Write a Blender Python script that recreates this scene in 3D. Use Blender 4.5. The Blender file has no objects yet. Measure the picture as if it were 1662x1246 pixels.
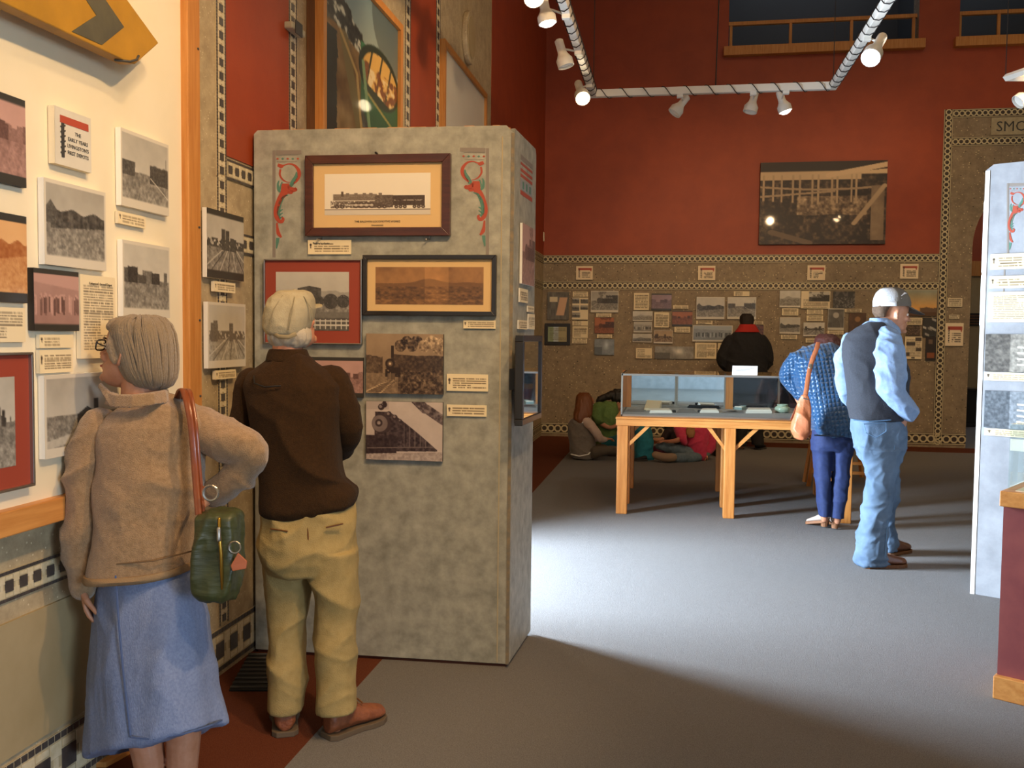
import bpy, bmesh, math, random
import numpy as np
from mathutils import Vector, Matrix
random.seed(7)
C = bpy.context.scene.collection
sc = bpy.context.scene
PI = math.pi

# ------------------------------------------------------------------ camera
F, CX, CY, H = 1500.0, 831.0, 623.0, 1.52
YAW, PIT, ROL = math.atan(259/1500), math.atan(78/1500), .011
fw = np.array([-math.sin(YAW)*math.cos(PIT), math.cos(YAW)*math.cos(PIT), -math.sin(PIT)])
rt0 = np.array([math.cos(YAW), math.sin(YAW), 0.]); up0 = np.cross(rt0, fw)
CR = rt0*math.cos(ROL)+up0*math.sin(ROL); CU = -rt0*math.sin(ROL)+up0*math.cos(ROL)
fh = np.array([-math.sin(YAW), math.cos(YAW), 0.])          # horizontal view direction
EYE = np.array([0., 0., H])
cam = bpy.data.cameras.new('camera'); co = bpy.data.objects.new('camera', cam); C.objects.link(co)
cam.sensor_width = 36; cam.lens = 36*F/1662; cam.clip_start = .05; cam.clip_end = 100
co.matrix_world = Matrix(((CR[0], CU[0], -fw[0], 0), (CR[1], CU[1], -fw[1], 0), (CR[2], CU[2], -fw[2], H), (0, 0, 0, 1)))
sc.camera = co

# ------------------------------------------------------------------ light
sc.view_settings.view_transform = 'Standard'; sc.view_settings.look = 'None'
sc.view_settings.gamma = 1; sc.view_settings.exposure = 0.0
wd = bpy.data.worlds.new('world'); sc.world = wd; wd.use_nodes = True
wd.node_tree.nodes['Background'].inputs[0].default_value = (.62, .76, 1, 1)
wd.node_tree.nodes['Background'].inputs[1].default_value = 1.0

def area(name, loc, target, sx, sy, power, col, spread=180):
    l = bpy.data.lights.new(name, 'AREA'); l.shape = 'RECTANGLE'; l.size = sx; l.size_y = sy
    l.energy = power; l.color = col; l.spread = math.radians(spread)
    o = bpy.data.objects.new(name, l); C.objects.link(o); o.location = loc
    d = Vector(target)-Vector(loc)
    o.rotation_euler = d.to_track_quat('-Z', 'Y').to_euler(); return o
DOOR_Y0, DOOR_Y1, DOOR_Z = 5.0, 6.45, 2.45
area('daylight_through_side_door', (-3.1, 5.62, 1.35), (2.0, 5.75, .55), 1.15, 2.2, 1280, (.68, .83, 1))
area('daylight_front_windows', (2.5, -8.6, 3.2), (2.5, 0, 1.0), 6, 2.6, 35, (.80, .9, 1))
area('rear_cool_fill', (7.5, -6.0, 2.4), (1.5, -6.5, 0), 3.5, 2.4, 1500, (.66, .82, 1), 110)  # added fill light, no window there; brightens what the case mirrors reflect
area('warm_overhead_fill_near', (1.2, 1.6, 6.6), (.6, 2.6, 0), 2.5, 2.5, 85, (1, .56, .25))  # unseen area light added overhead to warm the foreground, no fixture modelled
area('warm_overhead_fill_far', (2.2, 8.6, 7.2), (2.2, 10.2, 0), 4, 3, 50, (1, .60, .28))  # second added overhead fill, warms the far half of the hall

def spot(name, loc, target, power, deg, col, blend=.6, rad=.06):
    l = bpy.data.lights.new(name, 'SPOT'); l.energy = power; l.spot_size = math.radians(deg)
    l.spot_blend = blend; l.color = col; l.shadow_soft_size = rad
    o = bpy.data.objects.new(name, l); C.objects.link(o); o.location = loc
    o.rotation_euler = (Vector(target)-Vector(loc)).to_track_quat('-Z', 'Y').to_euler(); return o
WARM = (1, .66, .34)
spot('track_spot_wallboard', (.55, 1.9, 3.75), (-1.9, 3.1, 1.55), 215, 75, WARM)
spot('track_spot_wallboard_low', (.35, .9, 3.7), (-1.9, 2.6, 1.2), 110, 70, WARM)
spot('track_spot_partition', (-.2, 1.5, 3.9), (-1.2, 4.1, 1.7), 120, 70, WARM)
spot('track_spot_poster', (.2, 5.2, 3.85), (-1.9, 7.2, 3.2), 150, 85, WARM)
spot('track_spot_red_wall', (-.3, 8.9, 3.6), (-1.0, 13.9, 2.4), 120, 70, WARM)
spot('track_spot_photos', (1.9, 8.3, 3.9), (1.9, 13.9, 1.7), 270, 75, WARM)
spot('track_spot_arch', (3.2, 8.3, 3.95), (4.6, 13.9, 2.6), 160, 70, WARM)
spot('track_spot_display_case', (1.7, 7.6, 3.9), (.9, 8.3, .9), 60, 70, (1, .86, .7))

# ------------------------------------------------------------------ materials
def srgb(c):
    if isinstance(c, str): c = [int(c[i:i+2], 16)/255 for i in (0, 2, 4)]
    return [((x+.055)/1.055)**2.4 if x > .04045 else x/12.92 for x in c]
def newmat(name):
    m = bpy.data.materials.new(name); m.use_nodes = True
    nt = m.node_tree; return m, nt, nt.nodes['Principled BSDF']
def N(nt, t, **kw):
    n = nt.nodes.new(t)
    for k, v in kw.items():
        if k in n.inputs: n.inputs[k].default_value = v
        else: setattr(n, k, v)
    return n
def coords(nt, scale=(1, 1, 1)):
    tc = N(nt, 'ShaderNodeTexCoord'); mp = N(nt, 'ShaderNodeMapping'); mp.inputs['Scale'].default_value = scale
    nt.links.new(tc.outputs['Object'], mp.inputs['Vector']); return mp.outputs[0]
def mat(name, col, rough=.6, col2=None, ns=20, nscl=(1, 1, 1), detail=4, lo=.35, hi=.65, bump=0, bs=120, bscl=(1, 1, 1), metal=0, coat=0, sheen=0, spec=None):
    m, nt, b = newmat(name)
    b.inputs['Base Color'].default_value = (*srgb(col), 1); b.inputs['Roughness'].default_value = rough
    b.inputs['Metallic'].default_value = metal; b.inputs['Coat Weight'].default_value = coat
    b.inputs['Coat Roughness'].default_value = .08
    b.inputs['Sheen Weight'].default_value = sheen
    if spec is not None: b.inputs['Specular IOR Level'].default_value = spec
    if col2 is not None:
        n = N(nt, 'ShaderNodeTexNoise', Scale=ns, Detail=detail, Roughness=.6)
        nt.links.new(coords(nt, nscl), n.inputs['Vector'])
        r = N(nt, 'ShaderNodeValToRGB'); r.color_ramp.elements[0].position = lo; r.color_ramp.elements[1].position = hi
        r.color_ramp.elements[0].color = (*srgb(col), 1); r.color_ramp.elements[1].color = (*srgb(col2), 1)
        nt.links.new(n.outputs[0], r.inputs[0]); nt.links.new(r.outputs[0], b.inputs['Base Color'])
    if bump:
        n = N(nt, 'ShaderNodeTexNoise', Scale=bs, Detail=3); nt.links.new(coords(nt, bscl), n.inputs['Vector'])
        bp = N(nt, 'ShaderNodeBump', Strength=bump, Distance=.01)
        nt.links.new(n.outputs[0], bp.inputs['Height']); nt.links.new(bp.outputs[0], b.inputs['Normal'])
    return m
def terrazzo(name, a, b_, chip, dark, sc_=45):
    m, nt, b = newmat(name); v = coords(nt)
    n = N(nt, 'ShaderNodeTexNoise', Scale=9., Detail=8, Roughness=.75); nt.links.new(v, n.inputs['Vector'])
    r = N(nt, 'ShaderNodeValToRGB'); r.color_ramp.elements[0].position = .38; r.color_ramp.elements[1].position = .62
    r.color_ramp.elements[0].color = (*srgb(a), 1); r.color_ramp.elements[1].color = (*srgb(b_), 1)
    nt.links.new(n.outputs[0], r.inputs[0]); last = r.outputs[0]
    for s, t, c in ((sc_, .20, chip), (sc_*.6, .13, dark)):
        vo = N(nt, 'ShaderNodeTexVoronoi', Scale=s, Randomness=1.); nt.links.new(v, vo.inputs['Vector'])
        cr = N(nt, 'ShaderNodeMath', operation='LESS_THAN'); cr.inputs[1].default_value = t
        nt.links.new(vo.outputs['Distance'], cr.inputs[0])
        sp = N(nt, 'ShaderNodeSeparateColor'); nt.links.new(vo.outputs['Color'], sp.inputs[0])
        g = N(nt, 'ShaderNodeMath', operation='GREATER_THAN'); g.inputs[1].default_value = .55; nt.links.new(sp.outputs[0], g.inputs[0])
        mu = N(nt, 'ShaderNodeMath', operation='MULTIPLY'); nt.links.new(cr.outputs[0], mu.inputs[0]); nt.links.new(g.outputs[0], mu.inputs[1])
        mx = N(nt, 'ShaderNodeMix', data_type='RGBA'); nt.links.new(mu.outputs[0], mx.inputs[0])
        nt.links.new(last, mx.inputs[6]); mx.inputs[7].default_value = (*srgb(c), 1); last = mx.outputs[2]
    nt.links.new(last, b.inputs['Base Color']); b.inputs['Roughness'].default_value = .6
    bp = N(nt, 'ShaderNodeBump', Strength=.25, Distance=.004); nt.links.new(n.outputs[0], bp.inputs['Height']); nt.links.new(bp.outputs[0], b.inputs['Normal'])
    return m
MT = {}
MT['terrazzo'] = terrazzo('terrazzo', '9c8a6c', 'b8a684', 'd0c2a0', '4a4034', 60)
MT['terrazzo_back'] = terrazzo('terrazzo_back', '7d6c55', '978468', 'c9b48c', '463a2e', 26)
MT['red'] = mat('red_paint', '9e401a', .55, '923815', 3, bump=.05, bs=60)
MT['red_far'] = MT['red']
MT['plaster'] = mat('cream_plaster', 'e8dcc0', .7, 'e2d5b6', 2.5, bump=.04, bs=30)
MT['tanwall'] = mat('tan_wall', 'a5936f', .6, '9b8964', 4, bump=.05, bs=50)
MT['carpet'] = mat('grey_carpet', '6c6967', .95, '8f8d8b', 260, detail=3, lo=.3, hi=.72, bump=.7, bs=420, spec=.1)
MT['carpet_red'] = mat('red_carpet', '5e3020', .95, '70402b', 260, detail=3, bump=.7, bs=420, spec=.1)
MT['sponge'] = mat('sponged_grey_paint', '807f72', .55, 'afac9c', 14, detail=11, lo=.28, hi=.7, bump=.06, bs=60)
MT['sponge_light'] = mat('sponged_pale_blue_grey', '84868a', .55, '9a9ca0', 7, detail=9, bump=.05, bs=60)
MT['wood'] = mat('orange_pine', 'b8702f', .45, 'cf8b45', 3, (14, 14, 1), 6, bump=.06, bs=8, bscl=(14, 14, 1))
MT['wood_h'] = mat('orange_pine_lengthwise', 'bd7836', .45, 'd3934d', 3, (1, 14, 14), 6, bump=.06, bs=8, bscl=(1, 14, 14))
MT['wood_y'] = mat('orange_pine_depthwise', 'b97a3c', .45, 'cf914e', 3, (14, 1, 14), 6, bump=.06, bs=8, bscl=(14, 1, 14))
MT['oak'] = mat('honey_oak', 'b3722f', .5, 'c58743', 4, (14, 14, 1), 5)
MT['darkwood'] = mat('dark_brown_wood', '3f1d14', .35, '512619', 5, (1, 12, 12), 5, coat=.2)
MT['blackwood'] = mat('black_frame', '1d1611', .35, coat=.2)
MT['brownpost'] = mat('brown_stained_wood', '5c3818', .5, '6e4520', 4, (12, 12, 1))
MT['tile_dark'] = mat('dark_mosaic_tile', '3f3a38', .4, '4d4744', 30)
MT['tile_white'] = mat('white_mosaic_tile', 'd6c9ab', .4, 'c5b793', 30)
MT['grout'] = mat('mosaic_grout', 'b0a07f', .8)
MT['chain_light'] = mat('pale_chain_mosaic', 'c9ba92', .5)
MT['chain_dark'] = mat('dark_chain_mosaic', '3a2c22', .5)
MT['white'] = mat('white_metal', 'd9d3c8', .4)
MT['card'] = mat('white_card', 'f0ece2', .6)
MT['foam'] = mat('cream_foam_board', 'e6d9bb', .7)
MT['photoedge'] = mat('photo_edge', '2a2420', .5)
MT['matte_tan'] = mat('tan_picture_mat', 'd8b47c', .8)
MT['matte_red'] = mat('red_picture_mat', '943c28', .7)
MT['alum'] = mat('brushed_aluminium', 'aaa69e', .3, metal=.9)
MT['darkgrey'] = mat('dark_grey', '3a3835', .6)
MT['black'] = mat('black', '121110', .6)
MT['cable'] = mat('black_cable', '1b1512', .6)
MT['acrylic'] = mat('x', 'ffffff')
def glassmat(name, tint, refl=.06, rough=0.0, opac=0.0):
    m, nt, b = newmat(name); nt.nodes.remove(b)
    tr = N(nt, 'ShaderNodeBsdfTransparent'); tr.inputs[0].default_value = (*tint, 1)
    gl = N(nt, 'ShaderNodeBsdfGlossy'); gl.inputs['Roughness'].default_value = rough
    fr = N(nt, 'ShaderNodeFresnel', IOR=1.5); mx = N(nt, 'ShaderNodeMixShader')
    ge = N(nt, 'ShaderNodeNewGeometry'); iv = N(nt, 'ShaderNodeMath', operation='SUBTRACT'); iv.inputs[0].default_value = 1; nt.links.new(ge.outputs['Backfacing'], iv.inputs[1])
    ml = N(nt, 'ShaderNodeMath', operation='MULTIPLY'); nt.links.new(fr.outputs[0], ml.inputs[0]); nt.links.new(iv.outputs[0], ml.inputs[1])
    nt.links.new(ml.outputs[0], mx.inputs[0]); nt.links.new(tr.outputs[0], mx.inputs[1]); nt.links.new(gl.outputs[0], mx.inputs[2])
    nt.links.new(mx.outputs[0], nt.nodes['Material Output'].inputs[0]); return m
MT['glass'] = glassmat('clear_glass', (.95, .98, .97))
def printmat(name, rough, coat):
    m, nt, b = newmat(name); a = N(nt, 'ShaderNodeAttribute', attribute_name='Col')
    nt.links.new(a.outputs['Color'], b.inputs['Base Color']); b.inputs['Roughness'].default_value = rough
    b.inputs['Coat Weight'].default_value = coat; b.inputs['Coat Roughness'].default_value = .04
    return m
MT['print'] = printmat('printed_paper', .6, 0)
MT['print_gloss'] = printmat('glazed_print', .5, .12)
m, nt, b = newmat('mirror'); b.inputs['Metallic'].default_value = 1; b.inputs['Roughness'].default_value = .02; b.inputs['Base Color'].default_value = (.75, .8, .84, 1); MT['mirror'] = m
def emis(name, col, s):
    m, nt, b = newmat(name); b.inputs['Emission Color'].default_value = (*col, 1); b.inputs['Emission Strength'].default_value = s; return m
MT['bulb_warm'] = emis('lit_warm_bulb', (1, .82, .5), 40)
MT['bulb_cool'] = emis('lit_cool_bulb', (.95, .97, 1), 40)
MT['bulb_soft'] = emis('lit_soft_bulb', (1, .93, .8), 6)

# ------------------------------------------------------------------ mesh helpers
WLOC = {}
def link(o): C.objects.link(o)
class MB:
    def __init__(s): s.v = []; s.f = []
    def add(s, vs, fs):
        n = len(s.v); s.v += [tuple(map(float, p)) for p in vs]; s.f += [tuple(i+n for i in f) for f in fs]; return s
    def hexa(s, p):  # 8 points: bottom 4 ccw, top 4
        return s.add(p, [(3, 2, 1, 0), (4, 5, 6, 7), (0, 1, 5, 4), (1, 2, 6, 5), (2, 3, 7, 6), (3, 0, 4, 7)])
    def box(s, x0, x1, y0, y1, z0, z1):
        return s.hexa([(x0, y0, z0), (x1, y0, z0), (x1, y1, z0), (x0, y1, z0), (x0, y0, z1), (x1, y0, z1), (x1, y1, z1), (x0, y1, z1)])
    def fbox(s, Fr, a0, a1, b0, b1, c0, c1):
        return s.hexa([Fr.P(a0, b0, c1), Fr.P(a1, b0, c1), Fr.P(a1, b0, c0), Fr.P(a0, b0, c0), Fr.P(a0, b1, c1), Fr.P(a1, b1, c1), Fr.P(a1, b1, c0), Fr.P(a0, b1, c0)])
    def fprism(s, Fr, pts, c0, c1):
        n = len(pts)
        return s.add([Fr.P(a, b, c1) for a, b in pts]+[Fr.P(a, b, c0) for a, b in pts],
            [tuple(range(n)), tuple(range(2*n-1, n-1, -1))]+[(i, i+n, (i+1) % n+n, (i+1) % n) for i in range(n)])
    def tube(s, pts, rad, seg=12, caps=True, flat=None):
        pts = [np.array(p, float) for p in pts]
        if not hasattr(rad, '__len__'): rad = [rad]*len(pts)
        rad = [r if hasattr(r, '__len__') else (r, r) for r in rad]
        if caps:   # rounded ends
            for e in (0, -1):
                d = pts[0]-pts[1] if e == 0 else pts[-1]-pts[-2]
                d = d/(np.linalg.norm(d)+1e-9); r = rad[e]; rm = min(r)
                ex = [(pts[e]+d*rm*.6, (r[0]*.8, r[1]*.8)), (pts[e]+d*rm*.95, (r[0]*.35, r[1]*.35))]
                for p, q in ex:
                    if e == 0: pts.insert(0, p); rad.insert(0, q)
                    else: pts.append(p); rad.append(q)
        n = len(pts); T = []
        for i in range(n):
            d = pts[min(i+1, n-1)]-pts[max(i-1, 0)]; T.append(d/(np.linalg.norm(d)+1e-9))
        ref = np.array(flat, float) if flat is not None else (np.array([0, 0, 1.]) if abs(T[0][2]) < .9 else np.array([1., 0, 0]))
        vs = []
        for i in range(n):
            a = ref-T[i]*(ref@T[i]); a /= (np.linalg.norm(a)+1e-9); b = np.cross(T[i], a)
            if flat is None: ref = a
            for k in range(seg):
                t = 2*PI*k/seg; vs.append(pts[i]+a*rad[i][0]*math.cos(t)+b*rad[i][1]*math.sin(t))
        fs = [(i*seg+k, i*seg+(k+1) % seg, (i+1)*seg+(k+1) % seg, (i+1)*seg+k) for i in range(n-1) for k in range(seg)]
        fs += [tuple(range(seg-1, -1, -1)), tuple((n-1)*seg+k for k in range(seg))]
        return s.add(vs, fs)
    def rings(s, R, seg=24, cap=True):   # R: list of arrays (seg,3)
        vs = [p for r in R for p in r]; n = len(R)
        fs = [(i*seg+k, i*seg+(k+1) % seg, (i+1)*seg+(k+1) % seg, (i+1)*seg+k) for i in range(n-1) for k in range(seg)]
        if cap: fs += [tuple(range(seg-1, -1, -1)), tuple((n-1)*seg+k for k in range(seg))]
        return s.add(vs, fs)
    def ball(s, c, r, seg=16, rot=None):
        r = r if hasattr(r, '__len__') else (r, r, r); c = np.array(c, float); R = []
        for i in range(1, seg//2):
            ph = PI*i/(seg//2)-PI/2
            ring = []
            for k in range(seg):
                t = 2*PI*k/seg
                p = np.array([r[0]*math.cos(ph)*math.cos(t), r[1]*math.cos(ph)*math.sin(t), r[2]*math.sin(ph)])
                ring.append(c+(rot@p if rot is not None else p))
            R.append(ring)
        return s.rings(R, seg)
    def lathe(s, c, ax, prof, seg=16, cap=True):   # prof: (r, h) along ax
        ax = np.array(ax, float); ax /= np.linalg.norm(ax); ref = np.array([0, 0, 1.]) if abs(ax[2]) < .9 else np.array([1., 0, 0])
        a = np.cross(ax, ref); a /= np.linalg.norm(a); b = np.cross(ax, a)
        return s.rings([[np.array(c)+ax*h+(a*math.cos(2*PI*k/seg)+b*math.sin(2*PI*k/seg))*r for k in range(seg)] for r, h in prof], seg, cap)
    def mesh(s, name, off, smooth=None):
        me = bpy.data.meshes.new(name); me.from_pydata([tuple(np.array(p)-off) for p in s.v], [], s.f); 
        bm = bmesh.new(); bm.from_mesh(me); bmesh.ops.recalc_face_normals(bm, faces=bm.faces); bm.to_mesh(me); bm.free()
        if smooth is not None:
            me.polygons.foreach_set('use_smooth', [True]*len(me.polygons)); me.set_sharp_from_angle(angle=math.radians(smooth))
        return me
    def build(s, name, m, parent=None, smooth=None, bevel=0, kind=None, label=None):
        a = np.array(s.v); lo, hi = a.min(0), a.max(0)
        off = np.array([(lo[0]+hi[0])/2, (lo[1]+hi[1])/2, lo[2]])
        return place(s.mesh(name, off, smooth), name, m, parent, off, bevel, kind, label)
def place(me, name, m, parent, off, bevel=0, kind=None, label=None):
    me.name = name
    if m is not None:
        me.materials.clear(); me.materials.append(MT[m] if isinstance(m, str) else m)
    o = bpy.data.objects.new(name, me); link(o); WLOC[o.name] = np.array(off)
    if parent is not None:
        o.parent = parent; o.location = Vector(off-WLOC[parent.name])
    else: o.location = Vector(off)
    if bevel:
        bv = o.modifiers.new('bevel', 'BEVEL'); bv.width = bevel; bv.segments = 2; bv.limit_method = 'ANGLE'
    if kind: o['kind'] = kind
    if label: o['label'] = label
    return o
def tag(o, label, cat, group=None):
    o['label'] = label; o['category'] = cat
    if group: o['group'] = group
    return o
def thing(name, loc, label, cat, group=None):
    o = bpy.data.objects.new(name, None); link(o); o.location = Vector(loc); o.empty_display_size = .1
    WLOC[o.name] = np.array(loc, float); return tag(o, label, cat, group)
def struct(name, mb, m, **kw): return mb.build(name, m, kind='structure', **kw)
def ray(x, y): return fw*F+CR*(x-CX)-CU*(y-CY)
class Fr:
    def __init__(s, o, u, n):
        s.o = np.array(o, float); s.u = np.array(u, float)/np.linalg.norm(u); s.v = np.array([0, 0, 1.]); s.n = np.array(n, float)/np.linalg.norm(n)
    def P(s, a, b, c=0): return s.o+s.u*a+s.v*b+s.n*c
    def at(s, x, y, c=0):
        d = ray(x, y); o = s.o+s.n*c; t = ((o-EYE)@s.n)/(d@s.n); q = EYE+d*t-s.o
        return q@s.u, q@s.v
def flo(x, y, z=0):
    d = ray(x, y); return EYE+d*((z-H)/d[2])
def Wp(x, y, Z): return EYE+ray(x, y)/F*Z

# ------------------------------------------------------------------ painted prints
def vnoise(X, Y, seed):
    r = np.random.RandomState(seed % 100000); g = r.rand(64, 64)
    xi = np.floor(X).astype(int); yi = np.floor(Y).astype(int); fx = X-xi; fy = Y-yi
    fx = fx*fx*(3-2*fx); fy = fy*fy*(3-2*fy)
    a = g[yi % 64, xi % 64]; b = g[yi % 64, (xi+1) % 64]; c = g[(yi+1) % 64, xi % 64]; d = g[(yi+1) % 64, (xi+1) % 64]
    return (a*(1-fx)+b*fx)*(1-fy)+(c*(1-fx)+d*fx)*fy
def fbm(X, Y, s, seed=0, o=4):
    t = 0; a = .5; n = 0
    for i in range(o): t = t+a*vnoise(X*s, Y*s, seed+i*17); n += a; a *= .55; s *= 2.1
    return t/n
def seg_mask(X, Y, x0, y0, x1, y1, w, asp=1.):
    px, py = (X-x0)*asp, Y-y0; dx, dy = (x1-x0)*asp, y1-y0
    t = np.clip((px*dx+py*dy)/(dx*dx+dy*dy+1e-9), 0, 1); return np.hypot(px-t*dx, py-t*dy) < w
def disc(X, Y, x, y, r, asp=1.): return np.hypot((X-x)*asp, Y-y) < r
TONES = {'bw': ('1a1715', 'e6dfce'), 'ivory': ('24140c', 'f6ecd6'), 'plum': ('1e1014', 'f0dfcf'), 'sepia': ('1e100a', 'e6c69a'), 'orange': ('8f4a1c', 'f0c890'), 'pink': ('4d332d', 'd9ada0'),
         'cool': ('22282e', 'c8d0d6'), 'brown': ('1f1109', 'c08a50'), 'pale': ('4a443a', 'e8e2d2'), 'dusk': ('30140e', 'c9784a'), 'mauve': ('3a2a33', 'b497a0')}
def tone(g, t):
    d, l = [np.array([int(c[i:i+2], 16)/255 for i in (0, 2, 4)]) for c in TONES[t]]
    g = np.clip(g, 0, 1)[..., None]; return d*(1-g)+l*g
def scene_gray(kind, X, Y, seed, asp):
    r = random.Random(seed); n1 = fbm(X*asp, Y, 4, seed); n2 = fbm(X*asp, Y, 22, seed+5); n3 = fbm(X*asp, Y, 60, seed+9, 2)
    h = r.uniform(.42, .58)
    sky = .88-.25*(1-Y)*r.random()+.12*(n1-.5)
    g = np.where(Y < h+.03*(n1-.5), sky, .45+.5*(n2-.5)+.25*(n3-.5)+.25*(Y-h))
    if kind == 'town':
        for i in range(9):
            x = r.random(); w = r.uniform(.03, .11); t = r.uniform(.05, .17); k = r.uniform(.12, .5)
            g = np.where((abs(X-x) < w) & (Y > h-t+.02*(n2-.5)) & (Y < h+.05), k+.3*(n3-.5), g)
    elif kind == 'street':
        g = np.where((X < .33-.1*n1) & (Y > h-.13) & (Y < h+.06), .25+.4*(n3-.5), g)
        g = np.where((X > .58) & (Y > h-.16+.05*np.floor(n2*3)/3) & (Y < h+.1), .2+.4*(n3-.5), g)
        g = np.where(seg_mask(X, Y, .6, h+.03, 1.05, h+.3, .006), .85, g)
        g = np.where(seg_mask(X, Y, .93, h-.28, .93, h+.05, .006), .2, g)
    elif kind == 'church':
        g = np.where((abs(X-.56) < .13+.03*n2) & (Y > .42+abs(X-.54)*.7) & (Y < .72), .17+.3*(n3-.5), g)
        g = np.where((abs(X-.66) < .03) & (Y > .33) & (Y < .6), .17, g)
        g = np.where(seg_mask(X, Y, 0, .85, 1, .66, .05) , .75+.15*(n2-.5), g)
        g = np.where((Y > .95-.2*X) & (X < .6), .3+.5*(n3-.5), g)
    elif kind == 'depot':
        g = np.where((X > .1) & (Y > h-.12-.05*np.sin(X*18)*n1) & (Y < h+.02+.1*(1-X)), .22+.5*(n2-.5), g)
        g = np.where((X < .2) & (Y > h-.22+abs(X-.1)*1.2) & (Y < h+.05), .12+.3*n3, g)
    elif kind == 'crowd':
        g = .6-.15*(Y-.5)+.15*(n1-.5)
        g = np.where((Y < .22+.1*X), .75, g)
        for i in range(34):
            x = r.random(); y = r.uniform(.42, .5); k = r.choice([.15, .3, .8]); g = np.where((abs(X-x) < .018) & (Y > y) & (Y < y+.25), k+.2*(n3-.5), g)
            g = np.where(disc(X, Y, x, y-.02, .022, asp), .75, g)
    elif kind == 'train':
        g = np.where((X > .25) & (Y > h-.14*(X > .55)-.1) & (Y < h+.12) & (n2 > .25), .14+.35*(n3-.5), g)
        g = np.where(disc(X, Y, .32, h-.02, .12, asp), .1+.3*n3, g)
        g = np.where((n1 > .45) & (Y < h-.1) & (abs(X-.55) < .3-.2*Y), .45+.6*(n2-.5), g)
        for k in (-.12, .05): g = np.where(seg_mask(X, Y, .35+k, h+.12, .1+k*3, 1, .012), .7, g)
    elif kind == 'yard':
        for i in range(7):
            g = np.where(seg_mask(X, Y, .5+i*.04, h, -.3+i*.28, 1, .008), .15 if i % 2 else .8, g)
        g = np.where((Y > h-.1) & (Y < h+.03) & (n2 > .42), .2, g)
        for i in range(5):
            x = r.uniform(.05, .8); g = np.where((abs(X-x) < .05) & (Y > h-.16*r.uniform(.6, 1.6)) & (Y < h+.06), .22+.3*(n3-.5), g)
    elif kind == 'pano':
        m_ = h-.16*np.exp(-((X-.42)/.16)**2)-.08*np.exp(-((X-.8)/.2)**2)
        g = np.where(Y > m_, .5+.2*(n2-.5), .78+.18*(n1-.5)); g = np.where(Y > h, .38+.7*(n2-.5)+.3*(n3-.5), g)
    elif kind == 'dark':
        g = .15+.5*np.clip(n2-.45, 0, 1)*3*(Y > .35)+.2*(n3-.5); g = np.where((Y < .3) & (n1 > .55), .35, g)
    elif kind == 'portrait':
        g = .35+.3*(n1-.5); g = np.where(disc(X, (Y-.62)*.45+.62, .5, .75, .2, asp), .2+.2*n3, g); g = np.where(disc(X, Y, .5, .32, .13, asp), .75, g)
    elif kind == 'collage':
        g = .12+0*X
        for i in range(6):
            x, y = r.random()*.8+.1, r.random()*.8+.1; g = np.where((abs(X-x) < .15) & (abs(Y-y-.3*(X-x)) < .06), r.uniform(.4, .8), g)
    elif kind == 'glare':
        g = .4+.3*n1+.45*np.exp(-((X-.6)/.12)**2-((Y-.4)/.25)**2); g = np.where((Y > .5) & (X < .4), .25+.2*n3, g)
    return g
def doc(X, Y, seed, asp, rows=10, head=.0, y0=.12, y1=.9, x0=.1, x1=.92, ink=.3):
    rr = np.floor((Y-y0)/(y1-y0)*rows); f = ((Y-y0)/(y1-y0)*rows)-rr
    wlen = 4.5*rows*asp
    wd_ = vnoise(X*wlen, rr+.5, seed) > .30
    lim = x0+(x1-x0)*np.where(vnoise(rr*.37+3, rr*0+.2, seed) > .75, .55, 1)
    ink_ = (f > .25) & (f < .7) & wd_ & (X > x0) & (X < lim) & (Y > y0) & (Y < y1)
    return ink_
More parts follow.
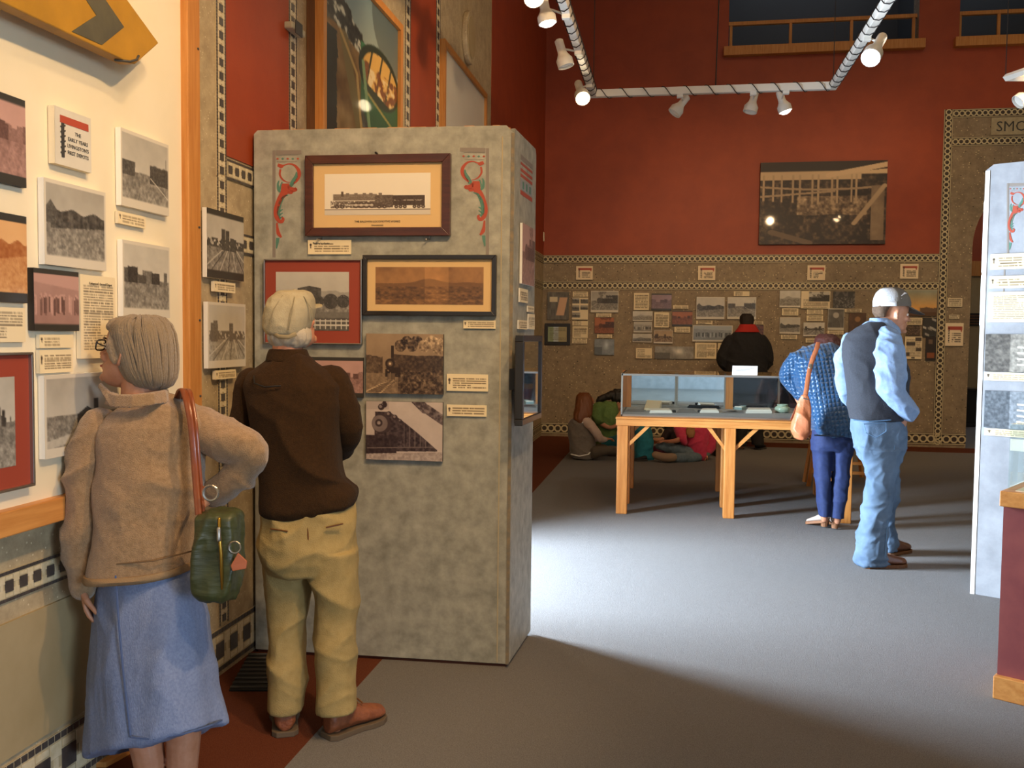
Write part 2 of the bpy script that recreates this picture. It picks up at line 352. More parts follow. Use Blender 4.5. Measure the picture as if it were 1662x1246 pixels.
def img(kind, nx, ny, seed=1, t='bw'):
    asp = nx/ny; x = (np.arange(nx)+.5)/nx; y = (np.arange(ny)+.5)/ny; X, Y = np.meshgrid(x, y)
    paper = np.array([.90, .83, .68]); R = np.ones((ny, nx, 3))*paper
    def put(msk, c):
        R[msk] = np.array([int(c[i:i+2], 16)/255 for i in (0, 2, 4)])
    if kind.startswith('doc') and kind != 'docpic':
        rows = int(kind[3:] or 8); R[doc(X, Y, seed, asp, rows)] = (.42, .37, .30); return R
    if kind.startswith('plain'):
        return tone(.78+.1*fbm(X, Y, 3, seed), t)
    if kind == 'plaque':      # red headed section plaque with a striped pole
        R[:] = (.92, .84, .70); put((Y > .16) & (Y < .30) & (X > .14) & (X < .92), 'a8422f'); put((Y > .30) & (Y < .38) & (X > .84) & (X < .9), 'a8422f')
        put((Y > .2) & (Y < .85) & (abs(X-.2) < .04) & (np.sin(Y*60+X*30) > -.3), '2a201c')
        R[doc(X, Y, seed, asp, 5, y0=.42, y1=.85, x0=.36, x1=.85)] = (.3, .25, .2); return R
    if kind == 'marked':       # caption card: small pole mark and lines of text
        R[:] = (.91, .84, .68); put((abs(X-.07) < .012) & (Y > .25) & (Y < .6), '3a2a20'); put((abs(X-.07) < .025) & (Y > .3) & (Y < .4), '3a2a20')
        R[doc(X, Y, seed, asp, max(3, int(9/asp*1.5)), y0=.22, y1=.85, x0=.15, x1=.94)] = (.45, .38, .28); return R
    if kind == 'docpic':
        R[doc(X, Y, seed, asp, 9, y0=.45, y1=.95)] = (.5, .44, .36); k = (X > .28) & (Y > .05) & (Y < .6) & (X < .97)
        R[k] = tone(scene_gray('train', X, Y, seed, asp), 'bw')[k]; return R
    if kind == 'fourpic':
        for (a, b, c, d) in ((.02, .45, .05, .28), (.52, .98, .08, .28), (.02, .45, .36, .6), (.52, .98, .36, .56), (.02, .5, .68, .9)):
            k = (X > a) & (X < b) & (Y > c) & (Y < d); R[k] = tone(scene_gray('yard', X*2 % 1, Y*3 % 1, seed, asp)*.7, 'bw')[k]
        return R
    if kind == 'collagedoc':
        R[doc(X, Y, seed, asp, 14)] = (.5, .44, .36)
        for (a, b, c, d) in ((.6, .95, .05, .2), (.1, .6, .25, .4), (.65, .95, .5, .65), (.1, .3, .7, .85), (.4, .6, .9, .96)):
            put((X > a) & (X < b) & (Y > c) & (Y < d), '4a4038')
        return R
    if kind == 'twopapers':
        R[:] = tone(.2+.35*fbm(X, Y*.3, 14, 3), 'bw'); put((X > .12) & (X < .48) & (Y > .18) & (Y < .36), 'd8c8a8')
        put((abs(X-.68+.25*(Y-.5)) < .18) & (Y > .2) & (Y < .84), 'd0a684'); return R
    if kind == 'greendoc':
        put((X < 2), 'a89c74'); put((X < .3), '8fa07c'); put((X > .3) & (X < .55), 'b9c4c8'); put(doc(X, Y, 3, asp, 8), '6d6850'); return R
    if kind == 'sunset':
        n = fbm(X*asp, Y, 4, 3); s = np.clip(Y/.72, 0, 1)[..., None]
        R[:] = np.array([.55, .58, .52])*(1-s)+np.array([.90, .66, .34])*s; R += .1*(n[..., None]-.5)
        put(Y > .82-.06*n, '5a3a1c'); put((Y > .74-.12*fbm(X, Y*0, 8, 5)) & (X > .55) & (Y < .84), '6a5038'); return R
    if kind == 'orangebar':
        put(X < 2, '2a1d16'); put((Y > .12) & (Y < .3) & (abs(X-.45) < .2), '6b5440'); put((Y > .66) & (Y < .88) & (abs(X-.5) < .35), '8a4a22'); return R
    if kind == 'locoside':
        g = .93-.03*Y; g = np.where(Y > .86, .80, g)
        n = fbm(X*asp, Y, 40, 2, 3)
        body = (X > .10) & (X < .60) & (abs(Y-.61) < .075) ; boil = (X > .085) & (X < .5) & (abs(Y-.57) < .075)
        g = np.where(boil, .42+.25*(n-.5)-.6*(Y-.57), g); g = np.where((X > .48) & (X < .65) & (Y > .52) & (Y < .82), .28+.3*(n-.5), g)
        g = np.where((X > .645) & (X < .945) & (abs(Y-.65) < .12) , .16+.15*(n-.5), g); g = np.where((X > .66) & (X < .93) & (abs(Y-.65) < .012) & (n > .45), .6, g)
        g = np.where((abs(X-.17) < .012) & (Y > .43) & (Y < .55), .25, g)
        for q in (.22, .3, .38, .44, .53): g = np.where((abs(X-q) < .016) & (Y > .47) & (Y < .53), .4, g)
        g = np.where((X > .06) & (X < .62) & (Y > .66) & (Y < .83) & (n > .35), .22+.5*(n-.4), g)
        for q in (.30, .35, .40, .45): g = np.where(disc(X, Y, q, .76, .075, asp), .22, g); g = np.where(disc(X, Y, q, .76, .035, asp), .6, g)
        for q in (.12, .17, .52, .57, .68, .72, .76, .85, .89, .93): g = np.where(disc(X, Y, q, .80, .042, asp), .15, g); g = np.where(disc(X, Y, q, .8, .015, asp), .6, g)
        g = np.where((X > .2) & (X < .46) & (abs(Y-.755) < .012), .85, g)
        g = np.where(abs(Y-.865) < .012, .35, g); return tone(g, 'ivory')
    if kind == 'house':
        n = fbm(X*asp, Y, 5, 4); n2 = fbm(X*asp, Y, 26, 8); g = .80-.1*Y+.08*(n-.5)
        g = np.where(Y > .3+.06*n, .62+.1*(n2-.5), g); g = np.where((Y > .42) & (Y < .68), .5+.5*(n2-.5), g)
        g = np.where((X > .3) & (X < .62) & (Y > .24+.25*abs(X-.46)) & (Y < .5), .25+.4*(n2-.5), g)
        for q, rr in ((.58, .1), (.75, .13), (.92, .11), (.2, .12), (.4, .1)): g = np.where(disc(X, Y, q, .5, rr, asp) & (n2 > .3), .2+.3*(n2-.5), g)
        g = np.where((Y > .68), .42+.12*(n2-.5), g); g = np.where((Y > .78), .3+.3*(n2-.5), g)
        g = np.where((abs(Y-.83) < .012) | (abs(Y-.9) < .012) | ((abs((X*14) % 1-.5) < .09) & (Y > .8) & (Y < .97)), .85, g)
        return tone(g, 'bw')
    if kind == 'valley':
        n = fbm(X*asp, Y, 3, 11); n2 = fbm(X*asp*.5, Y, 20, 12); g = .62+.35*(n-.5)
        m_ = .42-.12*np.exp(-((X-.5)/.13)**2)-.03*np.exp(-((X-.85)/.1)**2)+.02*n
        g = np.where(Y > m_, .45+.08*(n2-.5), g); g = np.where(Y > .5+.03*n, .38+.6*(n2-.5), g); g = np.where((Y > .57) & (Y < .61), .22+.3*n2, g)
        g = np.where(Y > .85, .25+.7*(n2-.5)+.2, g); g = g+np.where((X > .46) & (X < .68), .14, 0)
        return tone(g, 'brown')*1.08
    if kind == 'steamup':      # locomotive with a plume coming down the line, from the left front
        n = fbm(X*asp, Y, 6, 21); n2 = fbm(X*asp, Y, 26, 22); g = .62-.1*Y+.12*(n-.5)
        g = np.where((Y > .42-.1*n) & (X < .22), .2+.5*(n2-.3), g)
        for q, w, rr in ((.45, .2, .1), (.53, .13, .09), (.6, .22, .08), (.66, .12, .09), (.75, .2, .1), (.85, .14, .12), (.95, .2, .14)):
            mk = disc(X, Y, q, w+.04*(n2-.5), rr, asp); g = np.where(mk, (.25 if q < .7 else .6)+1.1*(n2-.5)+.5*(w+.05-Y), g)
        g = np.where((X > .33) & (X < 1) & (Y > .34+.1*(X-.3)*n) & (Y < .66+.05*X), .15+.45*(n2-.35), g)
        g = np.where((Y > .6+.1*(n-.5)) & (X > .42), .28+.95*(n2-.5), g); g = np.where((Y > .66), np.where(X < .42, .5+.35*(n2-.5), g), g)
        g = np.where((abs(X-.345) < .018) & (Y > .2) & (Y < .4), .08, g)
        g = np.where(disc(X, Y, .315, .5, .085, asp), .10, g); g = np.where(disc(X, Y, .315, .5, .045, asp), .38, g); g = np.where(disc(X, Y, .315, .5, .02, asp), .9, g)
        g = np.where((X > .25) & (X < .45) & (Y > .56) & (Y < .72) & (n2 > .35), .08, g); g = np.where((abs(X-.33) < .05) & (Y > .66) & (Y < .77), .2+.4*(abs((X*60) % 1-.5) < .2), g)
        for a, c in (((.30, .78), (.0, .97)), ((.36, .78), (.18, 1.0))): g = np.where(seg_mask(X, Y, *a, *c, .012), .8, g)
        for k in range(9): g = np.where(seg_mask(X, Y, .28-.03*k, .78+.022*k, .40-.025*k, .79+.022*k, .005), .2, g)
        return tone(g, 'sepia')
    if kind == 'steamfront':   # locomotive close up from low in front
        n = fbm(X*asp, Y, 5, 31); n2 = fbm(X*asp, Y, 26, 32); g = .78+.1*(n-.5); g = np.where((Y < .14) & (X < .3), .7, g)
        mk = seg_mask(X, Y, .66, -.02, .78, .13, .07) | seg_mask(X, Y, .78, .11, 1.02, .32, .07); g = np.where(mk, .35+.8*(n2-.5)+.3*(n-.5), g)
        top = .18+.62*np.clip((X-.3)/.62, 0, 1)**1.15; bot = .86-.03*X
        g = np.where((X > .12) & (X < .93) & (Y > top) & (Y < bot), .12+.45*(n2-.4), g)
        g = np.where((X < .4) & (Y > .58) & (Y < .92), .09+.25*(n2-.4), g)
        g = np.where((Y > .9-.06*X), .66+.35*(n2-.5), g)
        g = np.where(disc(X, Y, .2, .38, .165, asp), .16, g); g = np.where(disc(X, Y, .18, .38, .14, asp), .45+.2*(n-.5), g); g = np.where(disc(X, Y, .17, .37, .065, asp), .15, g)
        g = np.where(disc(X, Y, .17, .37, .03, asp), .6, g)
        for q, w, rr in ((.2, .1, .055), (.24, .06, .05), (.3, .22, .05), (.38, .27, .045), (.45, .33, .03)): g = np.where(disc(X, Y, q, w, rr, asp), .12, g); g = np.where(disc(X, Y, q-.008, w-.01, rr*.5, asp), .5, g)
        g = np.where((abs(X-.24) < .02) & (Y > .0) & (Y < .1), .1, g); g = np.where((abs(X-.12) < .006) & (Y > .5) & (Y < .62), .15, g)
        for i in range(6): x = .5+i*.07; g = np.where((abs(X-x) < .004) & (Y > .18+.62*((x-.3)/.62)**1.15) & (Y < .78), .45, g)
        g = np.where(seg_mask(X, Y, .02, .8, .88, .76, .008), .4, g); return tone(g, 'plum')
    if kind == 'cattleyard':
        n = fbm(X*asp, Y, 5, 41); n2 = fbm(X*asp, Y, 24, 42); g = .2+.7*(n2-.42)+.2*(n-.5)
        g = np.where(Y < .16, .85, g); g = np.where((Y < .10+.22*(1-X)*0+.13-.13*X), .14, g); g = np.where((Y > .12) & (Y < .22) & (X < .8), .82, g)
        g = np.where((Y > .42) & (Y < .62+.05*n) & (X > .3) & (X < .85), .55+.9*(n2-.5), g)
        for i in range(11):
            x = .03+i*.075+.02*math.sin(i*3); g = np.where((abs(X-x) < .008) & (Y > .16) & (Y < .52-.1*abs(x-.5)), .75, g)
        g = np.where((abs(Y-.3-.04*np.sin(X*3)) < .012) | ((abs(Y-.42+.1*X) < .012) & (X < .6)), .7, g)
        g = np.where((abs(X-.93) < .05) & (Y > .3) & (Y < .95), .55+.3*(n-.5), g); g = np.where(seg_mask(X, Y, .98, .3, .75, .75, .02), .75, g)
        g = np.where(seg_mask(X, Y, 1., .05, .55, .17, .03), .85, g); g = np.where(seg_mask(X, Y, .1, .85, .4, .98, .03), .45, g); return tone((g-.45)*1.35+.36, 'sepia')
    if kind == 'poster':
        Y = Y*1.3
        n = fbm(X*asp, Y, 5, 51); n2 = fbm(X*asp, Y, 18, 52); s = Y[..., None]
        R[:] = np.array([.46, .55, .56])*(1-s)+np.array([.76, .70, .52])*s
        R[disc(X, Y, .95, .05, .35)] *= .7
        mt = .12+.42*X+.12*(n-.5)+.05*(n2-.5); k = (Y > mt) & (X < .72); R[k] = (np.array([.20, .19, .15])+.5*(n2[..., None]-.45))[k]
        snow = k & (n2 > .58) & (Y < mt+.2); R[snow] = (.78, .76, .66)
        hill = (Y > .40+.2*abs(X-.12)) & (X < .42+.1*n); R[hill] = (np.array([.46, .33, .15])+.5*(n[..., None]-.5))[hill]
        trees = (X < .13+.06*n2) & (Y > .45); R[trees] = (.13, .13, .09)
        river = seg_mask(X, Y, .24, .45, .45, 1.02, .05); R[river] = (.45, .38, .2); R[seg_mask(X, Y, .2, .42, .40, .62, .014) | seg_mask(X, Y, .40, .62, .46, 1.0, .014)] = (.68, .55, .3)
        green = (Y > .55-.35*(X-.4)) & (X > .42+.12*np.clip(Y-.7, 0, 1)); 
        car = seg_mask(X, Y, .62, .55, .98, .95, .3) & (Y > .36) & (X > .45); sh = np.clip(.9-1.2*(Y-.35), .3, 1)[..., None]
        R[car] = (np.array([.16, .34, .21])*(.6+.9*sh))[car]
        dome = ((X-.72)/.30)**2+((Y-.52)/.22)**2 < 1; R[dome] = (.13, .17, .10)
        win = (((X-.73)/.26)**2+((Y-.53)/.18)**2 < 1) & (Y < .62+.18*(X-.5)); R[win] = (.80, .62, .30)
        rib = win & (abs(((X+.3*Y)*7) % 1-.5) > .42); R[rib] = (.2, .2, .12)
        ppl = win & (Y > .47) & (n2 > .5); R[ppl] = (.45, .25, .1); ppl = win & (Y > .5) & (n2 < .36); R[ppl] = (.85, .75, .55)
        R[(seg_mask(X, Y, .5, .68, 1.02, .86, .012))] = (.55, .5, .25)
        R[(seg_mask(X, Y, .48, .5, .58, 1.0, .02))] = (.45, .55, .38); return np.clip(R, 0, 1)
    if kind == 'interior':
        n2 = fbm(X*asp, Y, 16, seed); g = .55+.5*(n2-.5); R[:] = tone(g, t)
        for q in (.35, .5, .65, .8): R[(abs(Y-q-.12*(X-.5)) < .02) & (X > .45)] = (.9, .88, .8)
        R[(X < .35)] = tone(.25+.5*(n2-.4), t)[X < .35]; return R
    bars = 0
    if kind.endswith('+'): bars = 1; kind = kind[:-1]
    wb = 0
    if kind.endswith('='): wb = 1; kind = kind[:-1]
    R = tone(scene_gray(kind, X, Y, seed, asp), t)
    if bars: put((Y < .09) | (Y > .88), '33302a')
    if wb: put((Y < .05) | (Y > .88) | (X < .03) | (X > .97), 'cfc6b4')
    return np.clip(R, 0, 1)
def grid_print(Fm, a0, a1, b0, b1, c, kind, parent, seed=1, t='bw', dens=480, name='print', glossy=True, zref=None):
    w, h = a1-a0, b1-b0; nx = int(min(220, max(8, w*dens))); ny = int(min(200, max(6, h*dens)))
    ss = 2; I = img(kind, nx*ss, ny*ss, seed, t); I = I[:ny*ss, :nx*ss].reshape(ny, ss, nx, ss, 3).mean((1, 3))
    L = np.where(I > .04045, ((I+.055)/1.055)**2.4, I/12.92)
    A, B = np.meshgrid(np.linspace(a0, a1, nx), np.linspace(b1, b0, ny))
    V = Fm.o+Fm.u*A[..., None]+Fm.v*B[..., None]+Fm.n*c; V = V.reshape(-1, 3)
    i = (np.arange(ny-1)[:, None]*nx+np.arange(nx-1)[None]).ravel(); q = np.stack([i, i+nx, i+nx+1, i+1], 1)
    lo = V.min(0); hi = V.max(0); off = np.array([(lo[0]+hi[0])/2, (lo[1]+hi[1])/2, lo[2]])
    me = bpy.data.meshes.new(name); me.vertices.add(len(V)); me.vertices.foreach_set('co', (V-off).ravel().astype(np.float32))
    me.loops.add(q.size); me.loops.foreach_set('vertex_index', q.ravel().astype(np.int32)); me.polygons.add(len(q))
    me.polygons.foreach_set('loop_start', (np.arange(len(q))*4).astype(np.int32)); me.update(calc_edges=True)
    at = me.color_attributes.new('Col', 'FLOAT_COLOR', 'POINT'); at.data.foreach_set('color', np.concatenate([L.reshape(-1, 3), np.ones((len(V), 1))], 1).ravel().astype(np.float32))
    if me.polygons[0].normal.dot(Vector(Fm.n)) < 0: me.flip_normals()
    return place(me, name, 'print_gloss' if glossy else 'print', parent, off)
def text(Fm, s, a, b, size, m, parent, c, name='lettering', align='CENTER', bold=0):
    cu = bpy.data.curves.new('t', 'FONT'); cu.body = s; cu.size = size; cu.align_x = align; cu.extrude = 0.0004; cu.offset = bold; cu.resolution_u = 2
    to = bpy.data.objects.new('t', cu); link(to); dg = bpy.context.evaluated_depsgraph_get()
    me = bpy.data.meshes.new_from_object(to.evaluated_get(dg)); bpy.data.objects.remove(to); bpy.data.curves.remove(cu)
    mb = MB(); mb.v = [tuple(Fm.P(a+v.co.x, b+v.co.y, c+v.co.z)) for v in me.vertices]; mb.f = [tuple(p.vertices) for p in me.polygons]
    bpy.data.meshes.remove(me); return mb.build(name, m, parent)

# item hung on a wall frame: plate (or frame parts) + print
DENS = 480
def rect_px(Fm, xl, xr, yt, yb, c=0, xref=None):
    xq = xr if xref is None else xref
    a0 = Fm.at(xl, (yt+yb)/2, c)[0]; a1 = Fm.at(xr, (yt+yb)/2, c)[0]; b1 = Fm.at(xq, yt, c)[1]; b0 = Fm.at(xq, yb, c)[1]
    return min(a0, a1), max(a0, a1), b0, b1
def plate(Fm, r, name, label, cat, kind, seed=1, t='bw', th=.012, c0=.003, edge='foam', group=None, dens=None, glossy=True, border=0, bordermat='card'):
    a0, a1, b0, b1 = r; o = thing(name, Fm.P((a0+a1)/2, b0, c0), label, cat, group)
    MB().fbox(Fm, a0, a1, b0, b1, c0, c0+th).build('board', edge if not border else bordermat, o)
    g = border
    grid_print(Fm, a0+g, a1-g, b0+g, b1-g, c0+th+.0008, kind, o, seed, t, dens or DENS, glossy=glossy)
    return o
def framed(Fm, r, name, label, cat, kind, fwid, fmat, matw, mmat, seed=1, t='bw', depth=.03, c0=.004, dens=None, picr=None, group=None):
    a0, a1, b0, b1 = r; o = thing(name, Fm.P((a0+a1)/2, b0, c0), label, cat, group)
    w = fwid
    for pts in ([(a0, b0), (a1, b0), (a1-w, b0+w), (a0+w, b0+w)], [(a0, b1), (a0+w, b1-w), (a1-w, b1-w), (a1, b1)],
                [(a0, b0), (a0+w, b0+w), (a0+w, b1-w), (a0, b1)], [(a1, b0), (a1, b1), (a1-w, b1-w), (a1-w, b0+w)]):
        MB().fprism(Fm, pts, c0, c0+depth).build('frame_rail', fmat, o, bevel=.002)
    MB().fbox(Fm, a0+w*.9, a1-w*.9, b0+w*.9, b1-w*.9, c0, c0+depth*.5).build('picture_mat', mmat, o)
    if picr is None: picr = (a0+w+matw, a1-w-matw, b0+w+matw, b1-w-matw)
    grid_print(Fm, *picr, c0+depth*.5+.001, kind, o, seed, t, dens or DENS)
    return o

# ================================================================== THE SETTING
XL, YB, CEIL = -1.95, 13.95, 8.0
WB = Fr((0, YB, 0), (1, 0, 0), (0, -1, 0)); WL = Fr((XL, 0, 0), (0, 1, 0), (1, 0, 0))
z_band1t, z_band1b = WB.at(1200, 413)[1], WB.at(1200, 426.5)[1]
z_band2t, z_band2b = WB.at(1200, 457)[1], WB.at(1200, 470.5)[1]
z_baset, z_baseb = WB.at(1200, 694)[1], WB.at(1200, 712)[1]
u_v0, u_v1 = WB.at(1519, 560)[0], WB.at(1534, 560)[0]
z_top = WB.at(1600, 176)[1]; z_top2 = WB.at(1600, 222)[1]
struct('floor', MB().box(-2.3, 9, -11, YB+5, -.12, -.02), 'carpet')
floor = bpy.data.objects['floor']
cx0 = -1.31; cy1 = 13.35
MB().box(cx0, 7.9, -9.9, cy1, -.02, 0).build('grey_carpet', 'carpet', floor)
MB().box(XL, cx0, -9.9, YB, -.02, 0).build('red_carpet_border', 'carpet_red', floor)
MB().box(cx0, 7.9, cy1, YB, -.02, 0).build('red_carpet_border', 'carpet_red', floor)
struct('ceiling', MB().box(-2.3, 8.3, -10.3, YB+.3, CEIL, CEIL+.2), 'plaster')
struct('wall_right', MB().box(7.9, 8.2, -10.3, YB+5, 0, CEIL), 'tanwall')
fwm = MB(); fwm.box(-2.3, 8.2, -10.3, -10, 0, 1.8); fwm.box(-2.3, 8.2, -10.3, -10, 4.6, CEIL); fwm.box(-2.3, -.6, -10.3, -10, 1.8, 4.6); fwm.box(5.6, 8.2, -10.3, -10, 1.8, 4.6)
struct('wall_front', fwm, 'sponge_light')
wf = struct('window_1', MB().box(-.6, 5.6, -10.2, -10.1, 1.8, 1.9).box(-.6, 5.6, -10.2, -10.1, 4.5, 4.6).box(2.4, 2.6, -10.2, -10.1, 1.9, 4.5).box(-.6, -.5, -10.2, -10.1, 1.9, 4.5).box(5.5, 5.6, -10.2, -10.1, 1.9, 4.5), 'oak')
MB().box(-.5, 5.5, -10.16, -10.15, 1.9, 4.5).build('pane', 'glass', wf)
# left wall with the side door opening
lw = MB(); lw.box(XL-.35, XL, -10.3, DOOR_Y0, 0, CEIL); lw.box(XL-.35, XL, DOOR_Y1, YB+.3, 0, CEIL); lw.box(XL-.35, XL, DOOR_Y0, DOOR_Y1, DOOR_Z, CEIL)
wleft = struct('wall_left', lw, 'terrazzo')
dj = MB(); dj.box(XL-.2, XL-.1, DOOR_Y0, DOOR_Y0+.06, 0, DOOR_Z); dj.box(XL-.2, XL-.1, DOOR_Y1-.06, DOOR_Y1, 0, DOOR_Z); dj.box(XL-.2, XL-.1, DOOR_Y0, DOOR_Y1, DOOR_Z-.06, DOOR_Z)
door = struct('door_1', dj, 'oak')
# back wall with the arched doorway and gallery openings
za = WB.at(1600, 400)[1]; uj = WB.at(1571, 600)[0]; ra = .98; ua = uj+ra
g0, g1, gz = WB.at(1182, 80)[0], WB.at(1490, 80)[0], WB.at(1300, 76)[1]
g2, g3 = WB.at(1556, 70)[0], WB.at(1760, 60)[0]
bw = MB(); D = -.32
def bwb(a0, a1, b0, b1): bw.fbox(WB, a0, a1, b0, b1, D, 0)
bwb(XL-.3, uj, 0, gz)
arc = [(uj, za)]+[(ua-ra*math.cos(t), za+ra*math.sin(t)) for t in np.linspace(.12, PI-.12, 22)]+[(ua+ra, za)]
bw.fprism(WB, [(uj, gz)]+arc+[(ua+ra, gz)], D, 0)
bwb(ua+ra, 8.2, 0, gz)
gt = 7.4
bwb(XL-.3, g0, gz, CEIL); bwb(g1, g2, gz, CEIL); bwb(g3, 8.2, gz, CEIL); bwb(g0, g1, gt, CEIL); bwb(g2, g3, gt, CEIL)
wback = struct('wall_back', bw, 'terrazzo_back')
rp = .006
def rpan(Fm, a0, a1, b0, b1, par, m='red', c1=rp): return MB().fbox(Fm, a0, a1, b0, b1, 0, c1).build('painted_panel', m, par)
rpan(WB, XL, u_v0, z_band1t, z_top, wback); rpan(WB, XL, 7.9, z_top, gz, wback)
rpan(WB, XL, g0, gz, CEIL, wback); rpan(WB, g1, g2, gz, CEIL, wback); rpan(WB, g3, 7.9, gz, CEIL, wback)
# galleries behind the openings: dark plain rooms
for i, (a, b) in enumerate(((g0, g1), (g2, g3))):
    m_ = MB(); m_.box(a-.2, b+.2, YB+2.2, YB+2.3, gz-.1, CEIL); m_.box(a-.2, b+.2, YB+.32, YB+2.3, gz-.15, gz-.05); m_.box(a-.25, a-.2, YB+.32, YB+2.3, gz, CEIL); m_.box(b+.2, b+.25, YB+.32, YB+2.3, gz, CEIL)
    struct('trim_%d' % (20+i), m_, 'darkgrey')
    s = struct('trim_%d' % (22+i), MB().fbox(WB, a-.07, b+.07, gz-.11, gz+.02, 0, .12), 'oak', bevel=.005)
    rz = WB.at(1300, 29)[1]
    o = thing('gallery_railing', WB.P((a+b)/2, gz, -.1), ['wide timber gallery railing high on the red wall above the big photograph', 'timber gallery railing high in the opening above the arched doorway'][i], 'railing')
    MB().fbox(WB, a, b, rz-.03, rz+.02, -.16, -.1).build('rail', 'oak', o)
    n = 4
    for k in range(n):
        x = a+.02+(b-a-.08)*(k+.0)/(n-1); MB().fbox(WB, x, x+.04, gz+.02, rz-.03, -.15, -.11).build('post', 'oak', o)
# room through the arch
rm = MB(); y1 = YB+4.2; rm.box(uj-1.4, 8.2, y1, y1+.1, 0, 4.6)
bk = struct('wall_back_far', rm, 'tanwall')
struct('wall_left_far', MB().box(uj-1.5, uj-1.4, YB+.32, y1, 0, 4.6), 'tanwall')
WF = Fr((0, y1, 0), (1, 0, 0), (0, -1, 0))
MB().fbox(WF, uj-1.3, 8, WF.at(1585, 424)[1], 4.6, 0, .01).build('painted_panel', 'red', bk)
struct('trim_25', MB().fbox(WF, uj-1.3, 8, WF.at(1585, 448)[1], WF.at(1585, 424)[1], 0, .06), 'oak')
o = thing('wall_vent', WF.P(WF.at(1583, 525)[0], WF.at(1583, 527)[1], 0), 'dark slatted wall vent seen through the arched doorway', 'vent')
a0, b1 = WF.at(1570, 508); a1, b0 = WF.at(1600, 529)
MB().fbox(WF, a0, a1, b0, b1, 0, .02).build('frame', 'blackwood', o)
for k in range(4): MB().fbox(WF, a0+.02, a1-.02, b0+.03+k*(b1-b0-.04)/4, b0+.05+k*(b1-b0-.04)/4, .02, .035).build('slat', 'brownpost', o)
cabm = MB(); ax0, bz = WF.at(1545, 628); ax1 = WF.at(1640, 628)[0]
o = thing('low_cabinet', WF.P(ax0+.5, 0, .4), 'low black cabinet in the room beyond the arched doorway', 'cabinet')
MB().fbox(WF, ax0, ax1, .05, bz-.04, .03, .5).build('body', 'black', o); MB().fbox(WF, ax0-.02, ax1+.02, bz-.04, bz, .03, .53).build('top', 'blackwood', o, bevel=.004); MB().fbox(WF, ax0+.05, ax1-.05, 0, .05, .05, .45).build('plinth', 'darkgrey', o)
l = bpy.data.lights.new('far_room_lamp', 'POINT'); l.energy = 18; l.color = (1, .72, .45); l.shadow_soft_size = .2
lo_ = bpy.data.objects.new('far_room_lamp', l); link(lo_); lo_.location = (5.6, YB+2.2, 3.9)

# ---- chain mosaic borders (back wall): dark backing strip and linked rings
def chain(name, Fm, a0, a1, b0, b1, vert=False, c=0.0, par=None):
    w = (a1-a0) if vert else (b1-b0); L = (b1-b0) if vert else (a1-a0)
    o = MB().fbox(Fm, a0, a1, b0, b1, c, c+.008).build(name, 'chain_dark', par, kind='structure' if par is None else None)
    mb = MB(); e = w*.07
    for s in (0, 1):
        if vert: mb.fbox(Fm, a0+s*(w-e)+(.5-s)*e, a0+s*(w-e)+e+(.5-s)*e, b0, b1, c+.008, c+.011)
        else: mb.fbox(Fm, a0, a1, b0+s*(w-e)+(.5-s)*e, b0+s*(w-e)+e+(.5-s)*e, c+.008, c+.011)
    R1, R0 = w*.36, w*.22; p = R1*1.72; n = max(1, int(L/p)); p = L/n
    for i in range(n):
        q = (i+.5)*p; ca, cb = ((a0+a1)/2, b0+q) if vert else (a0+q, (b0+b1)/2)
        vs = []; 
        for k in range(8):
            t = PI/8+k*PI/4; 
            for r, h in ((R1, .012), (R0, .012)): vs.append(Fm.P(ca+r*math.cos(t), cb+r*math.sin(t), c+h+(i % 2)*.001))
        mb.add(vs, [(2*k, (2*k+2) % 16, (2*k+3) % 16, 2*k+1) for k in range(8)])
    ch = mb.build('mosaic_chain', 'chain_light', o, kind='stuff'); return o
chain('trim_1', WB, XL, u_v0, z_band1b, z_band1t)
chain('trim_2', WB, XL, u_v0, z_band2b, z_band2t)
chain('trim_3', WB, u_v0, u_v1, z_baseb, z_top, True)
chain('trim_4', WB, u_v1, 7.8, z_top-(z_band1t-z_band1b), z_top)
chain('trim_5', WB, u_v1, 7.8, z_top2-(z_band1t-z_band1b), z_top2)
chain('baseboard_back', WB, XL, uj, z_baseb, z_baset)
chain('trim_6', WL, 9, YB, z_band1b, z_band1t)
chain('trim_7', WL, 9, YB, z_band2b, z_band2t)
chain('baseboard_left', WL, 9, YB, z_baseb, z_baset)

